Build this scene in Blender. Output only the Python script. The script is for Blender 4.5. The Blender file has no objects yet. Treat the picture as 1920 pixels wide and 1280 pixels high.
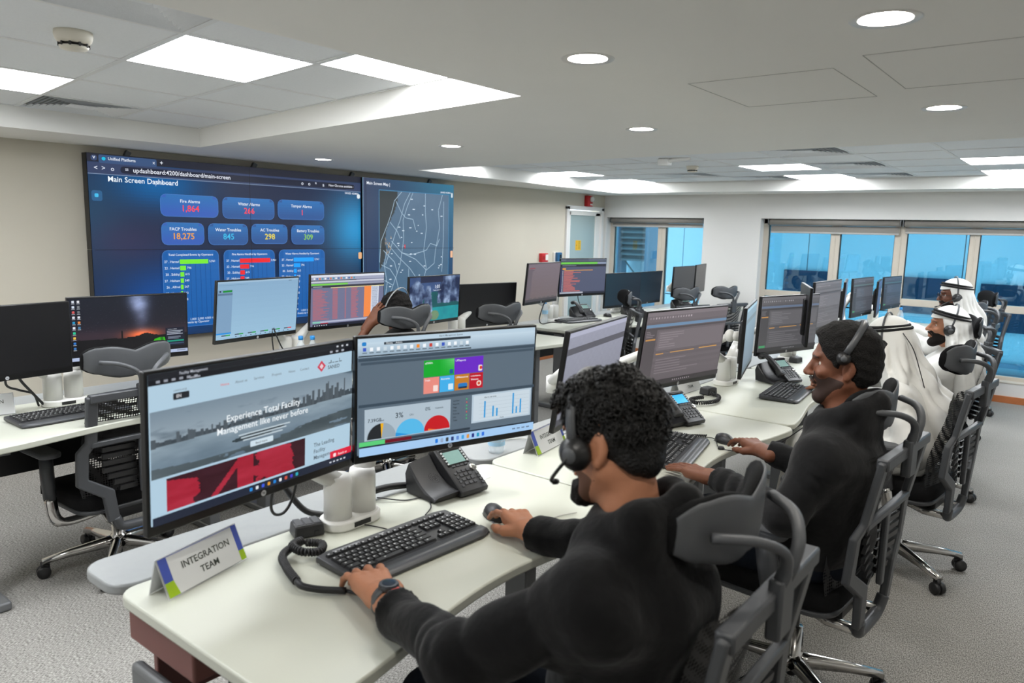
import bpy, bmesh, math, random
import numpy as np
from mathutils import Vector, Matrix, Euler
random.seed(7)
rng = np.random.default_rng(7)
scene = bpy.context.scene
COL = scene.collection
R = math.radians

# ---------------------------------------------------------------- camera
YAW, PITCH, ROLL, FPX, CAMH = 0.66532, 0.14822, 0.02395, 1400.1, 1.62
_f = Vector((-math.sin(YAW) * math.cos(PITCH), math.cos(YAW) * math.cos(PITCH), -math.sin(PITCH)))
_r0 = Vector((math.cos(YAW), math.sin(YAW), 0)); _u0 = _r0.cross(_f)
_r = _r0 * math.cos(ROLL) + _u0 * math.sin(ROLL); _u = _u0 * math.cos(ROLL) - _r0 * math.sin(ROLL)
cam_d = bpy.data.cameras.new('camera'); cam = bpy.data.objects.new('camera', cam_d); COL.objects.link(cam)
cam_d.sensor_width = 36.0; cam_d.lens = 36.0 * FPX / 1920.0
cam_d.clip_start = 0.05; cam_d.clip_end = 200
cam.matrix_world = Matrix(((_r.x, _u.x, -_f.x, 0), (_r.y, _u.y, -_f.y, 0), (_r.z, _u.z, -_f.z, CAMH), (0, 0, 0, 1)))
cam_d.dof.use_dof = True; cam_d.dof.focus_distance = 3.6; cam_d.dof.aperture_fstop = 4.0
scene.camera = cam

# ---------------------------------------------------------------- world, exposure
PANEL_E, DOWN_E, SKY_E = 22.0, 270.0, 4.0
world = bpy.data.worlds.new('world'); scene.world = world; world.use_nodes = True
_bg = world.node_tree.nodes['Background']
_bg.inputs[0].default_value = (0.80, 0.90, 1.0, 1); _bg.inputs[1].default_value = SKY_E
scene.view_settings.view_transform = 'Standard'; scene.view_settings.look = 'None'
scene.view_settings.exposure = 0.0; scene.view_settings.gamma = 1.0
scene.view_settings.use_curve_mapping = False
scene.cycles.max_bounces = 6; scene.cycles.diffuse_bounces = 4; scene.cycles.glossy_bounces = 2
scene.cycles.transparent_max_bounces = 8; scene.cycles.transmission_bounces = 3
scene.cycles.caustics_reflective = False; scene.cycles.caustics_refractive = False
scene.cycles.sample_clamp_indirect = 4.0
scene.cycles.use_denoising = True
scene.cycles.use_adaptive_sampling = True; scene.cycles.adaptive_threshold = 0.05

# ---------------------------------------------------------------- materials
def lin(c):
    return tuple(((v / 255.0) / 12.92 if v / 255.0 <= 0.04045 else ((v / 255.0 + 0.055) / 1.055) ** 2.4) for v in c)
MATS = {}
def mat(name, rgb, rough=0.5, metal=0.0, spec=0.5, noise=0.0, nscale=20.0, bump=0.0, bscale=200.0, emit=None, estr=1.0, alpha=1.0, coat=0.0, trans=0.0, sheen=0.0, sss=0.0):
    if name in MATS: return MATS[name]
    m = bpy.data.materials.new(name); m.use_nodes = True; nt = m.node_tree; b = nt.nodes['Principled BSDF']
    c = lin(rgb) + (1,)
    b.inputs['Base Color'].default_value = c; b.inputs['Roughness'].default_value = rough
    b.inputs['Metallic'].default_value = metal; b.inputs['Specular IOR Level'].default_value = spec
    b.inputs['Coat Weight'].default_value = coat; b.inputs['Transmission Weight'].default_value = trans
    b.inputs['Sheen Weight'].default_value = sheen; b.inputs['Alpha'].default_value = alpha
    if sss: b.inputs['Subsurface Weight'].default_value = sss; b.inputs['Subsurface Radius'].default_value = (0.01, 0.004, 0.002)
    if emit: m.cycles.emission_sampling = 'NONE'; b.inputs['Emission Color'].default_value = lin(emit) + (1,); b.inputs['Emission Strength'].default_value = estr
    tc = nt.nodes.new('ShaderNodeTexCoord')
    if noise:
        n = nt.nodes.new('ShaderNodeTexNoise'); n.inputs['Scale'].default_value = nscale; n.inputs['Detail'].default_value = 4
        nt.links.new(tc.outputs['Object'], n.inputs['Vector'])
        mx = nt.nodes.new('ShaderNodeMix'); mx.data_type = 'RGBA'
        mx.inputs[6].default_value = tuple(max(0, v * (1 - noise)) for v in c[:3]) + (1,)
        mx.inputs[7].default_value = tuple(min(1, v * (1 + noise)) for v in c[:3]) + (1,)
        nt.links.new(n.outputs[0], mx.inputs[0]); nt.links.new(mx.outputs[2], b.inputs['Base Color'])
    if bump:
        n = nt.nodes.new('ShaderNodeTexNoise'); n.inputs['Scale'].default_value = bscale; n.inputs['Detail'].default_value = 3
        nt.links.new(tc.outputs['Object'], n.inputs['Vector'])
        bp = nt.nodes.new('ShaderNodeBump'); bp.inputs['Strength'].default_value = bump; bp.inputs['Distance'].default_value = 0.01
        nt.links.new(n.outputs[0], bp.inputs['Height']); nt.links.new(bp.outputs[0], b.inputs['Normal'])
    MATS[name] = m
    return m
def emis(name, rgb, strength):
    if name in MATS: return MATS[name]
    m = bpy.data.materials.new(name); m.use_nodes = True; nt = m.node_tree; nt.nodes.clear()
    o = nt.nodes.new('ShaderNodeOutputMaterial'); e = nt.nodes.new('ShaderNodeEmission')
    e.inputs[0].default_value = lin(rgb) + (1,); e.inputs[1].default_value = strength
    nt.links.new(e.outputs[0], o.inputs[0]); MATS[name] = m
    return m
def screen_mat():
    m = bpy.data.materials.new('lit_screen'); m.use_nodes = True; nt = m.node_tree; b = nt.nodes['Principled BSDF']
    a = nt.nodes.new('ShaderNodeAttribute'); a.attribute_name = 'Col'
    b.inputs['Base Color'].default_value = (0.004, 0.004, 0.005, 1); b.inputs['Roughness'].default_value = 0.45
    b.inputs['Specular IOR Level'].default_value = 0.35
    nt.links.new(a.outputs['Color'], b.inputs['Emission Color']); b.inputs['Emission Strength'].default_value = 1.0; m.cycles.emission_sampling = 'NONE'
    return m
SCREEN = screen_mat()
def print_mat():
    m = bpy.data.materials.new('printed_card'); m.use_nodes = True; nt = m.node_tree; b = nt.nodes['Principled BSDF']
    a = nt.nodes.new('ShaderNodeAttribute'); a.attribute_name = 'Col'; b.inputs['Roughness'].default_value = 0.35
    nt.links.new(a.outputs['Color'], b.inputs['Base Color']); return m
PRINT = print_mat()
def tinted_glass(name, tint, refl=0.12):
    m = bpy.data.materials.new(name); m.use_nodes = True; nt = m.node_tree; nt.nodes.clear()
    o = nt.nodes.new('ShaderNodeOutputMaterial'); t = nt.nodes.new('ShaderNodeBsdfTransparent'); g = nt.nodes.new('ShaderNodeBsdfGlossy')
    t.inputs[0].default_value = tint + (1,); g.inputs['Roughness'].default_value = 0.02; g.inputs[0].default_value = (0.75, 0.9, 1, 1)
    mx = nt.nodes.new('ShaderNodeMixShader'); lw = nt.nodes.new('ShaderNodeLayerWeight'); lw.inputs[0].default_value = 0.3
    mr = nt.nodes.new('ShaderNodeMapRange'); mr.inputs[3].default_value = refl; mr.inputs[4].default_value = 0.7
    nt.links.new(lw.outputs['Facing'], mr.inputs[0]); nt.links.new(mr.outputs[0], mx.inputs[0])
    nt.links.new(t.outputs[0], mx.inputs[1]); nt.links.new(g.outputs[0], mx.inputs[2]); nt.links.new(mx.outputs[0], o.inputs[0])
    return m
def mesh_fabric():
    m = bpy.data.materials.new('black_mesh_fabric'); m.use_nodes = True; nt = m.node_tree; nt.nodes.clear()
    o = nt.nodes.new('ShaderNodeOutputMaterial'); t = nt.nodes.new('ShaderNodeBsdfTransparent'); d = nt.nodes.new('ShaderNodeBsdfPrincipled')
    d.inputs['Base Color'].default_value = (0.012, 0.012, 0.013, 1); d.inputs['Roughness'].default_value = 0.6
    tc = nt.nodes.new('ShaderNodeTexCoord'); v = nt.nodes.new('ShaderNodeTexVoronoi'); v.inputs['Scale'].default_value = 95; v.inputs['Randomness'].default_value = 0.12
    nt.links.new(tc.outputs['Object'], v.inputs['Vector'])
    c = nt.nodes.new('ShaderNodeMath'); c.operation = 'LESS_THAN'; c.inputs[1].default_value = 0.40; nt.links.new(v.outputs['Distance'], c.inputs[0])
    mx = nt.nodes.new('ShaderNodeMixShader'); nt.links.new(c.outputs[0], mx.inputs[0]); nt.links.new(d.outputs[0], mx.inputs[1]); nt.links.new(t.outputs[0], mx.inputs[2])
    nt.links.new(mx.outputs[0], o.inputs[0]); return m
MESHFAB = mesh_fabric()
def carpet_mat():
    m = bpy.data.materials.new('grey_carpet'); m.use_nodes = True; nt = m.node_tree; b = nt.nodes['Principled BSDF']
    tc = nt.nodes.new('ShaderNodeTexCoord')
    n1 = nt.nodes.new('ShaderNodeTexNoise'); n1.inputs['Scale'].default_value = 300; n1.inputs['Detail'].default_value = 2
    mp = nt.nodes.new('ShaderNodeMapping'); mp.inputs['Scale'].default_value = (1.0, 0.35, 1.0)
    nt.links.new(tc.outputs['Object'], mp.inputs['Vector']); nt.links.new(mp.outputs[0], n1.inputs['Vector'])
    n2 = nt.nodes.new('ShaderNodeTexNoise'); n2.inputs['Scale'].default_value = 1.6; nt.links.new(tc.outputs['Object'], n2.inputs['Vector'])
    cr = nt.nodes.new('ShaderNodeValToRGB'); cr.color_ramp.elements[0].position = 0.36; cr.color_ramp.elements[1].position = 0.66
    cr.color_ramp.elements[0].color = lin((116, 114, 110)) + (1,); cr.color_ramp.elements[1].color = lin((194, 191, 185)) + (1,)
    nt.links.new(n1.outputs[0], cr.inputs[0])
    mx = nt.nodes.new('ShaderNodeMix'); mx.data_type = 'RGBA'; mx.blend_type = 'MULTIPLY'; mx.inputs[0].default_value = 0.25
    nt.links.new(cr.outputs[0], mx.inputs[6]); nt.links.new(n2.outputs[0], mx.inputs[7]); nt.links.new(mx.outputs[2], b.inputs['Base Color'])
    b.inputs['Roughness'].default_value = 0.95; b.inputs['Specular IOR Level'].default_value = 0.1
    bp = nt.nodes.new('ShaderNodeBump'); bp.inputs['Strength'].default_value = 0.3; bp.inputs['Distance'].default_value = 0.004
    nt.links.new(n1.outputs[0], bp.inputs['Height']); nt.links.new(bp.outputs[0], b.inputs['Normal'])
    return m
CARPET = carpet_mat()
WALL = mat('cream_wall_paint', (204, 198, 183), 0.75, spec=0.2, noise=0.03, nscale=3, bump=0.04, bscale=160)
WALLF = mat('white_wall_paint', (222, 221, 218), 0.75, spec=0.2, noise=0.02, nscale=3, bump=0.04, bscale=160)
CEIL = mat('white_ceiling_paint', (249, 248, 243), 0.85, spec=0.15, noise=0.02, nscale=2)
TILE = mat('ceiling_tile', (244, 247, 249), 0.9, spec=0.1, noise=0.04, nscale=120, bump=0.1, bscale=300)
TEE = mat('tile_grid_metal', (238, 239, 238), 0.5)
ORANGE = mat('orange_wood_skirting', (186, 112, 66), 0.45, noise=0.2, nscale=14)
ALU = mat('beige_window_frame', (196, 188, 174), 0.45, noise=0.03)
WHITEP = mat('white_plastic', (232, 231, 226), 0.28, noise=0.02)
DESK = mat('white_laminate', (196, 198, 185), 0.38, noise=0.015, nscale=6)
DESKG = mat('grey_laminate', (150, 153, 153), 0.4, noise=0.05, nscale=40)
BLACKP = mat('black_plastic', (26, 26, 27), 0.4, noise=0.1)
BEZEL = mat('bezel_plastic', (17, 17, 18), 0.35, noise=0.1)
DARKG = mat('charcoal_plastic', (66, 68, 71), 0.42, noise=0.08, nscale=30)
MIDG = mat('grey_rubber', (78, 80, 83), 0.5, noise=0.08)
CHROME = mat('polished_aluminium', (205, 203, 200), 0.16, metal=1.0, noise=0.05, nscale=8)
BLACKF = mat('black_fabric', (21, 21, 22), 0.9, spec=0.15, noise=0.25, nscale=160, bump=0.3, bscale=400)
STEEL = mat('grey_steel', (112, 114, 116), 0.45, metal=0.3, noise=0.05)
MAROON = mat('maroon_laminate', (118, 74, 68), 0.5, noise=0.1, nscale=10)

# ---------------------------------------------------------------- mesh builder
class MB:
    def __init__(s): s.v = []; s.f = []; s.m = []; s.c = []
    def add(s, vs, fs, mi=0, M=None, col=None):
        o = len(s.v)
        s.v += [tuple(M @ Vector(p)) if M is not None else tuple(p) for p in vs]
        s.f += [tuple(i + o for i in q) for q in fs]; s.m += [mi] * len(fs); s.c += [col] * len(fs)
        return s
    def box(s, c, d, mi=0, M=None, rot=None, taper=1.0):
        x, y, z = d[0] / 2, d[1] / 2, d[2] / 2; t = taper
        vs = [(-x, -y, -z), (x, -y, -z), (x, y, -z), (-x, y, -z), (-x * t, -y * t, z), (x * t, -y * t, z), (x * t, y * t, z), (-x * t, y * t, z)]
        T = Matrix.Translation(c) @ (Euler(rot).to_matrix().to_4x4() if rot else Matrix())
        if M is not None: T = M @ T
        return s.add(vs, [(0, 3, 2, 1), (4, 5, 6, 7), (0, 1, 5, 4), (1, 2, 6, 5), (2, 3, 7, 6), (3, 0, 4, 7)], mi, T)
    def prism(s, poly, z0, z1, mi=0, M=None):
        n = len(poly)
        vs = [(p[0], p[1], z0) for p in poly] + [(p[0], p[1], z1) for p in poly]
        a = sum(poly[i][0] * poly[(i + 1) % n][1] - poly[(i + 1) % n][0] * poly[i][1] for i in range(n))
        if a < 0: vs = [(p[0], p[1], z0) for p in poly[::-1]] + [(p[0], p[1], z1) for p in poly[::-1]]
        return s.add(vs, [tuple(range(n - 1, -1, -1)), tuple(range(n, 2 * n))] + [(i, (i + 1) % n, n + (i + 1) % n, n + i) for i in range(n)], mi, M)
    def tube(s, pts, rad, n=8, mi=0, M=None, cap=True, flat=1.0, up=None):
        pts = [Vector(p) for p in pts]; rs = rad if hasattr(rad, '__len__') else [rad] * len(pts)
        vs = []; fs = []; prev = None
        for i, p in enumerate(pts):
            t = (pts[min(i + 1, len(pts) - 1)] - pts[max(i - 1, 0)])
            t = t.normalized() if t.length > 1e-9 else Vector((0, 0, 1))
            if prev is None:
                a = Vector(up) if up is not None else (Vector((0, 0, 1)) if abs(t.z) < 0.9 else Vector((1, 0, 0)))
            else: a = prev
            b = t.cross(a); b = b.normalized() if b.length > 1e-6 else Vector((1, 0, 0)); a = b.cross(t).normalized(); prev = a
            for k in range(n):
                w = 2 * math.pi * k / n + math.pi / n
                vs.append(p + (a * math.cos(w) * flat + b * math.sin(w)) * rs[i])
        for i in range(len(pts) - 1):
            for k in range(n):
                q = (k + 1) % n
                fs.append((i * n + k, i * n + q, (i + 1) * n + q, (i + 1) * n + k))
        if cap: fs += [tuple(range(n))[::-1], tuple(range((len(pts) - 1) * n, len(pts) * n))]
        return s.add(vs, fs, mi, M)
    def lathe(s, prof, n=16, mi=0, M=None, cap=True):
        vs = []; fs = []
        for r, z in prof:
            for k in range(n):
                w = 2 * math.pi * k / n; vs.append((r * math.cos(w), r * math.sin(w), z))
        for i in range(len(prof) - 1):
            for k in range(n):
                q = (k + 1) % n; fs.append((i * n + k, i * n + q, (i + 1) * n + q, (i + 1) * n + k))
        if cap: fs += [tuple(range(n))[::-1], tuple(range((len(prof) - 1) * n, len(prof) * n))]
        return s.add(vs, fs, mi, M)
    def loft(s, secs, mi=0, M=None, cap=True, closed=True):
        n = len(secs[0]); vs = [p for q in secs for p in q]; fs = []
        for i in range(len(secs) - 1):
            for k in range(n if closed else n - 1):
                q = (k + 1) % n; fs.append((i * n + k, i * n + q, (i + 1) * n + q, (i + 1) * n + k))
        if cap and closed: fs += [tuple(range(n))[::-1], tuple(range((len(secs) - 1) * n, len(secs) * n))]
        return s.add(vs, fs, mi, M)
    def ell(s, c, rad, nu=16, nv=10, mi=0, M=None):
        vs = []; fs = []
        for j in range(nv + 1):
            th = math.pi * j / nv
            for i in range(nu):
                ph = 2 * math.pi * i / nu
                vs.append((c[0] + rad[0] * math.sin(th) * math.cos(ph), c[1] + rad[1] * math.sin(th) * math.sin(ph), c[2] + rad[2] * math.cos(th)))
        for j in range(nv):
            for i in range(nu):
                q = (i + 1) % nu; fs.append((j * nu + i, (j + 1) * nu + i, (j + 1) * nu + q, j * nu + q))
        return s.add(vs, fs, mi, M)
    def mesh(s, name, mats, smooth=False):
        me = bpy.data.meshes.new(name); me.from_pydata(s.v, [], s.f)
        mats = mats if isinstance(mats, (list, tuple)) else [mats]
        for m in mats: me.materials.append(m)
        if len(mats) > 1: me.polygons.foreach_set('material_index', s.m)
        if any(c is not None for c in s.c):
            ca = me.color_attributes.new('Col', 'FLOAT_COLOR', 'CORNER'); arr = []
            for p, c in zip(s.f, s.c): arr += list((c or (0, 0, 0)) + (1.0,)) * len(p)
            ca.data.foreach_set('color', arr)
        if smooth: me.polygons.foreach_set('use_smooth', [True] * len(me.polygons))
        me.update(); return me
    def build(s, name, mats, parent=None, smooth=False, bevel=0.0, bseg=2):
        o = link(name, s.mesh(name, mats, smooth or bevel > 0), parent)
        if bevel:
            b = o.modifiers.new('bevel', 'BEVEL'); b.width = bevel; b.segments = bseg; b.limit_method = 'ANGLE'; b.angle_limit = R(35)
            b.harden_normals = False
            s_auto(o)
        elif smooth: pass
        return o
def s_auto(o):
    me = o.data
    try: me.set_sharp_from_angle(angle=R(40))
    except Exception: pass
def link(name, data, parent=None):
    o = bpy.data.objects.new(name, data); COL.objects.link(o)
    if parent is not None: o.parent = parent
    return o
def thing(name, label, cat, loc=(0, 0, 0), rz=0.0, group=None, rx=0.0):
    o = link(name, None); o.location = loc; o.rotation_euler = (rx, 0, rz); o.empty_display_size = 0.1
    return tag(o, label, cat, group)
def tag(o, label, cat, group=None, kind=None):
    o['label'] = label; o['category'] = cat
    if group: o['group'] = group
    if kind: o['kind'] = kind
    return o
def struct(o, label=None):
    o['kind'] = 'structure'
    if label: o['label'] = label
    return o
def dup(root, loc=None, rz=None, label=None):
    r = root.copy(); COL.objects.link(r)
    if loc is not None: r.location = loc
    if rz is not None: r.rotation_euler = (root.rotation_euler[0], root.rotation_euler[1], rz)
    if label: r['label'] = label
    for ch in root.children:
        c = ch.copy(); COL.objects.link(c); c.parent = r
        for g in ch.children:
            d = g.copy(); COL.objects.link(d); d.parent = c
    return r
def rrect(x0, y0, x1, y1, r, n=5):
    out = []
    for cx, cy, a in ((x1 - r, y1 - r, 0), (x0 + r, y1 - r, 90), (x0 + r, y0 + r, 180), (x1 - r, y0 + r, 270)):
        for k in range(n + 1):
            w = R(a + 90 * k / n); out.append((cx + r * math.cos(w), cy + r * math.sin(w)))
    return out
def spline(pts, n=8):
    P = [Vector(p) for p in pts]; P = [P[0] * 2 - P[1]] + P + [P[-1] * 2 - P[-2]]; out = []
    for i in range(1, len(P) - 2):
        for k in range(n):
            t = k / n; a, b, c, d = P[i - 1], P[i], P[i + 1], P[i + 2]
            out.append(0.5 * (2 * b + (c - a) * t + (2 * a - 5 * b + 4 * c - d) * t * t + (3 * b - a - 3 * c + d) * t ** 3))
    out.append(P[-2]); return out
FONT_CACHE = {}
def text_tris(txt):
    if txt in FONT_CACHE: return FONT_CACHE[txt]
    cu = bpy.data.curves.new('t', 'FONT'); cu.body = txt; cu.size = 1.0; cu.resolution_u = 2; cu.offset = 0.010
    o = bpy.data.objects.new('t', cu); COL.objects.link(o)
    bpy.context.view_layer.update()
    ev = o.evaluated_get(bpy.context.evaluated_depsgraph_get()); me = ev.to_mesh()
    vs = [tuple(v.co) for v in me.vertices]; fs = [tuple(p.vertices) for p in me.polygons]
    ev.to_mesh_clear(); bpy.data.objects.remove(o); bpy.data.curves.remove(cu)
    w = max([v[0] for v in vs], default=0)
    FONT_CACHE[txt] = (vs, fs, w); return FONT_CACHE[txt]
class Canvas:
    """Flat picture on a local XZ plane facing -Y; u to the right, v downward, both 0..1."""
    def __init__(s, w, h, y=0.0): s.w = w; s.h = h; s.mb = MB(); s.y = y; s.k = 0
    def p(s, u, v): return ((u - 0.5) * s.w, s.y - s.k * 0.00012, (0.5 - v) * s.h)
    def rect(s, u0, v0, u1, v1, c):
        s.k += 1; s.mb.add([s.p(u0, v1), s.p(u1, v1), s.p(u1, v0), s.p(u0, v0)], [(0, 1, 2, 3)], col=lin(c)); return s
    def poly(s, pts, c):
        s.k += 1; P = [s.p(*q) for q in pts]
        a = sum(P[i][0] * P[(i + 1) % len(P)][2] - P[(i + 1) % len(P)][0] * P[i][2] for i in range(len(P)))
        s.mb.add(P if a > 0 else P[::-1], [tuple(range(len(P)))], col=lin(c)); return s
    def rr(s, u0, v0, u1, v1, r, c):
        a = s.w / s.h; pts = rrect(u0, v0 / a, u1, v1 / a, r, 3); return s.poly([(x, y * a) for x, y in pts], c)
    def line(s, pts, wd, c):
        s.k += 1; asp = s.w / s.h
        for (u0, v0), (u1, v1) in zip(pts[:-1], pts[1:]):
            dx, dy = u1 - u0, (v1 - v0) / asp; l = math.hypot(dx, dy) or 1e-6; nx, ny = -dy / l * wd / 2, dx / l * wd / 2 * asp
            q = [s.p(u0 + nx, v0 + ny), s.p(u1 + nx, v1 + ny), s.p(u1 - nx, v1 - ny), s.p(u0 - nx, v0 - ny)]
            s.mb.add(q if True else q, [(0, 1, 2, 3)], col=lin(c))
        return s
    def text(s, u, v, size, c, txt, al=0.0):
        """v is the baseline; size is the em height as a share of the picture height"""
        s.k += 1; vs, fs, w = text_tris(txt); k = size * s.h; x0, y0, z0 = s.p(u, v)
        s.mb.add([(x0 + (p[0] - al * w) * k, y0, z0 + p[1] * k) for p in vs], fs, col=lin(c)); return s
    def grid(s, u0, v0, u1, v1, nx, ny, fn):
        s.k += 1
        us = np.linspace(u0, u1, nx + 1); vs = np.linspace(v0, v1, ny + 1)
        cu, cv = np.meshgrid((np.arange(nx) + 0.5) / nx, (np.arange(ny) + 0.5) / ny); col = np.clip(fn(cu, cv), 0, 255) / 255.0
        col = np.where(col <= 0.04045, col / 12.92, ((col + 0.055) / 1.055) ** 2.4)
        V = [s.p(u, v) for v in vs for u in us]; o = len(s.mb.v); s.mb.v += V
        for j in range(ny):
            for i in range(nx):
                a = o + j * (nx + 1) + i
                s.mb.f.append((a + nx + 1, a + nx + 2, a + 1, a)); s.mb.m.append(0); s.mb.c.append(tuple(float(x) for x in col[j, i]))
        return s
    def build(s, name, parent, m=None): return s.mb.build(name, m or SCREEN, parent)
def vnoise(u, v, seed=0, octs=4, f0=4.0):
    r = np.random.default_rng(seed); out = np.zeros_like(u); amp = 1.0; tot = 0
    for o in range(octs):
        f = f0 * 2 ** o; n = int(f) + 3; g = r.random((n + 1, n + 1))
        x = u * f; y = v * f; xi = np.clip(x.astype(int), 0, n - 1); yi = np.clip(y.astype(int), 0, n - 1); fx = x - xi; fy = y - yi
        fx = fx * fx * (3 - 2 * fx); fy = fy * fy * (3 - 2 * fy)
        out += amp * ((g[yi, xi] * (1 - fx) + g[yi, xi + 1] * fx) * (1 - fy) + (g[yi + 1, xi] * (1 - fx) + g[yi + 1, xi + 1] * fx) * fy)
        tot += amp; amp *= 0.5
    return out / tot
def mix(a, b, t): t = np.clip(t, 0, 1)[..., None]; return np.array(a, float) * (1 - t) + np.array(b, float) * t
# ================================================================ ROOM
XL, YF, XR, YB, ZS, ZT = -5.468, 8.96, 2.3, -1.7, 2.114, 2.235
struct(MB().box(((XL + XR) / 2 - 0.1, (YF + YB) / 2, -0.05), (XR - XL + 0.6, YF - YB + 0.6, 0.1)).build('floor', CARPET))
DY0, DY1, DZ = 8.02, 8.90, 1.94
m = MB()
m.box((XL - 0.1, (YB + DY0) / 2, 1.2), (0.2, DY0 - YB, 2.4)); m.box((XL - 0.1, (DY1 + YF + 0.3) / 2, 1.2), (0.2, YF + 0.3 - DY1, 2.4))
m.box((XL - 0.1, (DY0 + DY1) / 2, (DZ + 2.4) / 2), (0.2, DY1 - DY0, 2.4 - DZ))
struct(m.build('wall_left', WALL))
W1 = (-5.43, -4.01, 0.20, 1.823); W2 = (-3.284, 1.95, 0.20, 1.826)
m = MB()
def wbox(x0, x1, z0, z1): m.box(((x0 + x1) / 2, YF + 0.13, (z0 + z1) / 2), (x1 - x0, 0.26, z1 - z0))
wbox(XL - 0.2, W1[0], 0, 2.4); wbox(W1[1], W2[0], 0, 2.4); wbox(W2[1], XR + 0.2, 0, 2.4)
for w in (W1, W2): wbox(w[0], w[1], 0, w[2]); wbox(w[0], w[1], w[3], 2.4)
struct(m.build('wall_far', WALLF))
struct(MB().box((XR + 0.1, (YF + YB) / 2, 1.2), (0.2, YF - YB + 0.4, 2.4)).build('wall_right', WALLF))
struct(MB().box(((XL + XR) / 2, YB - 0.1, 1.2), (XR - XL, 0.2, 2.4)).build('wall_back', WALLF))
struct(MB().box((XL + 0.008, (YB + DY0) / 2, 0.035), (0.016, DY0 - YB - 0.02, 0.07)).build('baseboard_left', ORANGE, bevel=0.003))
struct(MB().box(((XL + XR) / 2, YF - 0.008, 0.035), (XR - XL - 0.05, 0.016, 0.07)).build('baseboard_far', ORANGE, bevel=0.003))
# ---- ceiling with two coffers
COF1 = [(-4.80, 2.71), (-4.88, -1.2), (-1.79, -1.2), (-1.775, 2.281)]
COF2 = [(-4.774, 4.703), (-2.685, 4.485), (-0.37, 4.398), (1.7, 4.32), (1.7, 8.405), (-4.95, 8.41)]
bm = bmesh.new()
def loop(pts, z):
    vs = [bm.verts.new((x, y, z)) for x, y in pts]; return vs, [bm.edges.new((vs[i], vs[(i + 1) % len(vs)])) for i in range(len(vs))]
o_, e0 = loop([(XL - 0.2, YB - 0.2), (XR + 0.2, YB - 0.2), (XR + 0.2, YF + 0.3), (XL - 0.2, YF + 0.3)], ZS)
c1, e1 = loop(COF1, ZS); c2, e2 = loop(COF2, ZS)
DOWN = [(-0.451, 1.92), (-1.236, 1.898), (-0.539, 3.294), (-1.818, 3.288), (-3.193, 3.424), (-4.74, 3.664), (0.9, 1.9), (0.9, 3.3), (-0.5, 0.5), (0.9, 0.5)]
e3 = []
for x, y in DOWN: e3 += loop([(x + 0.062 * math.cos(2 * math.pi * k / 20), y + 0.062 * math.sin(2 * math.pi * k / 20)) for k in range(20)], ZS)[1]
bmesh.ops.triangle_fill(bm, use_beauty=True, use_dissolve=False, edges=e0 + e1 + e2 + e3)
for f in bm.faces:
    f.normal_update()
    if f.normal.z > 0: f.normal_flip()
for c, pts in ((c1, COF1), (c2, COF2)):
    t = [bm.verts.new((x, y, ZT + 0.005)) for x, y in pts]
    for i in range(len(c)):
        q = (i + 1) % len(c); bm.faces.new((c[i], c[q], t[q], t[i]))
me = bpy.data.meshes.new('ceiling'); bm.to_mesh(me); bm.free(); me.materials.append(CEIL)
ceiling = struct(link('ceiling', me))
struct(MB().box(((XL + XR) / 2, (YF + YB) / 2, 2.42), (XR - XL + 0.7, YF - YB + 0.7, 0.1)).build('light_block_slab', CEIL))  # unseen slab above the recesses, added to block light from outside
def clip(poly, conv):
    a = sum(conv[i][0] * conv[(i + 1) % len(conv)][1] - conv[(i + 1) % len(conv)][0] * conv[i][1] for i in range(len(conv)))
    C = conv if a > 0 else conv[::-1]; out = poly
    for i in range(len(C)):
        (x0, y0), (x1, y1) = C[i], C[(i + 1) % len(C)]; src = out; out = []
        if not src: break
        sd = lambda p: (x1 - x0) * (p[1] - y0) - (y1 - y0) * (p[0] - x0)
        for k in range(len(src)):
            p, q = src[k], src[(k + 1) % len(src)]; dp, dq = sd(p), sd(q)
            if dp >= 0: out.append(p)
            if dp * dq < 0: t = dp / (dp - dq); out.append((p[0] + (q[0] - p[0]) * t, p[1] + (q[1] - p[1]) * t))
    return out
def shrink(poly, g):
    cx = sum(p[0] for p in poly) / len(poly); cy = sum(p[1] for p in poly) / len(poly)
    w = max(max(p[0] for p in poly) - min(p[0] for p in poly), 0.05); h = max(max(p[1] for p in poly) - min(p[1] for p in poly), 0.05)
    return [(cx + (p[0] - cx) * (1 - 2 * g / w), cy + (p[1] - cy) * (1 - 2 * g / h)) for p in poly]
G1 = lambda i, j: (-2.46 - 0.6 * i, 1.345 + 0.076 * i + 0.53 * j)
G2 = lambda i, j: (-0.95 - 0.575 * i, 4.80 + 0.6 * j + (0.0 if j > 2 else 0.012 * i * (3 - j)))
L1 = {(0, 0): 'square ceiling light panel, the largest in view, above the big wall screen', (2, -1): 'ceiling light panel cut off by the left picture edge',
      (-1, 1): 'ceiling light panel half hidden by the near ceiling recess edge', (0, -3): 'ceiling light panel behind the viewer in the near recess', (3, -3): 'ceiling light panel behind the viewer near the left wall', (-1, -4): 'ceiling light panel behind the viewer beside the recess edge'}
L2 = {(2, 3): 'front ceiling light panel of the pair left of the striped air vent', (2, 5): 'rear ceiling light panel tucked against the far recess edge', (-1, 3): 'front ceiling light panel at the right picture edge',
      (-1, 5): 'rear ceiling light panel at the right picture edge', (6, 3): 'ceiling light panel left of centre above the glass door', (6, 5): 'ceiling light panel in the far corner above the red alarm',
      (6, 0): 'ceiling light panel hidden behind the ceiling beam by the wall screen', (2, 0): 'ceiling light panel hidden above the ceiling beam mid room', (-1, 0): 'ceiling light panel hidden above the beam on the right', (-3, 3): 'ceiling light panel outside the picture to the right'}
V1 = {(-1, -1): 'air vent with stepped louvres beside the near ceiling recess edge', (3, 0): 'air vent with stepped louvres at the left picture edge'}
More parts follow.
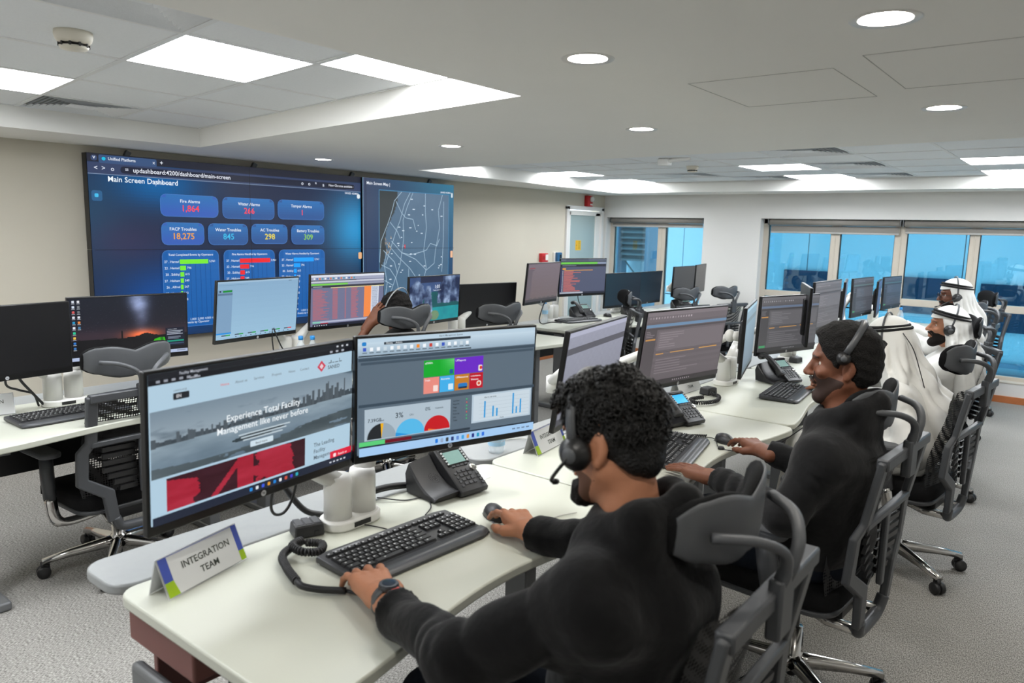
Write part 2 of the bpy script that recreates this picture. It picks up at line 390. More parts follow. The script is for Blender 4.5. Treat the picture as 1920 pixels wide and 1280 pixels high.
V2 = {(1, 1): 'nearest striped air vent in the far ceiling recess', (1, 3): 'striped air vent right of the front ceiling light pair', (4, 4): 'thin striped air vent above the two far windows', (1, 5): 'striped air vent at the far recess edge above the wide window', (3, 5): 'striped air vent near the small smoke detector'}
DIFF = emis('led_diffuser', (248, 251, 255), PANEL_E)
tees = MB(); tee_seen = set()
for G, cof, lights, vents, ri, rj in ((G1, COF1, L1, V1, range(-2, 5), range(-6, 4)), (G2, COF2, L2, V2, range(-6, 8), range(-1, 7))):
    for i in ri:
        for j in rj:
            cell = [G(i, j), G(i + 1, j), G(i + 1, j + 1), G(i, j + 1)]
            cl = clip(cell, cof)
            if len(cl) < 3: continue
            ar = abs(sum(cl[k][0] * cl[(k + 1) % len(cl)][1] - cl[(k + 1) % len(cl)][0] * cl[k][1] for k in range(len(cl)))) / 2
            if ar < 0.002: continue
            for k in range(len(cl)):
                p, q = cl[k], cl[(k + 1) % len(cl)]
                _d = Vector((q[0] - p[0], q[1] - p[1], 0)); _k = (round((p[0] + q[0]) / 2, 2), round((p[1] + q[1]) / 2, 2))
                if _k in tee_seen: continue
                tee_seen.add(_k); tees.box(((p[0] + q[0]) / 2, (p[1] + q[1]) / 2, ZT - 0.001 - (0.0006 if abs(_d.x) > abs(_d.y) else 0.0)), (_d.length - 0.001, 0.022, 0.004), rot=(0, 0, math.atan2(_d.y, _d.x)))
            inn = shrink(cl, 0.004)
            if (i, j) in lights:
                L = thing('led_ceiling_panel', lights[(i, j)], 'ceiling light', (cl[0][0], cl[0][1], ZT), group='square led panels in the ceiling recesses')
                loc = [(p[0] - cl[0][0], p[1] - cl[0][1]) for p in cl]
                MB().prism(shrink(loc, 0.002), 0.004, 0.03).build('frame', WHITEP, L)
                MB().prism(shrink(loc, 0.016), -0.004, 0.003).build('diffuser', DIFF, L)
            elif (i, j) in vents:
                L = thing('air_vent', vents[(i, j)], 'air vent', (cl[0][0], cl[0][1], ZT), group='air vents in the ceiling recesses')
                loc = [(p[0] - cl[0][0], p[1] - cl[0][1]) for p in cl]
                MB().prism(shrink(loc, 0.002), 0.02, 0.03).build('backing', mat('vent_dark', (112, 114, 116), 0.7, noise=0.05), L)
                for k in range(8):
                    ring = shrink(loc, 0.01 + 0.03 * k) if len(loc) == 4 else loc
                    if k == 7: MB().prism(ring, 0.0, 0.004).build('centre_plate', TILE, L); continue
                    rm = MB(); n = len(ring); inr = shrink(loc, 0.026 + 0.03 * k)
                    vs = [(p[0], p[1], -0.004 + 0.001 * k) for p in ring] + [(p[0], p[1], 0.014) for p in inr]
                    rm.add(vs, [(a, (a + 1) % n, n + (a + 1) % n, n + a) for a in range(n)]); rm.build('louvre', TILE, L)
            else:
                MB().prism(inn, ZT + 0.001, ZT + 0.016).build('ceiling_tile', TILE, ceiling)
tees.build('tile_grid', TEE, ceiling)
# access panels in the plaster soffit
for x0, x1, y0, y1 in ((-1.15, -0.69, 2.38, 2.92), (-0.58, -0.10, 2.26, 2.82)):
    m = MB()
    for a, b in (((x0, y0), (x1, y0)), ((x1, y0), (x1, y1)), ((x1, y1), (x0, y1)), ((x0, y1), (x0, y0))):
        m.tube([(a[0], a[1], ZS), (b[0], b[1], ZS)], 0.0014, 4)
    m.build('access_panel_joint', mat('joint_shadow_gap', (176, 176, 170), 0.8, noise=0.02), ceiling)
# downlights
LAMP = emis('downlight_lamp', (255, 250, 242), DOWN_E)
def downlight(x, y, label, tilt):
    L = thing('downlight', label, 'downlight', (x, y, ZS), rz=tilt, group='round downlights in the plaster ceiling')
    MB().lathe([(0.058, -0.001), (0.075, -0.003), (0.079, 0.001), (0.062, 0.002)], 28, cap=False).build('trim_ring', WHITEP, L, smooth=True)
    MB().lathe([(0.06, 0.0), (0.052, 0.05), (0.05, 0.09)], 28, cap=False).build('reflector', mat('lamp_reflector', (235, 235, 232), 0.25, metal=0.4, noise=0.02), L, smooth=True)
    MB().lathe([(0.0, 0.0), (0.036, 0.003), (0.05, 0.012)], 24, M=Matrix.Translation((-0.004, 0, 0.008)) @ Matrix.Rotation(0.16, 4, 'Y'), cap=False).build('lamp', LAMP, L, smooth=True)
    hb = MB().box((0.062, 0.012, 0.004), (0.01, 0.012, 0.008)); hb.box((0.062, -0.012, 0.004), (0.01, 0.012, 0.008)); hb.build('spring_clip', STEEL, L)
for (x, y), lb, t in (((-0.451, 1.92), 'largest round downlight near the top right picture corner', 3.6), ((-1.236, 1.898), 'round downlight right of the near ceiling recess corner', 0.6),
                      ((-0.539, 3.294), 'round downlight at the right, below the ceiling access panels', 3.6), ((-1.818, 3.288), 'small round downlight before the far ceiling recess', 0.6),
                      ((-3.193, 3.424), 'small round downlight between the two ceiling recesses', 0.6), ((-4.74, 3.664), 'small round downlight over the top edge of the wall screen', 0.6),
                      ((0.9, 1.9), 'round downlight outside the picture to the right', 0.0), ((0.9, 3.3), 'round downlight outside the picture far right', 0.0),
                      ((-0.5, 0.5), 'round downlight above the viewer, outside the picture', 0.0), ((0.9, 0.5), 'round downlight behind the viewer on the right', 0.0)): downlight(x, y, lb, t)
# smoke detectors, sensor
def detector(x, y, s, label):
    L = thing('smoke_detector', label, 'smoke detector', (x, y, ZT), group='white smoke detectors on the ceiling tiles')
    MB().lathe([(0.055 * s, 0.002), (0.056 * s, -0.012 * s), (0.052 * s, -0.026 * s), (0.044 * s, -0.036 * s)], 24).build('body', mat('ivory_plastic', (222, 216, 200), 0.45, noise=0.03), L, smooth=True)
    m = MB()
    for k in range(10):
        a = 2 * math.pi * k / 10; m.box((0.040 * s * math.cos(a), 0.040 * s * math.sin(a), -0.041 * s), (0.010 * s, 0.006 * s, 0.012 * s), rot=(0, 0, a))
    m.lathe([(0.034 * s, -0.034 * s), (0.034 * s, -0.047 * s)], 16); m.build('sensing_vents', mat('vent_slot', (44, 42, 40), 0.7, noise=0.05), L)
    MB().lathe([(0.044 * s, -0.045 * s), (0.038 * s, -0.053 * s), (0.0, -0.055 * s)], 24).build('cap', MATS['ivory_plastic'], L, smooth=True)
detector(-2.77, 1.13, 1.05, 'round ivory smoke detector on the near ceiling tiles, top left')
detector(-3.05, 6.50, 1.0, 'tiny ivory smoke detector on the far ceiling tiles')
L = thing('motion_sensor', 'small white bracketed sensor on the far ceiling, left of the tiny smoke detector', 'sensor', (-2.95, 5.75, ZT))
MB().box((0, 0, -0.03), (0.10, 0.08, 0.06)).build('housing', WHITEP, L, bevel=0.012)
MB().tube(spline([(0.04, 0, -0.02), (0.12, 0.0, -0.012), (0.22, 0.02, -0.004)], 5), 0.018, 8).build('arm', WHITEP, L, smooth=True)
# ---- windows
GLASS = tinted_glass('blue_tinted_glass', (0.28, 0.53, 0.63), 0.10)
GLASS1 = tinted_glass('pale_blue_tinted_glass', (0.39, 0.61, 0.70), 0.08)
BLIND = mat('grey_blind_fabric', (136, 132, 126), 0.8, noise=0.05, nscale=60, bump=0.1)
def window(name, W, glass, mull, trans, label):
    root = struct(link(name, None), label); root.location = (0, YF, 0); yg = 0.16
    x0, x1, z0, z1 = W; m = MB()
    m.box(((x0 + x1) / 2, yg, z0 + 0.025), (x1 - x0, 0.08, 0.05)); m.box(((x0 + x1) / 2, yg, z1 - 0.03), (x1 - x0, 0.08, 0.06))
    m.box((x0 + 0.02, yg, (z0 + z1) / 2), (0.08, 0.08, z1 - z0)); m.box((x1 - 0.02, yg, (z0 + z1) / 2), (0.04, 0.08, z1 - z0)); m.build('window_frame', ALU, root, bevel=0.004)
    xs = [x0 + 0.06]
    for a, b in mull:
        mm = MB().box(((a + b) / 2, yg, (z0 + z1) / 2), (b - a, 0.085, z1 - z0 - 0.1)); mm.box(((a + b) / 2, yg - 0.045, (z0 + z1) / 2), (0.012, 0.01, z1 - z0 - 0.1)); mm.build('mullion', ALU, root, bevel=0.003)
        xs += [a, b]
    xs.append(x1 - 0.04)
    for k in range(0, len(xs), 2):
        a, b = xs[k], xs[k + 1]
        if trans:
            MB().box(((a + b) / 2, yg, (trans[0] + trans[1]) / 2), (b - a, 0.08, trans[1] - trans[0])).build('transom', ALU, root, bevel=0.003)
            MB().box(((a + b) / 2, yg, (z0 + 0.05 + trans[0]) / 2), (b - a, 0.012, trans[0] - z0 - 0.05)).build('glass_pane', glass, root)
            MB().box(((a + b) / 2, yg, (trans[1] + z1 - 0.06) / 2), (b - a, 0.012, z1 - 0.06 - trans[1])).build('glass_pane', glass, root)
        else: MB().box(((a + b) / 2, yg, (z0 + z1 - 0.01) / 2), (b - a, 0.012, z1 - z0 - 0.11)).build('glass_pane', glass, root)
        for xx in (a + 0.004, b - 0.004): MB().box((xx, yg - 0.012, (z0 + z1) / 2), (0.008, 0.012, z1 - z0 - 0.12)).build('gasket', BLACKP, root)
    MB().box(((x0 + x1) / 2, 0.06, z0 + 0.006), (x1 - x0, 0.13, 0.012)).build('window_sill', ALU, root, bevel=0.003)
    return root
window('window_1', W1, GLASS1, [(-4.70, -4.59)], None, 'two-pane blue window next to the corner')
window('window_2', W2, GLASS, [(-2.50, -2.40), (-1.83, -1.71), (-1.12, -1.03), (-0.40, -0.28), (0.31, 0.40), (1.03, 1.15)], (0.90, 0.975), 'wide many-paned blue window on the far wall')
def blind(x0, x1, drop, label):
    L = thing('roller_blind', label, 'roller blind', ((x0 + x1) / 2, YF + 0.06, 1.80), group='rolled up grey roller blinds'); w = x1 - x0
    MB().tube([(-w / 2 + 0.02, 0, -0.015), (w / 2 - 0.02, 0, -0.015)], 0.034, 16).build('fabric_roll', BLIND, L, smooth=True)
    MB().box((0, 0.028, -0.05 - drop / 2), (w - 0.05, 0.003, drop)).build('fabric', BLIND, L)
    MB().box((0, 0.028, -0.055 - drop), (w - 0.05, 0.014, 0.02)).build('bottom_bar', mat('pale_grey_bar', (178, 176, 172), 0.5, noise=0.03), L, bevel=0.004)
    for s in (-1, 1): MB().box((s * (w / 2 - 0.008), 0.0, -0.01), (0.008, 0.07, 0.07)).build('bracket', STEEL, L)
blind(-5.40, -4.03, 0.035, 'rolled grey blind over the narrow corner window'); blind(-3.21, -1.76, 0.075, 'rolled grey blind over the left half of the wide window'); blind(-1.75, 1.9, 0.055, 'rolled grey blind over the right half of the wide window')
# ---- outside
FAC = mat('white_cladding', (226, 230, 232), 0.6, noise=0.04, nscale=2)
FACD = mat('dark_facade_glazing', (50, 62, 84), 0.35, noise=0.25, nscale=5)
b = thing('opposite_building', 'pale clad building seen through the blue windows', 'building', (0, 12.6, -4))
for k in range(9):
    for r_ in range(5):
        MB().box((-11.5 + 2.2 * k, 0.1, 1.0 + 2.35 * r_), (2.185, 0.2, 2.33)).build('cladding_panel', FAC, b)
MB().box((-2.5, 0.26, 6), (22, 0.1, 12.5)).build('wall_core', mat('cladding_joint', (70, 80, 88), 0.8, noise=0.1), b)
for x0, x1, z0, z1 in ((-4.15, -3.35, 4.55, 5.08), (-2.35, -1.62, 4.52, 5.06), (-1.35, -0.7, 4.35, 5.02), (-0.55, 0.6, 4.1, 4.5), (-3.2, -2.5, 3.2, 3.9)):
    f = MB().box(((x0 + x1) / 2, -0.02, (z0 + z1) / 2), (x1 - x0, 0.06, z1 - z0)).build('window', FACD, b)
for k in range(9): MB().box((-0.2, -0.05, 2.6 + 0.16 * k), (1.9, 0.1, 0.06)).build('louvre', mat('blue_grey_louvre', (120, 140, 158), 0.5, noise=0.05), b)
t = thing('service_tower', 'steel frame with louvres outside the corner window', 'service tower', (-5.75, 10.4, -4))
for s in (-1, 1): MB().box((s * 0.27, 0, 4), (0.07, 0.3, 8)).build('post', MATS['blue_grey_louvre'], t)
for k in range(9): MB().box((0, 0, 5.25 + 0.085 * k), (0.5, 0.2, 0.03), rot=(0.5, 0, 0)).build('louvre', STEEL, t)
MB().tube([(-0.2, 0, 5.2), (0.22, 0, 4.75)], 0.012, 6).build('brace', STEEL, t); MB().tube([(-0.27, 0, 4.5), (0.27, 0, 4.5)], 0.02, 6).build('rail', STEEL, t)
MB().box((0, 0.3, 4), (0.6, 0.05, 8)).build('back_panel', FAC, t)
# ---- door
d = struct(link('door_1', None), 'white framed frosted glass door in the far left corner'); d.location = (XL, 0, 0)
m = MB(); dm = (DY0 + DY1) / 2
m.box((0.0, DY0 + 0.02, DZ / 2), (0.06, 0.06, DZ)); m.box((0.0, DY1 - 0.02, DZ / 2), (0.06, 0.06, DZ)); m.box((0.0, dm, DZ - 0.015), (0.06, DY1 - DY0 + 0.02, 0.05)); m.build('door_frame', WALLF, d, bevel=0.004)
m = MB(); m.box((-0.02, DY0 + 0.08, 0.94), (0.045, 0.07, 1.86)); m.box((-0.02, DY1 - 0.10, 0.94), (0.045, 0.12, 1.86)); m.box((-0.02, dm, 1.86), (0.045, 0.8, 0.06)); m.box((-0.02, dm, 0.10), (0.045, 0.8, 0.18)); m.build('door_leaf', WHITEP, d, bevel=0.003)
MB().box((-0.02, dm - 0.02, 1.0), (0.012, 0.66, 1.68)).build('frosted_pane', mat('frosted_glass', (158, 176, 176), 0.35, noise=0.03, nscale=2), d)
c = Canvas(0.13, 0.13); c.rect(0, 0, 1, 1, (236, 190, 12)); c.rect(0.06, 0.06, 0.38, 0.94, (226, 170, 10)).rect(0.18, 0.45, 0.26, 0.55, (90, 60, 10))
for k in range(9): c.rect(0.46, 0.1 + 0.09 * k, 0.92, 0.135 + 0.09 * k, (150, 112, 14))
o = c.build('yellow_notice', d, PRINT); o.location = (-0.012, 8.35, 1.44); o.rotation_euler = (0, 0, R(90))
MB().box((0.03, DY1 - 0.12, 0.95), (0.06, 0.02, 0.14)).build('door_handle', CHROME, d, bevel=0.005)
# ---- wall devices
RED = mat('red_plastic', (190, 32, 36), 0.35, noise=0.04)
t = thing('fire_alarm_sounder', 'red alarm sounder high on the wall above the glass door', 'fire alarm', (XL, 8.50, 2.02))
MB().box((0.03, 0, 0), (0.06, 0.12, 0.14)).build('housing', RED, t, bevel=0.008); MB().lathe([(0.035, 0), (0.034, 0.02), (0.02, 0.035), (0, 0.038)], 16, M=Matrix.Translation((0.06, 0.02, 0.025)) @ Matrix.Rotation(R(90), 4, 'Y')).build('strobe_lens', WHITEP, t, smooth=True)
MB().box((0.063, 0.02, -0.045), (0.006, 0.05, 0.02)).build('label_strip', WHITEP, t)
t = thing('manual_call_point', 'red square fire call point on the wall left of the door', 'call point', (XL, 7.53, 1.29))
MB().box((0.025, 0, 0), (0.05, 0.13, 0.11)).build('housing', RED, t, bevel=0.006); MB().box((0.052, 0.03, 0.005), (0.006, 0.05, 0.07)).build('label_plate', WHITEP, t)
MB().box((0.053, -0.03, 0.0), (0.004, 0.04, 0.04)).build('press_plate', mat('red_print', (150, 20, 24), 0.5, noise=0.03), t)
t = thing('access_keypad', 'dark blue box with pale edge on the wall beside the door frame', 'keypad', (XL, 7.82, 1.295))
MB().box((0.015, 0, 0), (0.03, 0.13, 0.12)).build('back_plate', WHITEP, t, bevel=0.004); MB().box((0.045, 0.005, 0), (0.04, 0.10, 0.118)).build('housing', mat('navy_plastic', (36, 88, 128), 0.4, noise=0.05), t, bevel=0.006)
MB().box((0.067, 0.02, 0.005), (0.005, 0.03, 0.05)).build('reader', BLACKP, t)
# ---- video wall
VX, VY0, VW_, VZ0, VH_ = -5.385, 2.23, 3.56, 0.775, 1.29
t = thing('video_wall', 'big six-panel wall screen showing the Main Screen Dashboard and a road map', 'video wall', (VX, VY0 + VW_ / 2, VZ0 + VH_ / 2), rz=R(90))
for i in range(3):
    for j in range(2): MB().box(((i - 1) * VW_ / 3, 0.035, (0.5 - j) * VH_ / 2), (VW_ / 3 - 0.003, 0.066, VH_ / 2 - 0.003)).build('display_panel', BEZEL, t)
for k in range(4): MB().box((-VW_ / 2 + 0.3 + k * 1.0, 0.07, VH_ / 2 + 0.012), (0.035, 0.03, 0.05), rot=(0, 0.5, 0)).build('mount_bracket', STEEL, t)
c = Canvas(VW_ - 0.008, VH_ - 0.008, -0.001)
U = lambda y: (y - VY0) / VW_
V = lambda z: (VZ0 + VH_ - z) / VH_
def vbg(u, v):
    a = mix((36, 46, 74), (22, 32, 56), v); g = lambda cu, cv, r, w: np.exp(-(((u - cu) / r) ** 2 + ((v - cv) / (r * w)) ** 2))  # base tones lightened to stand for haze reflected off the screen
    for cu, cv, r, w, col, k in ((0.20, 0.14, 0.15, 0.9, (8, 104, 176), 0.85), (0.20, 0.78, 0.17, 1.3, (4, 74, 156), 0.85), (0.97, 0.36, 0.13, 1.9, (36, 150, 210), 0.95), (0.0, 0.35, 0.10, 2.4, (34, 82, 112), 0.6), (0.10, 0.46, 0.12, 1, (58, 50, 84), 0.6), (0.55, 0.85, 0.35, 0.5, (10, 90, 160), 0.6)):
        a = a + (np.array(col, float) - a) * (k * g(cu, cv, r, w))[..., None]
    return a
US = U(4.575)
c.grid(0, 0, US, 1, 110, 60, vbg)
c.rect(0, 0, US, V(2.012), (40, 42, 54)); c.rect(0, V(2.008), US, V(1.932), (56, 68, 100)); c.rect(0, V(1.934), US, V(1.929), (120, 140, 170))
c.rr(U(2.255), V(2.055), U(2.295), V(2.018), 0.004, (58, 74, 110)); c.rr(U(2.305), V(2.06), U(2.70), V(2.005), 0.003, (60, 84, 124)); c.text(U(2.275), V(2.03), 0.03, (230, 235, 245), 'v', 0.5)
c.rr(U(2.325), V(2.046), U(2.350), V(2.023), 0.003, (30, 190, 225)); c.text(U(2.365), V(2.028), 0.022, (235, 240, 250), 'Unified Platform'); c.text(U(2.672), V(2.026), 0.024, (230, 235, 245), 'x'); c.text(U(2.735), V(2.024), 0.034, (235, 240, 250), '+', 0.5)
c.rr(U(2.445), V(1.993), U(4.42), V(1.945), 0.006, (36, 40, 58)); c.text(U(2.53), V(1.957), 0.034, (236, 240, 250), 'updashboard:4200/dashboard/main-screen')
for y, s in ((2.27, '<'), (2.32, '>'), (2.38, 'o'), (2.475, '='), (3.93, 'o'), (4.0, 'o'), (4.07, '*'), (4.15, 'a')): c.text(U(y), V(1.957), 0.034, (226, 232, 245), s)
c.rr(U(4.2), V(1.99), U(4.5), V(1.95), 0.004, (30, 32, 44)); c.text(U(4.215), V(1.962), 0.022, (230, 235, 245), 'New Chrome available :')
c.text(U(2.355), V(1.885), 0.040, (240, 248, 255), 'Main Screen Dashboard'); c.rect(U(2.685), V(1.91), U(2.688), V(1.87), (200, 215, 235)); c.text(U(2.70), V(1.888), 0.018, (210, 225, 240), 'Dashboard')
c.rr(U(2.245), V(1.82), U(2.315), V(1.75), 0.004, (48, 96, 140)); c.rr(U(2.265), V(1.80), U(2.29), V(1.775), 0.002, (70, 190, 235)); c.text(U(4.545), V(1.905), 0.018, (235, 240, 250), 'SANED ADMIN', 1.0)
c.rr(U(4.53), V(1.91), U(4.565), V(1.87), 0.004, (225, 235, 240))
def card(y0, z0, y1, z1, top, bot):
    c.rr(U(y0) - 0.0012, V(z0) - 0.003, U(y1) + 0.0012, V(z1) + 0.003, 0.012, (70, 120, 190)); c.rr(U(y0), V(z0), U(y1), V(z1), 0.011, bot)
    a, b = np.array(top, float), np.array(bot, float)
    for k in range(6): c.rect(U(y0) + 0.011 * (k < 1), V(z0) + (V(z1) - V(z0)) * k / 8, U(y1) - 0.011 * (k < 1), V(z0) + (V(z1) - V(z0)) * (k + 1) / 8, tuple(a + (b - a) * k / 6))
for (y0, z0, y1, z1), ti, nu, col in (((2.715, 1.818, 3.16, 1.663), 'Fire Alarms', '1,864', (255, 70, 80)), ((3.202, 1.818, 3.656, 1.660), 'Water Alarms', '266', (255, 70, 80)), ((3.696, 1.821, 4.155, 1.668), 'Tamper Alarms', '1', (255, 70, 80)),
                                      ((2.713, 1.613, 3.035, 1.455), 'FACP Troubles', '18,275', (245, 165, 40)), ((3.075, 1.613, 3.405, 1.455), 'Water Troubles', '845', (60, 190, 235)), ((3.444, 1.616, 3.774, 1.464), 'AC Troubles', '298', (245, 225, 50)), ((3.820, 1.615, 4.151, 1.460), 'Battery Troubles', '309', (150, 215, 60))):
    card(y0, z0, y1, z1, (46, 112, 180), (56, 96, 182) if nu in ('1,864', '18,275') else (46, 88, 150))
    c.text(U((y0 + y1) / 2), V(z0 - 0.055), 0.026, (235, 242, 250), ti, 0.5); c.text(U((y0 + y1) / 2), V(z0 - 0.118), 0.050, col, nu, 0.5)
for (y0, y1), ti, col, bars, x0 in (((2.707, 3.145), 'Total Completed Events by Operators', (120, 235, 50), (0.225, 0.045, 0.03, 0.025, 0.02, 0.014, 0.01, 0.008, 0.006, 0.005), 2.835),
                                    ((3.191, 3.640), 'Fire Alarms Handled by Operators', (240, 36, 44), (0.275, 0.08, 0.04, 0.035, 0.03, 0.02, 0.015, 0.01, 0.008, 0.006), 3.325), ((3.685, 4.142), 'Water Alarms Handled by Operators', (20, 160, 255), (0.205, 0.065, 0.028, 0.02, 0.016, 0.012, 0.01, 0.008, 0.006, 0.004), 3.823)):
    card(y0, 1.41, y1, 0.84, (28, 100, 176), (14, 92, 168)); c.text(U((y0 + y1) / 2), V(1.372), 0.0175, (235, 242, 250), ti, 0.5)
    for k in range(7): c.rect(U(x0 + k * 0.04), V(1.35), U(x0 + k * 0.04 + 0.002), V(0.90), (10, 50, 110))
    for k, b_ in enumerate(bars):
        z = 1.345 - 0.047 * k; c.rect(U(x0), V(z), U(x0 + b_), V(z - 0.034), col); c.text(U(x0 - 0.006), V(z - 0.024), 0.019, (220, 232, 245), ('27 . Hamad', '22 . Hamad', '30 . Siddiqi', '27 . Hisham', '26 . Alfred')[k % 5], 1.0); c.text(U(x0 + b_ + 0.008), V(z - 0.024), 0.018, (220, 232, 245), ('5,961', '796', '615', '540', '267', '213', '120', '98', '61', '40')[k])
    for k in range(5): c.text(U(x0 + k * 0.06), V(0.885), 0.018, (200, 220, 240), ('0', '1,000', '2,000', '4,000', '6,000')[k])
    c.text(U((y0 + y1) / 2 + 0.03), V(0.862), 0.018, (210, 225, 240), 'Events by Operator', 0.5)
c.rr(U(4.52), V(1.385), U(4.56), V(1.325), 0.003, (235, 180, 130))
# map window
c.grid(US, 0, 1, 1, 50, 50, lambda u, v: mix(mix((70, 76, 100), (52, 120, 150), u), mix((22, 40, 80), (20, 76, 96), u)[..., :] * 1.0 if False else (24, 52, 92), np.clip(v * 1.1 + 0.25 * np.exp(-((u - 0.3) / 0.25) ** 2), 0, 1)))
c.rect(US, 0, US + 0.0015, 1, (150, 190, 220)); c.text(U(4.62), V(2.005), 0.030, (240, 246, 255), 'Main Screen Map |'); c.text(U(5.745), V(1.975), 0.018, (235, 240, 250), 'SANED ADMIN', 1.0); c.rr(U(5.752), V(1.985), U(5.775), V(1.935), 0.003, (220, 230, 235))
MU0, MU1, MV0, MV1 = U(4.775), U(5.715), V(1.958), V(0.84)
c.rect(MU0 - 0.002, MV0 - 0.006, MU1 + 0.002, MV1, (70, 130, 170))
def mapbg(u, v):
    n = vnoise(u, v, 3, 4, 4); base = mix((92, 116, 140), (70, 104, 132), v) + (n[..., None] - 0.5) * 22
    coast = 0.24 - 0.36 * v + 0.03 * np.sin(14 * v); sea = u < coast
    return np.where(sea[..., None], np.array((58, 64, 66), float), base)
c.grid(MU0, MV0, MU1, MV1, 70, 70, mapbg)
mp = lambda u, v: (MU0 + (MU1 - MU0) * u, MV0 + (MV1 - MV0) * v)
roads = [[(0.3, 0), (0.2, 0.08), (0.17, 0.16), (0.12, 0.26), (0.02, 0.42), (0.0, 0.6)], [(0.42, 0), (0.34, 0.1), (0.28, 0.24), (0.22, 0.34), (0.16, 0.46), (0.08, 0.62)], [(0.46, 0), (0.38, 0.12), (0.32, 0.24), (0.33, 0.4), (0.28, 0.62), (0.16, 0.84), (0.1, 0.9)], [(0.22, 0.08), (0.3, 0.18), (0.36, 0.22), (0.46, 0.23), (0.5, 0.32)],
         [(0.1, 0.44), (0.26, 0.56), (0.42, 0.66), (0.55, 0.78), (0.62, 0.78), (0.75, 0.96)], [(0.16, 0.42), (0.3, 0.52), (0.42, 0.54), (0.56, 0.52), (0.66, 0.5), (0.72, 0.44), (0.82, 0.46), (0.86, 0.4)], [(0.3, 0.52), (0.5, 0.58), (0.6, 0.64), (0.66, 0.68), (0.78, 0.62), (0.8, 0.5), (0.86, 0.3), (0.84, 0.14), (0.9, 0)], [(0.64, 0), (0.64, 0.16), (0.66, 0.3), (0.62, 0.5), (0.66, 0.66), (0.6, 0.82), (0.5, 1)],
         [(0.02, 0.62), (0.14, 0.66), (0.22, 0.74), (0.26, 0.84), (0.34, 0.96)], [(0.62, 0.96), (0.7, 0.8), (0.84, 0.78), (0.96, 0.86)], [(0.02, 0.74), (0.08, 0.76), (0.18, 0.8)], [(0.1, 0.5), (0.06, 0.62), (0.1, 0.78), (0.06, 0.96)], [(0.4, 0.66), (0.4, 0.86), (0.46, 0.98)], [(0.92, 0.06), (0.92, 0.4), (0.9, 0.7)], [(0.14, 0.26), (0.24, 0.34), (0.28, 0.4)], [(0.05, 0.5), (0.2, 0.6), (0.24, 0.7)]]
for rd in roads: c.line([mp(*q) for q in rd], 0.0016, (170, 196, 216))
for k in range(46):
    u_, v_ = rng.uniform(0.12, 0.94), rng.uniform(0.05, 0.97); uu, vv = mp(u_, v_); c.rect(uu, vv, uu + rng.uniform(0.004, 0.009), vv + 0.007, (206, 222, 236))
for k in range(14): uu, vv = mp(rng.uniform(0.06, 0.16), rng.uniform(0.36, 0.52)); c.line([(uu, vv), (uu + rng.uniform(-0.004, 0.004), vv + 0.02)], 0.0012, (200, 160, 90))
uu, vv = mp(0.33, 0.45); c.rect(uu, vv, uu + 0.004, vv + 0.03, (210, 50, 60)); c.rr(U(5.74), V(1.39), U(5.775), V(1.32), 0.002, (240, 190, 150))
for k in (1, 2): c.rect(k / 3 - 0.0005, 0, k / 3 + 0.0005, 1, (12, 16, 24))
c.rect(0, 0.4988, 1, 0.5012, (12, 16, 24))
c.build('screen_image', t)
# ================================================================ FURNITURE AND EQUIPMENT
ZD = 0.76
def bez(a, b, n): return [a + (b - a) * k / n for k in range(n + 1)]
def make_desk(cx, cy, label, group, end_panel=False, L=1.345):
    """worktop front at +x, people sit on the +x side; cx is the x of the back edge of the white top"""
    d = thing('desk', label, 'desk', (cx, cy, 0), group=group)
    h = L / 2 - 0.003; r = 0.05; pts = []
    front = lambda y: 0.715 - 0.085 * (math.cos(math.pi * y / L) ** 2)
    for a in bez(180, 270, 5): pts.append((r + r * math.cos(R(a)), -h + r + r * math.sin(R(a))))
    fx = front(-h); ys = bez(-h, h, 22)
    pts.append((fx - 0.07, -h)); pts.append((fx - 0.02, -h + 0.012)); pts.append((fx + 0.0, -h + 0.05))
    for y in ys[2:-2]: pts.append((front(y), y))
    pts.append((fx + 0.0, h - 0.05)); pts.append((fx - 0.02, h - 0.012)); pts.append((fx - 0.07, h))
    for a in bez(90, 180, 5): pts.append((r + r * math.cos(R(a)), h - r + r * math.sin(R(a))))
    MB().prism(pts, ZD - 0.028, ZD).build('worktop', DESK, d, bevel=0.005)
    MB().prism(rrect(-0.225, -h + 0.01, -0.022, h - 0.01, 0.06), ZD - 0.036, ZD - 0.008).build('rear_shelf', DESKG, d, bevel=0.006)
    MB().box((-0.012, 0, ZD - 0.05), (0.05, L - 0.3, 0.03)).build('cable_tray', BLACKP, d)
    MB().box((0.02, 0, 0.57), (0.02, L - 0.16, 0.26)).build('modesty_panel', BLACKP if not end_panel else MAROON, d, bevel=0.003)
    for s in (-1, 1):
        MB().box((0.30, s * (L / 2 - 0.16), 0.38), (0.09, 0.06, 0.70)).build('leg', STEEL, d, bevel=0.006)
        MB().box((0.25, s * (L / 2 - 0.16), 0.02), (0.46, 0.07, 0.04)).build('foot', STEEL, d, bevel=0.01)
        MB().box((0.33, s * (L / 2 - 0.16), ZD - 0.045), (0.56, 0.06, 0.03)).build('support_rail', STEEL, d)
    if end_panel:
        MB().box((0.17, -L / 2 + 0.07, 0.688), (0.29, 0.10, 0.085)).build('hanging_drawer', MAROON, d, bevel=0.006)
        MB().box((0.25, -L / 2 + 0.02, 0.33), (0.40, 0.03, 0.54)).build('side_panel', STEEL, d, bevel=0.012)
    return d
ROWF = 'white desks of the front row'; ROWB = 'white desks of the row by the wall screen'
make_desk(-1.735, 1.395, 'nearest white desk with the big keyboard and the left name card', ROWF, True)
make_desk(-1.735, 2.745, 'white desk of the second front-row seat, with a mouse in a hand', ROWF)
make_desk(-1.76, 4.095, 'white desk of the third front-row seat, phone and keyboard on it', ROWF)
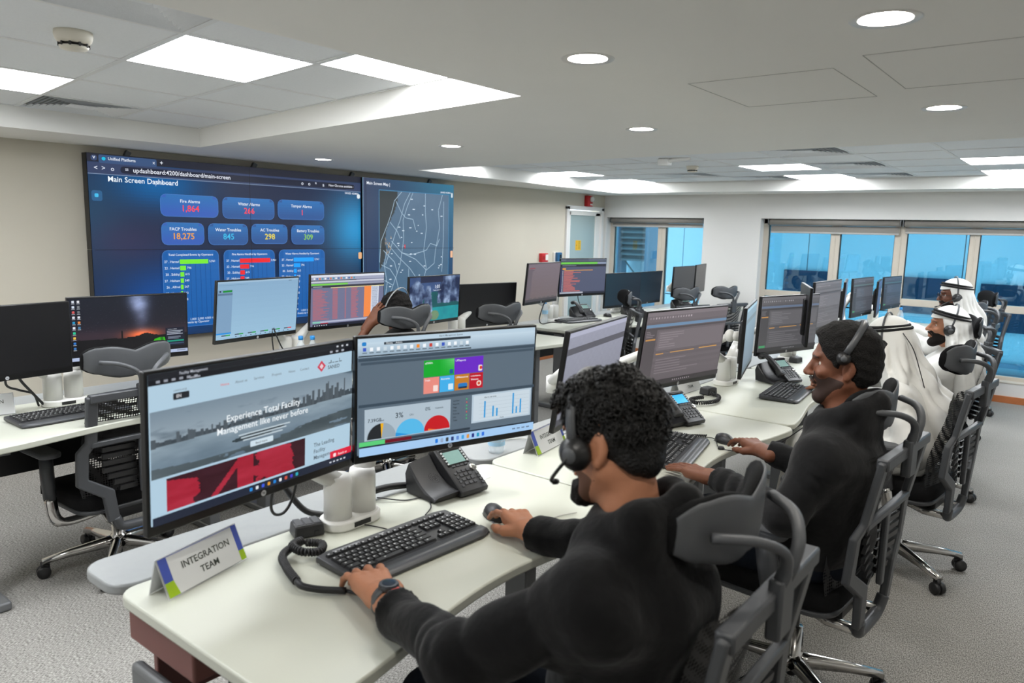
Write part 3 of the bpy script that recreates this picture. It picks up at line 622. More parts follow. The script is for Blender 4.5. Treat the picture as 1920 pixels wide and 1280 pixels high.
make_desk(-1.76, 5.445, 'fourth front-row desk, mostly hidden behind monitors', ROWF)
make_desk(-1.78, 6.795, 'fifth front-row desk, before the bearded man in white', ROWF)
make_desk(-1.80, 8.10, 'last front-row desk, against the wide window', ROWF, L=1.3)
make_desk(-3.90, 1.50, 'white desk at the left picture edge under the two dark monitors', ROWB)
make_desk(-3.90, 2.86, 'desk behind the near monitors where a man holds his head', ROWB)
make_desk(-3.90, 4.36, 'desk under the sea-cliff and switched-off monitors', ROWB, L=1.36)
make_desk(-4.10, 5.98, 'desk with a small water bottle beside the wall left of the door', ROWB, L=1.2)
make_desk(-4.10, 7.20, 'desk before the corner window under two dark teal monitors', ROWB, L=1.2)
make_desk(-4.02, 8.32, 'farthest wall-side desk with two turned grey monitors', ROWB, L=1.0)

# ---------------------------------------------------------------- screen pictures
def lines(c, u0, u1, v0, v1, n, col, seed, lo=0.3, hi=1.0, th=0.45):
    r = np.random.default_rng(seed); dv = (v1 - v0) / n
    for k in range(n): c.rect(u0, v0 + k * dv, u0 + (u1 - u0) * r.uniform(lo, hi), v0 + (k + th) * dv, col)
def scr_site(c):
    c.rect(0, 0, 1, 1, (176, 204, 222)); c.rect(0, 0, 1, 0.035, (28, 30, 36)); c.rect(0, 0.035, 1, 0.075, (22, 24, 30))
    for k in range(6): c.rect(0.03 + 0.03 * k, 0.046, 0.045 + 0.03 * k, 0.062, (150, 155, 165))
    c.text(0.12, 0.028, 0.026, (190, 195, 205), 'Facility Management'); c.text(0.16, 0.066, 0.024, (190, 195, 205), 'saned.ae')
    for k in range(3): c.rect(0.9 + 0.03 * k, 0.01, 0.912 + 0.03 * k, 0.024, (200, 205, 212)); c.rect(0.86 + 0.035 * k, 0.046, 0.876 + 0.035 * k, 0.062, (170, 176, 186))
    c.rr(0.093, 0.145, 0.158, 0.19, 0.004, (34, 38, 44)); c.text(0.105, 0.177, 0.03, (230, 232, 236), 'EN'); c.text(0.095, 0.135, 0.018, (120, 130, 138), 'LANGUAGE')
    for u_, s, col in ((0.31, 'Home', (220, 110, 110)), (0.385, 'About us', (120, 132, 142)), (0.47, 'Services', (120, 132, 142)), (0.56, 'Projects', (120, 132, 142)), (0.64, 'News', (120, 132, 142)), (0.71, 'Contact', (120, 132, 142))): c.text(u_, 0.158, 0.028, col, s, 0.5)
    c.poly([(0.808, 0.108), (0.833, 0.155), (0.808, 0.2), (0.783, 0.155)], (205, 60, 84)); c.poly([(0.808, 0.132), (0.82, 0.155), (0.808, 0.178), (0.796, 0.155)], (230, 205, 212))
    c.text(0.845, 0.188, 0.042, (70, 76, 84), 'SANED')
    for a, b in ((0.848, 0.866), (0.872, 0.884), (0.888, 0.908), (0.914, 0.93)): c.rect(a, 0.136, b, 0.142, (70, 76, 84))
    c.rect(0.862, 0.118, 0.866, 0.14, (70, 76, 84)); c.rect(0.914, 0.112, 0.917, 0.14, (70, 76, 84))
    def hero(u, v):
        n = vnoise(u * 0.99, v * 0.99, 11, 5, 5); sky = mix((120, 138, 152), (168, 182, 192), v * 1.4) - np.clip((n - 0.56) * 260, 0, 70)[..., None]
        hz = 0.50 - 0.10 * u; r = np.random.default_rng(5); bl = r.random(90); ib = np.clip((u * 90).astype(int), 0, 89)
        tall = np.where(u > 0.62, 0.30, 0.10) * bl[ib] ** 2 + 0.02; city = (v > hz - tall) & (v < hz + 0.04)
        water = mix((140, 158, 170), (96, 116, 132), (v - hz) * 2.0) + ((vnoise(u, v, 4, 3, 9) - 0.5) * 36)[..., None]
        out = np.where((v > hz + 0.02)[..., None], water, sky); out = np.where(city[..., None], np.array((58, 68, 76), float) + (bl[ib] * 24)[..., None], out)
        land = (v > 0.80 + 0.16 * np.sin(4 * u + 0.5) * 0.6) & (vnoise(u, v, 8, 4, 8) > 0.36); out = np.where(land[..., None], np.array((54, 66, 72), float) + (n * 50)[..., None], out)
        isl = ((u - 0.47) / 0.13) ** 2 + ((v - 0.72 + 0.2 * (u - 0.47)) / 0.05) ** 2 < 1; return np.where(isl[..., None], np.array((50, 62, 68), float), out)
    c.grid(0, 0.24, 1, 0.685, 150, 66, hero)
    c.text(0.50, 0.42, 0.068, (236, 242, 246), 'Experience Total Facility', 0.5); c.text(0.50, 0.50, 0.068, (236, 242, 246), 'Management like never before', 0.5)
    for k in range(3): c.rect(0.37 + 0.01 * k, 0.535 + 0.022 * k, 0.63 - 0.02 * k, 0.545 + 0.022 * k, (190, 204, 212))
    c.rr(0.425, 0.605, 0.54, 0.648, 0.004, (205, 222, 232)); c.text(0.48, 0.636, 0.024, (80, 90, 98), 'Read more', 0.5)
    def redp(u, v):
        n = vnoise(u, v, 21, 5, 6); blk = (np.sin(u * 9 + 2.5 * n) + 1.6 * (n - 0.5) > 0.15) & (v > 0.16 * np.sin(7 * u) + 0.1 * n)
        blk |= (np.abs(u - 0.52) < 0.06) | (np.abs(u - 0.30 - 0.2 * (1 - v)) < 0.025)
        return np.where(blk[..., None], np.array((150, 18, 40), float) + (n * 30)[..., None], np.array((44, 8, 20), float) + (n * 20)[..., None])
    c.grid(0.057, 0.70, 0.715, 0.925, 110, 36, redp)
    for k, s in enumerate(('The Leading', 'Facility', 'Management')): c.text(0.765, 0.80 + 0.052 * k, 0.046, (84, 98, 110), s)
    c.rr(0.865, 0.885, 1.0, 0.955, 0.004, (222, 34, 62)); c.text(0.915, 0.93, 0.028, (250, 225, 228), 'Reach us'); c.rr(0.885, 0.905, 0.902, 0.935, 0.004, (250, 225, 228))
    c.rect(0, 0.94, 1, 1, (30, 38, 56))
    for k, col in enumerate(((40, 140, 220), (220, 225, 230), (60, 90, 220), (220, 150, 40), (30, 130, 210), (230, 230, 235), (200, 80, 60), (70, 60, 200), (40, 170, 190))): c.rr(0.42 + 0.03 * k, 0.957, 0.434 + 0.03 * k, 0.983, 0.003, col)
    for k in range(5): c.rect(0.86 + 0.022 * k, 0.965, 0.872 + 0.022 * k, 0.978, (200, 205, 215))
def scr_dash(c):
    c.rect(0, 0, 1, 1, (92, 108, 122)); c.rect(0, 0, 1, 0.035, (186, 208, 224)); c.grid(0, 0.035, 1, 0.16, 2, 8, lambda u, v: mix((196, 216, 230), (150, 172, 190), v)); c.rect(0.13, 0.04, 0.6, 0.062, (40, 52, 62))
    c.rr(0.02, 0.03, 0.042, 0.062, 0.006, (40, 130, 200)); c.text(0.14, 0.058, 0.024, (220, 226, 232), 'Home    Admin'); c.text(0.42, 0.026, 0.022, (90, 104, 116), 'Alarm Management System', 0.0)
    cols = ((60, 90, 190), (240, 245, 250), (240, 245, 250), (200, 214, 224), (240, 245, 250), (230, 230, 230), (220, 230, 240), (240, 245, 250), (235, 140, 40), (240, 245, 250), (200, 60, 50), (240, 245, 250))
    for k in range(17): c.rect(0.025 + 0.034 * k, 0.078, 0.041 + 0.034 * k, 0.108, cols[k % 12]); c.rect(0.022 + 0.034 * k, 0.118, 0.045 + 0.034 * k, 0.126, (90, 106, 118))
    c.rect(0.0, 0.142, 0.6, 0.152, (30, 40, 48)); c.rect(0, 0.165, 1, 0.19, (60, 76, 90)); c.rect(0.012, 0.20, 0.988, 0.222, (66, 82, 96))
    for (u0, v0, u1, v1), col, s in (((0.336, 0.228, 0.504, 0.378), (16, 168, 44), 'uDDDe'), ((0.506, 0.228, 0.675, 0.378), (106, 40, 196), 'UPReports'), ((0.336, 0.382, 0.421, 0.526), (232, 140, 128), 'Trails'), ((0.425, 0.382, 0.506, 0.526), (66, 174, 232), 'Accounts'), ((0.509, 0.382, 0.592, 0.526), (196, 124, 36), 'UPResources'), ((0.595, 0.382, 0.675, 0.526), (190, 16, 40), 'UnifiedPlatform')):
        c.rect(u0, v0, u1, v1, col); c.text(u0 + 0.006, v0 + 0.032, 0.017 if len(s) > 12 else 0.024, (240, 244, 248), s)
    c.grid(0.42, 0.23, 0.504, 0.376, 8, 8, lambda u, v: mix((16, 168, 44), (110, 206, 120), u * (1 - v)))
    c.rr(0.478, 0.325, 0.498, 0.366, 0.004, (20, 90, 150)); c.rr(0.645, 0.31, 0.668, 0.366, 0.006, (235, 225, 215)); c.rr(0.652, 0.32, 0.668, 0.35, 0.006, (220, 60, 40)); c.rr(0.388, 0.455, 0.414, 0.51, 0.003, (246, 222, 216)); c.rr(0.472, 0.455, 0.5, 0.51, 0.003, (206, 232, 246))
    c.rr(0.528, 0.462, 0.582, 0.508, 0.008, (40, 120, 190)); c.rect(0.53, 0.495, 0.58, 0.512, (20, 50, 80)); c.text(0.601, 0.447, 0.024, (240, 244, 248), 'Website'); c.rr(0.636, 0.455, 0.664, 0.505, 0.012, (240, 220, 210)); c.rr(0.642, 0.465, 0.658, 0.495, 0.008, (200, 80, 40))
    c.rect(0.0, 0.555, 1, 0.58, (58, 74, 88)); c.rect(0.03, 0.60, 0.488, 0.875, (176, 192, 204)); c.rect(0.612, 0.585, 0.982, 0.855, (182, 200, 214)); c.rect(0.622, 0.60, 0.972, 0.84, (200, 214, 224))
    def half(cx, cy, r, a0, a1, col):
        asp = c.w / c.h; P = [(cx, cy)] + [(cx - r * math.cos(R(a)), cy - r * asp * math.sin(R(a))) for a in bez(a0, a1, 18)]; c.poly(P, col)
    c.text(0.045, 0.715, 0.042, (50, 62, 72), '7.39GB'); c.text(0.185, 0.705, 0.066, (50, 62, 72), '3%'); c.text(0.345, 0.675, 0.045, (70, 84, 94), '0%'); c.text(0.26, 0.70, 0.022, (70, 84, 94), 'CPU'); c.text(0.40, 0.67, 0.022, (70, 84, 94), 'Network'); c.text(0.105, 0.715, 0.022, (70, 84, 94), 'used')
    half(0.115, 0.865, 0.075, 0, 180, (150, 166, 178)); half(0.115, 0.865, 0.072, 0, 88, (36, 40, 44)); half(0.115, 0.865, 0.073, 86, 98, (240, 180, 30)); half(0.265, 0.868, 0.078, 0, 180, (86, 184, 232)); half(0.265, 0.868, 0.078, 0, 14, (40, 150, 220)); half(0.412, 0.86, 0.072, 0, 180, (196, 24, 32)); half(0.412, 0.86, 0.05, 0, 12, (240, 130, 60))
    for k in range(7): c.text(0.50, 0.625 + 0.03 * k, 0.02, (26, 34, 40), ('Incident', 'Reports', 'Flags', 'Data', 'Records', 'Jobs', 'Tasks')[k]); c.rr(0.575, 0.607 + 0.03 * k, 0.582, 0.62 + 0.03 * k, 0.003, ((60, 200, 110), (220, 80, 70), (60, 190, 120))[k % 3])
    for k in range(6): c.rect(0.65, 0.635 + 0.035 * k, 0.965, 0.637 + 0.035 * k, (168, 184, 196))
    for u_, t in ((0.682, 0.655), (0.733, 0.71), (0.757, 0.735), (0.857, 0.61), (0.88, 0.745), (0.905, 0.675)): c.rect(u_, t, u_ + 0.009, 0.812, (36, 150, 214))
    c.text(0.68, 0.625, 0.02, (60, 70, 80), 'Alarms per zone'); c.text(0.78, 0.835, 0.018, (60, 70, 80), 'Zones')
    c.rect(0, 0.875, 0.13, 0.915, (92, 206, 122)); c.rect(0.13, 0.88, 0.27, 0.91, (110, 16, 34)); c.rect(0.27, 0.882, 0.6, 0.906, (46, 58, 70)); c.rect(0, 0.925, 1, 1, (164, 202, 240)); c.rect(0.0, 0.912, 1, 0.926, (34, 46, 60))
    for k, col in enumerate(((30, 120, 220), (150, 170, 200), (60, 66, 74), (40, 60, 120), (100, 140, 210), (60, 160, 220), (220, 150, 60), (40, 50, 130), (30, 150, 190), (40, 110, 220))): c.rr(0.40 + 0.03 * k, 0.945, 0.415 + 0.03 * k, 0.982, 0.003, col)
    for k in range(4): c.rect(0.86 + 0.03 * k, 0.955, 0.88 + 0.03 * k, 0.968, (110, 130, 160))
def scr_grey(c, seed=1, base=(96, 93, 98), orange=True, band=(110, 140, 170)):
    r = np.random.default_rng(seed); b = np.array(base, float)
    c.grid(0, 0, 1, 1, 4, 24, lambda u, v: b + (np.sin(v * 70) * 3 + 8 * (0.5 - v))[..., None]); c.rect(0, 0, 1, 0.05, tuple(b * 1.22)); c.rect(0, 0.05, 1, 0.13, tuple(b * 1.08))
    for k in range(16): c.rect(0.03 + 0.032 * k, 0.065, 0.046 + 0.032 * k, 0.09, tuple(b * r.uniform(1.3, 1.8)))
    c.rect(0, 0.16, 1, 0.20, band); c.rect(0, 0.21, 1, 0.235, tuple(b * 0.8)); c.rect(0, 0.235, 0.13, 0.9, tuple(b * 0.82)); lines(c, 0.01, 0.12, 0.25, 0.34, 4, tuple(b * 1.25), seed)
    c.rect(0.01, 0.35, 0.12, 0.372, (190, 140, 80) if orange else tuple(b * 1.2)); c.rect(0.15, 0.26, 0.97, 0.52, tuple(b * 1.12)); lines(c, 0.17, 0.5, 0.28, 0.5, 7, tuple(b * 1.3), seed + 2)
    if orange: c.rect(0.15, 0.56, 0.24, 0.576, (190, 142, 84)); c.rect(0.32, 0.557, 0.62, 0.57, (194, 146, 86)); c.rect(0.68, 0.55, 0.92, 0.565, (200, 150, 84))
    c.rect(0.14, 0.545, 0.98, 0.549, tuple(b * 0.7)); lines(c, 0.16, 0.7, 0.64, 0.86, 6, tuple(b * 1.18), seed + 3); c.rect(0, 0.93, 1, 1, tuple(b * 0.55))
    for k in range(9): c.rect(0.4 + 0.025 * k, 0.955, 0.412 + 0.025 * k, 0.975, tuple(b * 1.4))
    c.rect(0.0, 0.88, 0.1, 0.925, (70, 150, 100))
def scr_plain(c, top=(120, 122, 140), bot=(110, 112, 126), bar=(84, 84, 94)):
    c.grid(0, 0, 1, 1, 24, 30, lambda u, v: mix(top, bot, v) + (np.sin(u * 60) * np.sin(v * 50) * 2)[..., None]); c.rect(0, 0.0, 1, 0.05, tuple(np.array(top) * 1.15)); c.rect(0, 0.17, 1, 0.24, bar); c.rect(0.0, 0.93, 1, 1, tuple(np.array(bar) * 0.8))
def scr_black(c): c.grid(0, 0, 1, 1, 4, 4, lambda u, v: mix((7, 7, 8), (11, 11, 12), v))
def scr_teal(c): c.grid(0, 0, 1, 1, 12, 8, lambda u, v: mix((20, 48, 62), (26, 38, 50), u + 0.3 * v))
def scr_off(c, k=1.0): c.grid(0, 0, 1, 1, 4, 8, lambda u, v: mix((70 * k, 69 * k, 68 * k), (58 * k, 57 * k, 57 * k), v))
def scr_stars(c):
    def fn(u, v):
        n = vnoise(u, v, 5, 5, 6); a = mix((16, 22, 36), (34, 30, 40), v * 1.3); x = 0.575 + 0.05 * (v - 0.1)
        mw = np.exp(-((u - x) / (0.085 - 0.05 * v)) ** 2) * np.clip(1 - v * 1.5, 0, 1) * (0.55 + 0.9 * (n - 0.3)); a = a + mw[..., None] * np.array((190, 205, 245))
        a = a + ((np.random.default_rng(2).random(u.shape) > 0.985) * (v < 0.55) * 16)[..., None]
        gl = np.exp(-(((u - 0.60) / 0.14) ** 2 + ((v - 0.655) / 0.085) ** 2)); a = a + gl[..., None] * np.array((225, 84, 16)); a = a + (np.exp(-((v - 0.62) / 0.12) ** 2) * 0.4)[..., None] * np.array((60, 34, 30))
        hz = 0.66 - 0.05 * np.exp(-((u - 0.62) / 0.06) ** 2) + 0.03 * vnoise(u, v * 0, 9, 4, 12); g = v > hz; g |= (np.abs(u - 0.42) < 0.006 + 0.012 * (v - 0.56)) & (v > 0.56)
        return np.where(g[..., None], np.array((14, 13, 15), float) + (n * 8)[..., None], a)
    c.grid(0, 0, 1, 1, 140, 80, fn)
    ic = ((220, 225, 235), (210, 220, 235), (210, 90, 90), (220, 225, 235), (40, 150, 200), (225, 230, 240), (40, 200, 150), (230, 190, 80), (50, 120, 200), (60, 120, 190), (225, 225, 230), (120, 125, 130), (110, 115, 120), (225, 230, 240), (235, 140, 70), (70, 130, 170))
    for k, col in enumerate(ic):
        u_, v_ = (0.025, 0.03 + 0.083 * k) if k < 10 else (0.065, 0.03 + 0.083 * (k - 10)); c.rr(u_, v_, u_ + 0.02, v_ + 0.036, 0.003, col); c.rect(u_ - 0.003, v_ + 0.044, u_ + 0.023, v_ + 0.054, (170, 175, 185))
    c.poly([(0.68, 0.80), (0.70, 0.74), (0.75, 0.715), (0.79, 0.72), (0.80, 0.80), (0.80, 0.90), (0.68, 0.90)], (52, 178, 16)); c.poly([(0.75, 0.715), (0.775, 0.72), (0.79, 0.9), (0.765, 0.9)], (28, 120, 10))
    c.rect(0.80, 0.565, 0.975, 0.885, (20, 26, 44)); lines(c, 0.812, 0.96, 0.62, 0.70, 3, (176, 184, 200), 4, 0.7); c.text(0.82, 0.60, 0.022, (200, 206, 216), 'Updates available'); lines(c, 0.82, 0.95, 0.72, 0.77, 3, (140, 150, 168), 5, 0.5)
    c.rect(0.808, 0.785, 0.966, 0.812, (24, 150, 124)); c.rect(0.808, 0.828, 0.966, 0.855, (56, 72, 100)); c.rect(0, 0.945, 1, 1, (176, 190, 220)); c.rect(0.9, 0.96, 0.98, 0.975, (120, 130, 150))
def scr_paleblue(c):
    c.grid(0, 0, 1, 1, 4, 10, lambda u, v: mix((136, 172, 202), (152, 190, 216), v)); c.rect(0, 0, 1, 0.03, (160, 190, 214)); c.rect(0.01, 0.06, 0.35, 0.066, (110, 150, 180)); c.rect(0, 0.14, 0.17, 0.9, (124, 158, 190)); c.rect(0.06, 0.15, 0.165, 0.185, (22, 140, 52)); c.rr(0.02, 0.15, 0.04, 0.18, 0.004, (40, 60, 80)); c.rect(0.005, 0.20, 0.17, 0.235, (92, 120, 150)); c.rect(0, 0.885, 0.17, 0.91, (22, 140, 220))
    for k, col in enumerate(((30, 160, 60),) * 5 + ((220, 40, 50),)): c.rect(0.06 + 0.155 * k, 0.925, 0.11 + 0.155 * k, 0.945, (70, 86, 100)); c.rect(0.11 + 0.155 * k, 0.925, 0.16 + 0.155 * k, 0.945, col)
    for k in range(12): c.rect(0.22 + 0.06 * k, 0.965, 0.235 + 0.06 * k, 0.98, (60, 80, 110))
    c.rect(0.0, 0.955, 1, 0.96, (180, 206, 226)); c.rect(0.86, 0.03, 0.9, 0.04, (70, 90, 110))
def scr_table(c):
    c.rect(0, 0, 1, 1, (112, 116, 146)); c.rect(0, 0, 1, 0.04, (222, 226, 236)); c.rect(0, 0.04, 1, 0.10, (160, 166, 190)); c.rect(0, 0.10, 0.6, 0.115, (50, 54, 64)); c.rect(0, 0.115, 1, 0.15, (196, 200, 214))
    for k in range(16): c.rect(0.03 + 0.035 * k, 0.052, 0.05 + 0.035 * k, 0.085, ((230, 234, 240), (70, 110, 170), (220, 120, 60), (60, 150, 180))[k % 4])
    c.rect(0, 0.165, 0.48, 0.20, (120, 208, 80)); c.rect(0.48, 0.165, 1, 0.20, (150, 156, 176)); c.rect(0, 0.205, 1, 0.245, (52, 54, 64)); c.rect(0.25, 0.245, 1, 0.26, (230, 222, 160)); c.rect(0.02, 0.22, 0.14, 0.232, (180, 186, 196))
    lines(c, 0.02, 0.24, 0.28, 0.88, 34, (196, 104, 104), 3, 0.45, 1.0); lines(c, 0.27, 0.34, 0.26, 0.88, 34, (196, 104, 104), 4, 0.95, 1.0); lines(c, 0.43, 0.45, 0.26, 0.88, 34, (196, 104, 104), 5, 0.9, 1.0); lines(c, 0.51, 0.62, 0.26, 0.88, 34, (196, 104, 104), 6, 0.6, 1.0)
    c.rect(0.69, 0.245, 0.79, 0.88, (244, 140, 72)); c.rect(0.79, 0.25, 0.90, 0.88, (214, 222, 236)); lines(c, 0.80, 0.89, 0.26, 0.88, 30, (130, 142, 170), 8, 0.9); c.rect(0, 0.89, 1, 0.925, (176, 182, 206)); c.rect(0, 0.895, 0.1, 0.925, (130, 200, 180)); c.rect(0.1, 0.925, 0.2, 0.945, (170, 40, 60)); c.rect(0, 0.945, 1, 1, (24, 28, 46))
    for k in range(6): c.rect(0.02 + 0.03 * k, 0.962, 0.035 + 0.03 * k, 0.98, (200, 206, 216))
def scr_sea(c):
    def fn(u, v):
        n = 0.55 * vnoise(u, v * 0.3, 31, 4, 14) + 0.45 * vnoise(u, v, 32, 5, 7); sea = mix((10, 96, 112), (24, 140, 140), n) * (0.7 + 0.5 * (v > 0.7)[..., None]); sky = mix((40, 56, 96), (70, 100, 150), n)
        cl1 = (u < 0.30 + 0.04 * np.sin(20 * v)) & (v > 0.05 + 1.2 * np.abs(u - 0.14)); cl2 = (np.abs(u - 0.36) < 0.02 + 0.10 * v) & (v > 0.20) & (v < 0.85); cl3 = (u > 0.66 - 0.12 * np.sin(3 * v) + 0.10 * (n - 0.5)) & (v < 0.56 + 0.1 * n)
        rock = mix((20, 34, 70), (150, 172, 205), (n - 0.40) * 3.4); out = np.where((v > 0.34)[..., None], sea, sky); out = np.where((cl1 | cl2 | cl3)[..., None], rock, out)
        out = np.where(((v < 0.13) & (u > 0.2) & (u < 0.65))[..., None], np.array((30, 36, 66), float), out); return np.where(((u - 0.5) ** 2 / 0.008 + (v - 0.88) ** 2 / 0.012 < 1)[..., None], np.array((92, 122, 88), float) + (n * 30)[..., None], out)
    c.grid(0, 0, 1, 1, 120, 70, fn); c.text(0.53, 0.27, 0.12, (236, 242, 250), '1:01', 0.5); c.text(0.53, 0.32, 0.035, (220, 230, 240), 'Tuesday, January 14', 0.5)
def scr_pink(c):
    c.grid(0, 0, 1, 1, 10, 10, lambda u, v: mix((122, 110, 118), (112, 98, 100), v)); c.rect(0.04, 0.10, 0.2, 0.125, (150, 60, 72)); c.rect(0.02, 0.16, 0.18, 0.18, (90, 80, 88)); c.rect(0, 0.14, 0.13, 0.9, (104, 94, 102)); c.rect(0, 0.93, 1, 1, (70, 66, 72))
    for k in range(6): c.rect(0.1 + 0.14 * k, 0.90, 0.19 + 0.14 * k, 0.92, (84, 84, 84))
def scr_term(c):
    c.rect(0, 0, 1, 1, (82, 88, 112)); c.rect(0, 0, 1, 0.05, (100, 108, 124)); c.rect(0.1, 0.015, 0.6, 0.035, (60, 66, 78)); c.rect(0, 0.09, 0.8, 0.145, (112, 204, 76)); c.rect(0.8, 0.09, 1, 0.145, (140, 152, 176)); c.rect(0, 0.05, 1, 0.09, (70, 76, 92)); c.rect(0, 0.15, 1, 0.22, (42, 44, 54)); c.rect(0.03, 0.175, 0.33, 0.195, (120, 126, 140)); c.rect(0.03, 0.255, 0.11, 0.30, (226, 160, 60)); c.rect(0.08, 0.31, 0.7, 0.33, (210, 150, 80))
    lines(c, 0.07, 0.45, 0.34, 0.94, 18, (200, 110, 100), 12, 0.4, 1.0, 0.6); lines(c, 0.03, 0.05, 0.34, 0.94, 18, (200, 206, 216), 13, 0.9)
    c.rect(0, 0.945, 0.5, 0.985, (176, 180, 190)); c.rect(0.5, 0.945, 1, 1, (40, 44, 60)); c.rect(0, 0.22, 0.03, 0.945, (50, 52, 90))
def make_monitor(p, label, pic, group, w=0.611, arm=True):
    x, y, z, yaw, tilt = p; h = w * 0.592
    o = thing('monitor', label, 'monitor', (x, y, z), R(yaw), group, rx=R(-tilt))
    MB().box((0, 0.010, 0), (w, 0.019, h)).build('bezel', BEZEL, o, bevel=0.003)
    m = MB(); m.box((0, 0.026, -0.01), (w * 0.62, 0.022, h * 0.62)); m.box((0, 0.042, 0), (0.13, 0.02, 0.13)); m.build('back_housing', BLACKP, o, bevel=0.006)
    c = Canvas(w - 0.014, h - 0.032, 0.0); pic(c); s = c.build('screen', o); s.location = (0, -0.0004, 0.009)
    l = MB().lathe([(0.0075, 0), (0.0075, 0.0008)], 20, M=Matrix.Translation((0, 0.0004, -h / 2 + 0.0115)) @ Matrix.Rotation(R(90), 4, 'X')).build('logo_disc', mat('logo_silver', (190, 192, 196), 0.4, noise=0.03), o)
    lc = Canvas(0.01, 0.01, -0.0006); lc.text(0.5, 0.66, 0.85, (24, 24, 26), 'hp', 0.5); q = lc.build('logo_letters', l, PRINT); q.location = (0, 0, -h / 2 + 0.0115)
    return o
MF = 'monitors of the front row'; MBK = 'monitors of the row by the wall screen'
MON = {}
for k, p, lab, pic, g, w in (
    ('M1', (-1.553, 1.014, 1.135, 97.1, -2.4), 'nearest monitor showing the facility website with a skyline photo', scr_site, MF, 0.611),
    ('M2', (-1.477, 1.598, 1.145, 73.2, -1.8), 'near monitor with green and purple tiles above dashboard charts', scr_dash, MF, 0.611),
    ('M3', (-1.453, 2.350, 1.110, 101.5, -7.8), 'plain grey-blue monitor behind the curly haired man', lambda c: scr_plain(c, (150, 152, 170), (120, 122, 134)), MF, 0.611),
    ('M4', (-1.443, 3.096, 1.116, 79.7, -7.6), 'monitor with a grey form, blue band and orange bars over the third name card', lambda c: scr_grey(c, 3, (104, 97, 101)), MF, 0.611),
    ('M5', (-1.452, 3.919, 1.081, 106.0, -1.4), 'monitor seen nearly edge-on left of the third desk phone', lambda c: scr_plain(c, (150, 180, 196), (110, 126, 140), (130, 150, 160)), MF, 0.611),
    ('M6', (-1.492, 4.682, 1.083, 74.4, -2.0), 'grey form monitor facing left of the short haired man, green corner chip', lambda c: scr_grey(c, 6, (92, 91, 94), band=(104, 118, 140)), MF, 0.611),
    ('M7', (-1.47, 4.93, 1.135, 112.0, -1.0), 'narrow slanted monitor joined to the fourth desk screen', lambda c: scr_plain(c, (130, 136, 150), (116, 118, 130)), MF, 0.611),
    ('M8', (-1.500, 5.499, 1.140, 89.3, -1.1), 'grey lined monitor of the fourth desk above the short haired man', lambda c: scr_grey(c, 8, (100, 98, 102), False, (116, 114, 118)), MF, 0.611),
    ('M9', (-1.60, 6.36, 1.112, 103.0, -1.9), 'bluish monitor of the fifth desk, left one', lambda c: scr_plain(c, (100, 116, 146), (96, 104, 124), (88, 98, 120)), MF, 0.58),
    ('M10', (-1.655, 7.16, 1.103, 86.8, 0.6), 'dark lined monitor of the fifth desk, right one', lambda c: scr_grey(c, 10, (82, 86, 94), False, (96, 116, 120)), MF, 0.58),
    ('M11', (-1.620, 7.62, 1.073, 99.6, -0.8), 'narrow edge-on monitor before the last desk screen', lambda c: scr_plain(c, (76, 100, 140), (70, 90, 124), (66, 84, 116)), MF, 0.555),
    ('M12', (-1.660, 8.370, 1.081, 84.7, 0.4), 'last front-row monitor against the wide window', lambda c: scr_grey(c, 12, (70, 78, 92), False, (80, 110, 120)), MF, 0.555),
    ('B1', (-3.57, 1.115, 1.100, 96.0, -1.0), 'switched off black monitor cut by the left picture edge', scr_black, MBK, 0.54),
    ('B2', (-3.616, 1.656, 1.112, 84.1, -2.1), 'monitor with a starry night desktop and a green tent', scr_stars, MBK, 0.54),
    ('B3', (-3.868, 2.514, 1.125, 98.6, -6.2), 'monitor with a pale blue empty window below the bar charts', scr_paleblue, MBK, 0.611),
    ('B4', (-3.911, 3.215, 1.132, 88.7, -3.4), 'monitor with a red text table and orange column', scr_table, MBK, 0.611),
    ('B5', (-3.886, 4.010, 1.092, 96.2, -2.7), 'monitor with a sea cliff lock screen reading 1:01', scr_sea, MBK, 0.611),
    ('B6', (-3.993, 4.756, 0.997, 79.5, -3.7), 'black switched off monitor right of the sea cliff screen', scr_black, MBK, 0.611),
    ('B7', (-3.851, 5.333, 1.164, 98.2, -5.5), 'dull pink-grey monitor over the small water bottle', scr_pink, MBK, 0.611),
    ('B8', (-3.915, 6.075, 1.187, 76.7, -2.2), 'monitor with a green bar and red text lines before the door', scr_term, MBK, 0.611),
    ('B9', (-3.854, 6.745, 1.035, 83.0, -1.4), 'left dark teal monitor before the corner window', scr_teal, MBK, 0.6),
    ('B10', (-3.91, 7.40, 1.027, 89.9, -3.0), 'right dark teal monitor before the corner window', scr_teal, MBK, 0.6),
    ('B11', (-3.692, 7.820, 1.096, 91.3, -2.3), 'unlit grey monitor turned away beside the white wall', lambda c: scr_off(c, 1.1), MBK, 0.565),
    ('B12', (-3.752, 8.393, 1.103, 102.6, -1.8), 'unlit grey monitor nearest the white wall between windows', lambda c: scr_off(c, 1.3), MBK, 0.565)):
    MON[k] = (make_monitor(p, lab, pic, g, w), p)

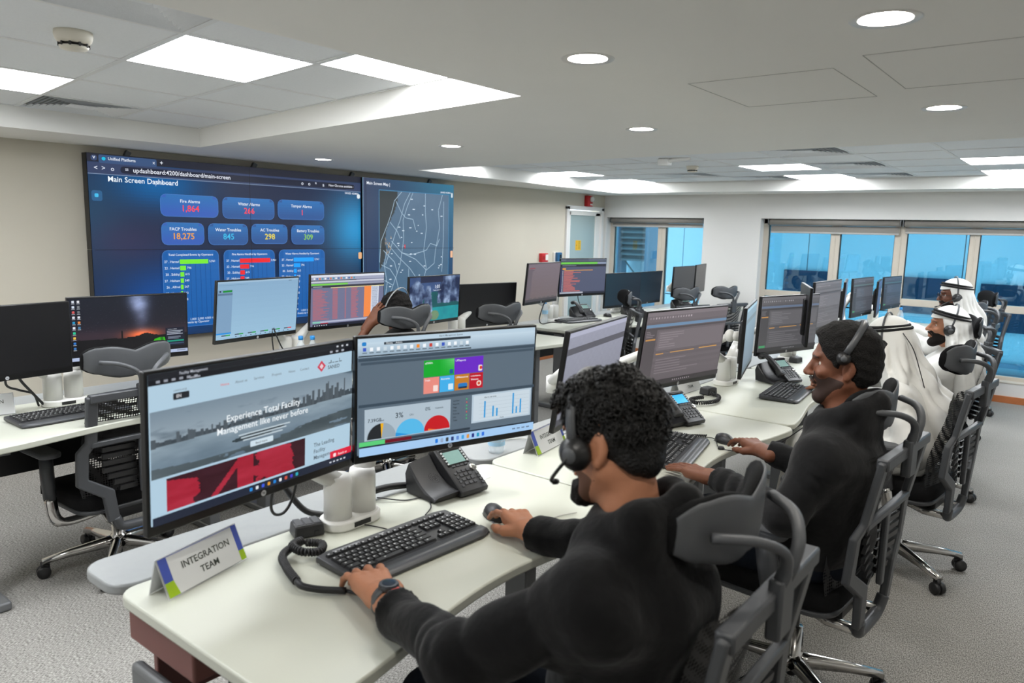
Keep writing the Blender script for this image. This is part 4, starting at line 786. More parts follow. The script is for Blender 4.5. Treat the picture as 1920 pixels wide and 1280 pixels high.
# ---------------------------------------------------------------- monitor arms
def make_arm(bx, by, keys, label, group):
    a = thing('twin_monitor_stand', label, 'monitor stand', (bx, by, ZD), group=group)
    MB().prism([(x, y) for x, y in rrect(-0.055, -0.095, 0.055, 0.095, 0.05)], 0, 0.03).build('base', WHITEP, a, bevel=0.006)
    MB().box((0.0555, 0.0, 0.015), (0.002, 0.06, 0.014)).build('nameplate', BLACKP, a)
    for s, k in zip((-1, 1), keys):
        mo, p = MON[k]; yw, tl = R(p[3]), R(p[4]); N = Vector((math.sin(yw), -math.cos(yw), 0)); Wd = Vector(p[:3]) - N * 0.052 - Vector((bx, by, ZD))
        y0 = s * 0.045; top = Vector((0, y0, 0.155))
        MB().lathe([(0.040, 0.028), (0.040, 0.135), (0.036, 0.155), (0.0, 0.16)], 20, M=Matrix.Translation((0, y0, 0))).build('post', WHITEP, a, smooth=True)
        el = Vector((-0.04 if bx < -3 else -0.06, y0 + (Wd.y - y0) * 0.52, 0.17 + max(0.0, (Wd.z - 0.17) * 0.35)))
        back = Wd - N * 0.05
        lk = MB().tube([top - Vector((0, 0, 0.02)), el], [0.034, 0.026], 10, flat=0.8); lk.lathe([(0.030, -0.035), (0.030, 0.03), (0.02, 0.035)], 16, M=Matrix.Translation(el)); lk.build('lower_link', WHITEP, a, smooth=True)
        lk = MB().tube([el + Vector((0, 0, 0.01)), back], [0.028, 0.022], 10, flat=0.8); lk.ell(back, (0.03, 0.03, 0.035), 12, 8); lk.build('upper_link', WHITEP, a, smooth=True)
        MB().tube([back, Wd], [0.022, 0.03], 10).build('tilt_head', WHITEP, a, smooth=True)
    return a
AG = 'white twin monitor arms'
make_arm(-1.655, 1.36, ('M1', 'M2'), 'white twin monitor arm on the nearest desk', AG); make_arm(-1.68, 2.72, ('M3', 'M4'), 'white twin monitor arm behind the curly haired man', AG)
make_arm(-1.66, 4.15, ('M5', 'M6'), 'white twin monitor arm beside the edge-on monitor', AG); make_arm(-1.68, 5.3, ('M7', 'M8'), 'white twin arm of the fourth desk, mostly hidden', AG)
make_arm(-1.72, 6.75, ('M9', 'M10'), 'white twin arm of the fifth desk, mostly hidden', AG); make_arm(-1.74, 8.0, ('M11', 'M12'), 'white twin arm of the last front-row desk', AG)
make_arm(-3.77, 1.40, ('B1', 'B2'), 'white twin monitor arm on the left edge desk', AG); make_arm(-4.02, 2.84, ('B3', 'B4'), 'white twin arm behind the blue capped bottles', AG)
make_arm(-4.02, 4.4, ('B5', 'B6'), 'white twin arm under the sea cliff monitor', AG); make_arm(-4.12, 5.86, ('B7', 'B8'), 'white twin arm behind the small water bottle', AG)
make_arm(-4.12, 7.1, ('B9', 'B10'), 'white twin arm of the dark teal monitors', AG); make_arm(-3.90, 8.15, ('B11', 'B12'), 'white twin arm of the two turned grey monitors', AG)

# ---------------------------------------------------------------- task chair
def make_chair():
    c = thing('office_chair', 'chair', 'office chair', (0, 0, 0), 0, 'high-backed mesh office chairs')
    cm = None; wm = None
    for k in range(5):
        a = 2 * math.pi * k / 5 + math.pi
        if cm is None:
            m = MB(); S = []
            for r_, z, hw, hh in ((0.0, 0.115, 0.030, 0.026), (0.06, 0.112, 0.026, 0.024), (0.2, 0.098, 0.020, 0.017), (0.315, 0.080, 0.019, 0.012)):
                S.append([(r_, -hw, z - hh), (r_, hw, z - hh), (r_, hw * 0.8, z + hh * 0.5), (r_, 0, z + hh), (r_, -hw * 0.8, z + hh * 0.5)])
            cm = m.loft(S).mesh('base_leg', CHROME, True)
            m = MB()
            for s in (-1, 1): m.lathe([(0.0, -0.012), (0.022, -0.012), (0.028, -0.008), (0.029, 0.006), (0.026, 0.011), (0, 0.012)], 16, M=Matrix.Translation((0.31, s * 0.0145, 0.029)) @ Matrix.Rotation(R(90), 4, 'X'))
            m.tube([(0.312, 0, 0.03), (0.312, 0, 0.075)], 0.011, 8); m.box((0.30, 0, 0.048), (0.03, 0.012, 0.03)); wm = m.mesh('caster', BLACKP, True)
        o = link('base_leg', cm, c); o.rotation_euler = (0, 0, a); o = link('caster', wm, c); o.rotation_euler = (0, 0, a)
    MB().lathe([(0.034, 0.085), (0.034, 0.14), (0.027, 0.145), (0.027, 0.24)], 18).build('column_sleeve', CHROME, c, smooth=True)
    MB().lathe([(0.0155, 0.05), (0.0155, 0.37)], 12).build('gas_piston', BLACKP, c, smooth=True)
    m = MB().box((0.03, 0, 0.385), (0.30, 0.17, 0.055)); m.box((0.0, 0.14, 0.40), (0.03, 0.20, 0.012)); m.build('tilt_mechanism', BLACKP, c, bevel=0.012)
    sp = rrect(-0.27, -0.245, 0.20, 0.245, 0.09, 6); S = []
    for sc, z in ((0.93, 0.425), (1.0, 0.44), (1.0, 0.475), (0.965, 0.495), (0.86, 0.502), (0.4, 0.496)): S.append([((x + 0.035) * sc - 0.035, y * sc, z - (0.02 * max(0, (-x - 0.18)) / 0.09)) for x, y in sp])
    MB().loft(S).build('seat_cushion', BLACKF, c, smooth=True)
    MB().prism([(x * 0.96, y * 0.96) for x, y in sp], 0.405, 0.428).build('seat_pan', DARKG, c, bevel=0.008)
    for s in (-1, 1):
        pad = MB().prism(rrect(-0.20, s * 0.285 - 0.045, 0.055, s * 0.285 + 0.045, 0.035), 0.660, 0.685).build('armrest', MIDG, c, bevel=0.008)
        MB().tube([(-0.02, s * 0.285, 0.665), (0.0, s * 0.292, 0.57), (0.02, s * 0.295, 0.47)], [0.026, 0.027, 0.024], 8, flat=1.35).build('arm_post', DARKG, pad, smooth=True)
        MB().tube(spline([(0.02, s * 0.295, 0.48), (0.035, s * 0.29, 0.40), (0.04, s * 0.26, 0.365), (0.04, s * 0.18, 0.36), (0.04, s * 0.06, 0.375)], 4), [0.025] * 8 + [0.02] * 9, 10, flat=1.1).build('arm_bracket', CHROME, pad, smooth=True)
    # back frame
    fr = MB(); st = [(0.300, 0.225, 0.965), (0.262, 0.220, 0.76), (0.246, 0.252, 0.715), (0.238, 0.256, 0.585), (0.250, 0.155, 0.515), (0.246, 0.135, 0.385)]
    for s in (-1, 1): fr.tube([(x, s * y, z) for x, y, z in st], [0.034, 0.034, 0.036, 0.038, 0.040, 0.036], 4, flat=0.5, up=(1, 0, 0))
    fr.tube([(0.298, -0.235, 0.955), (0.298, 0.235, 0.955)], 0.026, 4, flat=1.0, up=(1, 0, 0)); fr.tube([(0.262, -0.225, 0.748), (0.262, 0.225, 0.748)], 0.018, 4, up=(1, 0, 0))
    fr.tube(spline([(0.246, 0.128, 0.40), (0.238, 0.105, 0.352), (0.236, 0.05, 0.34), (0.236, -0.05, 0.34), (0.238, -0.105, 0.352), (0.246, -0.128, 0.40)], 4), 0.022, 8)
    fr.build('back_frame', DARKG, c, bevel=0.006)
    for s in (-1, 1): MB().tube([(0.236, s * 0.10, 0.352), (0.14, s * 0.10, 0.352), (0.05, s * 0.085, 0.375)], [0.018, 0.02, 0.02], 8).build('back_link', CHROME, c, smooth=True)
    prof = ((0.49, 0.185, 0.225), (0.56, 0.178, 0.24), (0.64, 0.185, 0.24), (0.72, 0.205, 0.235), (0.80, 0.228, 0.222), (0.88, 0.248, 0.222), (0.962, 0.272, 0.222))
    m = MB(); m.loft([[(x - 0.02 + 0.045 * (1 - a * a) * 0.6, w * a, z) for a in bez(-1, 1, 10)] for z, x, w in prof], closed=False, cap=False); m.build('front_mesh', MESHFAB, c, smooth=True)
    MB().box((0.262, 0, 0.62), (0.02, 0.034, 0.26)).build('lumbar_spine', DARKG, c, bevel=0.006)
    sm = {}
    for s in (-1, 1):
        for k in range(7):
            z = 0.525 + 0.031 * k; w = 0.155 if k > 2 else 0.085 + 0.025 * k
            key = round(w, 3)
            if key not in sm: sm[key] = MB().box((0, 0, 0), (0.012, w, 0.021), rot=(0, 0, 0)).mesh('lumbar_slat', BLACKP)
            o = link('lumbar_slat', sm[key], c); o.location = (0.243, s * (0.02 + w / 2), z); o.rotation_euler = (s * 0.06, 0.15, -s * 0.12)
    # headrest
    S = []
    for a in bez(-1, 1, 20):
        y = 0.198 * a; aa = abs(a); hh = 0.060 + 0.012 * math.sin(min(aa, 0.75) / 0.75 * math.pi) - 0.016 * max(0, aa - 0.8) / 0.2; zc = 1.085 + 0.014 * math.cos(a * math.pi * 1.0) * -1 * (1 - aa * 0.5) + 0.004
        if aa > 0.97: hh *= 0.82
        xc = 0.225 - 0.055 * a * a; tk = 0.020 if aa < 0.95 else 0.013
        S.append([(xc + tk * math.cos(w) * (1.0) + 0.12 * hh * math.sin(w), y, zc + hh * math.copysign(abs(math.sin(w)) ** 0.7, math.sin(w))) for w in [2 * math.pi * q / 14 for q in range(14)]])
    hd = MB().loft(S).build('headrest', BLACKF, c, smooth=True)
    S2 = [[(p[0] * 0.35 + 0.65 * (max(q[0] for q in s_)) + 0.004, p[1] * 0.985, (p[2] - 1.085) * 0.95 + 1.085) for p in s_] for s_ in S]
    MB().loft(S2).build('headrest_shell', MIDG, hd, smooth=True)
    for s in (-1, 1):
        MB().tube(spline([(0.306, s * 0.018, 0.965), (0.322, s * 0.020, 1.01), (0.325, s * 0.042, 1.055), (0.295, s * 0.095, 1.085), (0.232, s * 0.150, 1.092)], 5), [0.0115] * 6 + [0.010] * 15, 8, flat=1.3).build('headrest_arm', MIDG, hd, smooth=True)
    MB().box((0.312, 0, 0.935), (0.03, 0.072, 0.12)).build('headrest_bracket', DARKG, hd, bevel=0.006)
    return c
chair0 = make_chair(); used = [False]
def place_chair(x, y, rz, label, lift=0.0):
    if not used[0]: used[0] = True; o = chair0; o.location = (x, y, 0); o.rotation_euler = (0, 0, R(rz)); o['label'] = label
    else: o = dup(chair0, (x, y, 0), R(rz), label)
    if lift:
        for ch in o.children:
            if not ch.name.startswith(('base_leg', 'caster', 'column_sleeve')): ch.location.z += lift
    return o
place_chair(-0.72, 1.355, 0, 'blurred grey chair of the curly haired man, bottom right')
place_chair(-0.73, 2.62, -4, 'chair of the short haired man in the dark hoodie')
place_chair(-0.67, 4.00, -6, 'chair behind the man seen from behind in white headcloth')
place_chair(-0.80, 5.38, 25, 'chair of the bearded man in white, headrest seen edge-on')
place_chair(-0.93, 6.88, -4, 'chair of the man with glasses and white headcloth')
place_chair(-0.99, 8.20, 24, 'empty chair farthest right, in front of the window')
place_chair(-3.56, 1.52, 3, 'empty chair at the left with see-through mesh back', -0.075)
place_chair(-3.485, 3.17, -4, 'chair of the man holding his head')
place_chair(-3.47, 4.08, -10, 'empty chair before the black switched off monitor', -0.04)
place_chair(-3.50, 5.78, 40, 'empty chair seen from the side before the teal monitors', -0.05)
place_chair(-3.62, 7.42, -18, 'empty chair before the turned grey monitors', -0.09)
place_chair(-3.42, 7.98, -18, 'empty chair against the white wall between the windows', -0.09)
# ================================================================ SMALL THINGS ON THE DESKS
KEYM = mat('key_plastic', (44, 45, 47), 0.5, noise=0.06); KBM = mat('keyboard_body', (50, 51, 54), 0.42, noise=0.06); PALM = mat('palm_rest', (74, 76, 79), 0.33, noise=0.05); LEGEND = mat('key_legend', (205, 207, 208), 0.5, noise=0.02)
def key_cells():
    out = []; p = 0.0187; x0 = -0.213
    for r_ in range(6):
        y = 0.062 - r_ * 0.0195 if r_ else 0.068
        if r_ == 0:
            for k in range(13): out.append((x0 + 0.010 + k * 0.0219, y, 0.019, 0.012))
        elif r_ == 5:
            x = x0
            for w in (1.4, 1.2, 1.2, 5.4, 1.2, 1.2, 1.2, 2.2):
                out.append((x + w * p / 2, y, w * p - 0.0022, 0.0165)); x += w * p
        else:
            ws = {1: [1] * 13 + [2], 2: [1.5] + [1] * 12 + [1.5], 3: [1.8] + [1] * 11 + [2.2], 4: [2.3] + [1] * 10 + [2.7]}[r_]; x = x0
            for w in ws: out.append((x + w * p / 2, y, w * p - 0.0022, 0.0165)); x += w * p
        for k in range(3):
            if r_ in (1, 2) or (r_ == 4 and k == 1) or r_ == 5: out.append((0.062 + 0.029 + k * p, y, p - 0.0022, 0.0165))
        if r_:
            for k in range(4): out.append((0.156 + k * p, y, p - 0.0022, 0.0165))
        else:
            for k in range(6): out.append((0.085 + k * 0.021, y, 0.017, 0.010))
    return out
def make_keyboard(x, y, rz, label, split=False):
    o = thing('keyboard', label, 'keyboard', (x, y, ZD), R(rz), 'black keyboards with palm rest')
    prof = [(-0.105, 0.004), (-0.103, 0.010), (-0.060, 0.0155), (0.085, 0.0235), (0.100, 0.024), (0.105, 0.018), (0.105, 0.006), (-0.10, 0.002)]
    S = []
    for a in bez(-1, 1, 12):
        k = max(0.0, abs(a) - 0.9) / 0.1; S.append([(0.228 * a, yy * (1 - 0.10 * k * k), z) for yy, z in prof])
    MB().loft(S).build('body', KBM, o, bevel=0.003)
    S = []
    for a in bez(-1, 1, 14):
        k = max(0.0, abs(a) - 0.9) / 0.1; e = 0.012 * k * k
        S.append([(0.226 * a, -0.104 + e, 0.008), (0.226 * a, -0.103 + e, 0.0115), (0.226 * a, -0.085, 0.0165), (0.226 * a, -0.058, 0.0185), (0.226 * a, -0.056, 0.012)])
    MB().loft(S).build('palm_rest', PALM, o, smooth=True)
    sl = math.atan2(0.008, 0.145); zk = lambda y: 0.0155 + (y + 0.06) * math.tan(sl)
    cells = key_cells(); cache = {}
    if split:
        for kx, ky, w, d in cells:
            key = (round(w, 4), round(d, 4))
            if key not in cache:
                m = MB().box((0, 0, 0.0035), (w, d, 0.007), taper=0.86)
                m.box((-w * 0.15, d * 0.12, 0.0071), (min(0.005, w * 0.3), 0.0035, 0.0003), 1); cache[key] = m.mesh('key', [KEYM, LEGEND])
            q = link('key', cache[key], o); q.location = (kx, ky, zk(ky)); q.rotation_euler = (sl, 0, 0)
        m = MB().box((-0.14, 0.083, 0.0235), (0.085, 0.008, 0.003)); m.build('media_strip', mat('grey_gloss_strip', (150, 152, 156), 0.25, noise=0.03), o)
        c = Canvas(0.03, 0.012); c.text(0.5, 0.8, 0.9, (220, 222, 224), 'logi', 0.5); q = c.build('brand_print', o, PRINT); q.location = (-0.02, 0.086, 0.0245); q.rotation_euler = (R(-90) + sl + math.pi, 0, 0); q.rotation_euler = (R(-87), 0, 0)
        MB().tube(spline([(0.03, 0.10, 0.01), (0.04, 0.14, 0.004), (0.02, 0.20, 0.004), (-0.01, 0.26, 0.003)], 5), 0.0018, 6).build('cable', BLACKP, o, smooth=True)
    else:
        m = MB()
        for kx, ky, w, d in cells: m.box((kx, ky, zk(ky) + 0.0035), (w, d, 0.007), 0, rot=(sl, 0, 0), taper=0.86); m.box((kx - w * 0.12, ky, zk(ky) + 0.0072), (min(0.005, w * 0.3), 0.0035, 0.0003), 1, rot=(sl, 0, 0))
        m.build('keys', [KEYM, LEGEND], o)['kind'] = 'stuff'
    for s in (-1, 1): MB().box((s * 0.19, 0.085, 0.004), (0.03, 0.01, 0.008)).build('foot', BLACKP, o)
    return o
make_keyboard(-1.395, 1.342, 87.5, 'big black keyboard under the hand of the curly haired man', True)
make_keyboard(-1.262, 2.665, 102, 'keyboard half hidden by the head of the curly haired man')
make_keyboard(-1.292, 4.11, 96, 'propped-up keyboard before the third desk phone')
make_keyboard(-1.36, 5.42, 92, 'keyboard of the fourth front-row desk'); make_keyboard(-3.52, 1.33, 92, 'keyboard on the desk at the left picture edge')
make_keyboard(-3.93, 6.05, 78, 'far keyboard beside the small water bottle'); make_keyboard(-3.72, 7.05, 90, 'far keyboard below the dark teal monitors')
MOUSE = mat('mouse_shell', (38, 38, 40), 0.4, noise=0.06)
def make_mouse(x, y, rz, label):
    o = thing('computer_mouse', label, 'mouse', (x, y, ZD), R(rz), 'black computer mice'); S = []
    for t in bez(0, 1, 10):
        yy = -0.05 + 0.10 * t; w = 0.031 * (1 - abs(2 * t - 1.06) ** 3 * 0.75); h = 0.012 + 0.026 * math.sin(math.pi * min(1, 0.12 + 0.80 * (1 - t))) ** 0.8
        S.append([(w * math.cos(a), yy, 0.002 + max(0.0, h * math.sin(a))) for a in [math.pi * q / 8 for q in range(9)]] + [(-w * 0.9, yy, 0.0005), (w * 0.9, yy, 0.0005)])
    MB().loft(S).build('shell', MOUSE, o, smooth=True); MB().box((0, -0.0, 0.001), (0.05, 0.085, 0.002)).build('base', mat('pale_base', (150, 152, 154), 0.5, noise=0.03), o)
    MB().lathe([(0.006, -0.003), (0.006, 0.003)], 12, M=Matrix.Translation((0, 0.026, 0.029)) @ Matrix.Rotation(R(90), 4, 'Y')).build('wheel', BLACKP, o)
    return o
make_mouse(-1.362, 1.672, 62, 'black mouse gripped by the curly haired man'); make_mouse(-1.165, 2.945, 62, 'black mouse under the hand of the short haired man'); make_mouse(-3.95, 6.62, 80, 'far black mouse right of the desk phone by the door')
PHB = mat('phone_black', (36, 36, 38), 0.42, noise=0.08); LCD = mat('phone_display_green', (126, 158, 152), 0.25, noise=0.06, nscale=60, emit=(126, 160, 152), estr=0.22); LCDB = mat('phone_display_blue', (60, 150, 210), 0.25, noise=0.05, emit=(60, 170, 235), estr=0.8)
def make_phone(x, y, rz, label, lcd, handset=True):
    o = thing('desk_phone', label, 'desk phone', (x, y, ZD), R(rz), 'black desk phones')
    prof = [(-0.095, 0.006), (-0.100, 0.022), (0.050, 0.132), (0.072, 0.128), (0.085, 0.09), (0.075, 0.004)]
    S = [[(xx, yy * k, z * (0.94 if abs(xx) > 0.1 else 1.0)) for yy, z in prof] for xx, k in ((-0.012, 0.97), (-0.006, 1), (0.10, 1), (0.106, 0.97))]
    MB().loft(S).build('housing', PHB, o, bevel=0.005)
    S = []
    for xx, dz in ((-0.105, -0.030), (-0.100, -0.022), (-0.05, -0.014), (-0.012, -0.010)): S.append([(xx, -0.070, 0.004), (xx, -0.085, 0.03 + dz * 0.3)] + [(xx, -0.085 + 0.15 * t, 0.034 + 0.09 * t + dz - 0.022 * math.sin(math.pi * t)) for t in bez(0.1, 1, 6)] + [(xx, 0.078, 0.095 + dz), (xx, 0.07, 0.004)])
    MB().loft(S).build('cradle', PHB, o, smooth=False, bevel=0.004)
    T = Matrix.Translation((0, -0.098, 0.021)) @ Matrix.Rotation(math.atan2(0.11, 0.15), 4, 'X')
    MB().box((0.047, 0.140, 0.001), (0.094, 0.072, 0.004), M=T).build('display_surround', mat('phone_gloss', (20, 20, 22), 0.2, noise=0.05), o, bevel=0.002)
    MB().box((0.047, 0.138, 0.0032), (0.072, 0.05, 0.001), M=T).build('display', lcd, o)
    m = MB()
    for r_ in range(4):
        for k in range(3): m.box((0.028 + 0.019 * k, 0.080 - 0.0165 * r_, 0.002), (0.013, 0.010, 0.005), M=T)
        m.box((0.010, 0.074 - 0.0165 * r_, 0.002), (0.009, 0.008, 0.004), M=T); m.box((0.094, 0.058 - 0.013 * r_, 0.002), (0.013, 0.008, 0.004), M=T)
    for s in (0, 1):
        for k in range(5): m.box((0.006 + 0.083 * s, 0.115 + 0.0115 * k, 0.004), (0.006, 0.006, 0.004), 1, M=T)
    for k in range(4): m.box((0.022 + 0.018 * k, 0.103, 0.002), (0.014, 0.006, 0.004), M=T)
    m.build('keypad', [mat('phone_key', (70, 71, 74), 0.4, noise=0.05), LEGEND], o)['kind'] = 'stuff'
    MB().lathe([(0.013, 0), (0.013, 0.004), (0.006, 0.0045)], 18, M=T @ Matrix.Translation((0.094, 0.084, 0.001))).build('navigation_ring', CHROME, o, smooth=True)
    MB().box((0.03, 0.05, 0.002), (0.10, 0.05, 0.004)).build('foot', BLACKP, o)
    c = Canvas(0.03, 0.01); c.text(0.5, 0.8, 0.9, (200, 202, 204), 'AVAYA', 0.5); q = c.build('brand_print', o, PRINT); q.matrix_local = T @ Matrix.Translation((0.047, 0.181, 0.0012)) @ Matrix.Rotation(R(-90), 4, 'X')
    if handset:
        pts = spline([(-0.058, -0.082, 0.055), (-0.058, -0.05, 0.092), (-0.058, 0.0, 0.128), (-0.058, 0.045, 0.150), (-0.058, 0.085, 0.142)], 5); n = len(pts)
        MB().tube(pts, [0.027 if i < 4 or i > n - 5 else 0.0195 for i in range(n)], 10, flat=0.7).build('handset', PHB, o, smooth=True)
    else:
        m = MB()
        for r_ in range(4):
            for k in range(10 + r_ * 3):
                a = 2 * math.pi * k / (10 + r_ * 3); m.lathe([(0.0012, 0), (0.0012, 0.0005)], 5, M=Matrix.Translation((-0.055 + 0.006 * r_ * math.cos(a), -0.01 + 0.006 * r_ * math.sin(a), 0.0615 + 0.006 * r_ * math.sin(a) * 0.55)) @ Matrix.Rotation(R(30), 4, 'X'))
        m.build('speaker_grille', mat('phone_gloss', (20, 20, 22)), o)['kind'] = 'stuff'
    return o
make_phone(-1.628, 1.735, 84, 'black desk phone without handset on the nearest desk', LCD, False)
make_phone(-1.475, 3.10, 74, 'desk phone with a bright blue display beside curly hair', LCDB)
make_phone(-1.46, 4.44, 66, 'desk phone with handset and greenish display on the third desk', LCD)
make_phone(-4.10, 6.36, 70, 'far desk phone below the green bar monitor', LCD)
make_phone(-3.86, 6.98, 60, 'far desk phone peeking out below the teal monitors', LCD); make_phone(-3.78, 7.98, 60, 'farthest desk phone under the turned grey monitors', LCD)
# ---- name cards
ACR = mat('clear_acrylic', (244, 246, 248), 0.12, alpha=0.28, noise=0.01)
def name_card(x, y, rz, label, stripe=True):
    o = thing('name_card', label, 'name card', (x, y, ZD), R(rz), 'folded INTEGRATION TEAM name cards'); w, h = 0.25, 0.098; t = R(24)
    T = Matrix.Rotation(-t, 4, 'X')
    MB().box((0, 0, h / 2 + 0.001), (w, 0.002, h), M=T).build('front_plate', ACR, o); MB().box((0, 0.0525, h * 0.46), (w, 0.002, h * 0.94), rot=(R(15), 0, 0)).build('rear_plate', ACR, o)
    c = Canvas(w - 0.006, h - 0.006); c.rect(0, 0, 1, 1, (238, 239, 240))
    if stripe: c.rect(0, 0, 0.10, 0.62, (72, 92, 190)); c.rect(0.93, 0, 1, 0.72, (72, 92, 190)); c.poly([(0, 0.62), (0.10, 0.62), (0.13, 1), (0, 1)], (170, 206, 24)); c.rect(0.93, 0.72, 1, 1, (170, 206, 24)); c.rect(0.1, 0, 0.93, 0.02, (150, 160, 215)); c.poly([(0.1, 0.12), (0.125, 0.5), (0.10, 0.62)], (238, 239, 240))
    c.text(0.54, 0.45, 0.25, (62, 68, 60), 'INTEGRATION', 0.5); c.text(0.54, 0.78, 0.25, (62, 68, 60), 'TEAM', 0.5)
    q = c.build('printed_sheet', o, PRINT); q.matrix_local = T @ Matrix.Translation((0, -0.0016, h / 2 + 0.001))
    c = Canvas(w - 0.006, h - 0.006); c.rect(0, 0, 1, 1, (236, 237, 238)); q = c.build('rear_sheet', o, PRINT); q.matrix_local = Matrix.Translation((0, 0.054, h * 0.46)) @ Matrix.Rotation(R(15), 4, 'X') @ Matrix.Rotation(math.pi, 4, 'Z')
name_card(-1.628, 0.905, 105, 'INTEGRATION TEAM name card on the nearest desk corner'); name_card(-1.645, 2.375, 98, 'INTEGRATION TEAM name card partly behind the curly haired man')
name_card(-1.705, 3.78, 88, 'small distant INTEGRATION TEAM card below the grey form monitor', False); name_card(-3.74, 1.06, 80, 'white folded card at the left picture edge', False)
# ---- headset amplifier boxes and cords
def amp(x, y, rz, label):
    o = thing('headset_adapter', label, 'headset adapter', (x, y, ZD), R(rz), 'black headset adapter boxes')
    MB().box((0, 0, 0.02), (0.085, 0.062, 0.036), taper=0.92).build('box', PHB, o, bevel=0.005)
    for k in (-1, 0, 1): MB().box((0.024 * k, 0.004, 0.0385), (0.019, 0.05, 0.002)).build('button', mat('phone_key', (70, 71, 74)), o, bevel=0.0008)
    MB().box((0.02, -0.032, 0.014), (0.012, 0.004, 0.008)).build('jack', BLACKP, o)
amp(-1.675, 1.222, 70, 'black headset adapter box left of the nearest monitor stand'); amp(-1.615, 3.80, 80, 'black headset adapter box before the third monitor stand'); amp(-1.60, 5.22, 80, 'tiny headset adapter box on the fourth desk')
def coil(pts, r=0.011, turns=90, wire=0.0032, n=None):
    P = spline(pts, 24); out = []; L = [0.0]
    for a, b in zip(P[:-1], P[1:]): L.append(L[-1] + (b - a).length)
    N = turns * 8
    for k in range(N + 1):
        s = L[-1] * k / N; i = max(0, min(len(P) - 2, next((j for j in range(len(L) - 1) if L[j + 1] >= s), len(P) - 2))); f = (s - L[i]) / max(1e-6, L[i + 1] - L[i]); p = P[i].lerp(P[i + 1], f); t = (P[i + 1] - P[i]).normalized(); a = t.orthogonal().normalized()
        a = (Vector((0, 0, 1)) - t * t.z).normalized() if abs(t.z) < 0.95 else a; b = t.cross(a); w = 2 * math.pi * k / 8
        out.append(p + (a * math.cos(w) + b * math.sin(w)) * r)
    return MB().tube(out, wire, 5)
CORD = mat('black_cord', (24, 24, 26), 0.5, noise=0.1)
o = thing('coiled_headset_cord', 'black coiled headset cord curling left of the nearest keyboard', 'cord', (-1.55, 1.08, ZD))
rel = lambda pts, b: [(p[0] - b[0], p[1] - b[1], p[2] - b[2]) for p in pts]; B_ = (-1.55, 1.08, ZD)
coil(rel([(-1.60, 1.165, 0.777), (-1.56, 1.185, 0.777), (-1.525, 1.15, 0.779), (-1.54, 1.11, 0.786), (-1.585, 1.11, 0.790), (-1.60, 1.15, 0.786), (-1.575, 1.075, 0.780), (-1.51, 1.04, 0.777), (-1.43, 1.012, 0.777)], B_), 0.0085, 62, 0.0036).build('coil', CORD, o, smooth=True)
MB().tube(spline(rel([(-1.65, 1.19, 0.772), (-1.62, 1.165, 0.766), (-1.60, 1.165, 0.776)], B_), 5), 0.0022, 6).build('lead', CORD, o, smooth=True)
MB().tube(spline(rel([(-1.43, 1.012, 0.777), (-1.40, 1.008, 0.776), (-1.36, 1.03, 0.773), (-1.315, 1.065, 0.772)], B_), 5), 0.0085, 10).build('sleeve', CORD, o, smooth=True)
MB().tube(spline(rel([(-1.315, 1.065, 0.772), (-1.24, 1.09, 0.768), (-1.15, 1.12, 0.766), (-1.075, 1.14, 0.763)], B_), 5), 0.004, 6).build('quick_connector', CORD, o, smooth=True)
o = thing('coiled_headset_cord', 'coiled black cord in a loop before the third monitor stand', 'cord', (-1.5, 3.62, ZD)); B_ = (-1.5, 3.62, ZD)
coil(rel([(-1.58, 3.76, 0.775), (-1.52, 3.72, 0.775), (-1.49, 3.60, 0.775), (-1.54, 3.50, 0.775), (-1.60, 3.55, 0.776), (-1.57, 3.64, 0.778)], B_), 0.008, 40, 0.0034).build('coil', CORD, o, smooth=True)
o = thing('thin_lead', 'thin black cord running from the second keyboard to the mouse hand', 'cord', (-1.2, 2.8, ZD)); B_ = (-1.2, 2.8, ZD)
coil(rel([(-1.32, 2.86, 0.775), (-1.28, 2.90, 0.775), (-1.24, 2.93, 0.775)], B_), 0.007, 14, 0.003).build('coil', CORD, o, smooth=True)
MB().tube(spline(rel([(-1.24, 2.93, 0.772), (-1.21, 2.95, 0.765), (-1.14, 2.84, 0.764), (-1.05, 2.86, 0.764), (-0.99, 2.97, 0.764), (-0.94, 2.93, 0.80), (-0.80, 2.80, 0.93)], B_), 6), 0.002, 6).build('lead', CORD, o, smooth=True)
MB().lathe([(0.013, 0), (0.014, 0.006), (0.010, 0.012), (0, 0.013)], 16, M=Matrix.Translation(rel([(-1.137, 2.841, ZD)], B_)[0])).build('clip', PHB, o, smooth=True)
o = thing('pale_lead', 'pale cord hanging from the curly haired man to the desk', 'cord', (-1.2, 1.75, ZD)); B_ = (-1.2, 1.75, ZD)
MB().tube(spline(rel([(-1.19, 1.86, 0.765), (-1.22, 1.78, 0.764), (-1.17, 1.70, 0.765), (-1.08, 1.66, 0.79)], B_), 6), 0.0022, 6).build('lead', mat('pale_cable', (196, 196, 190), 0.5, noise=0.03), o, smooth=True)
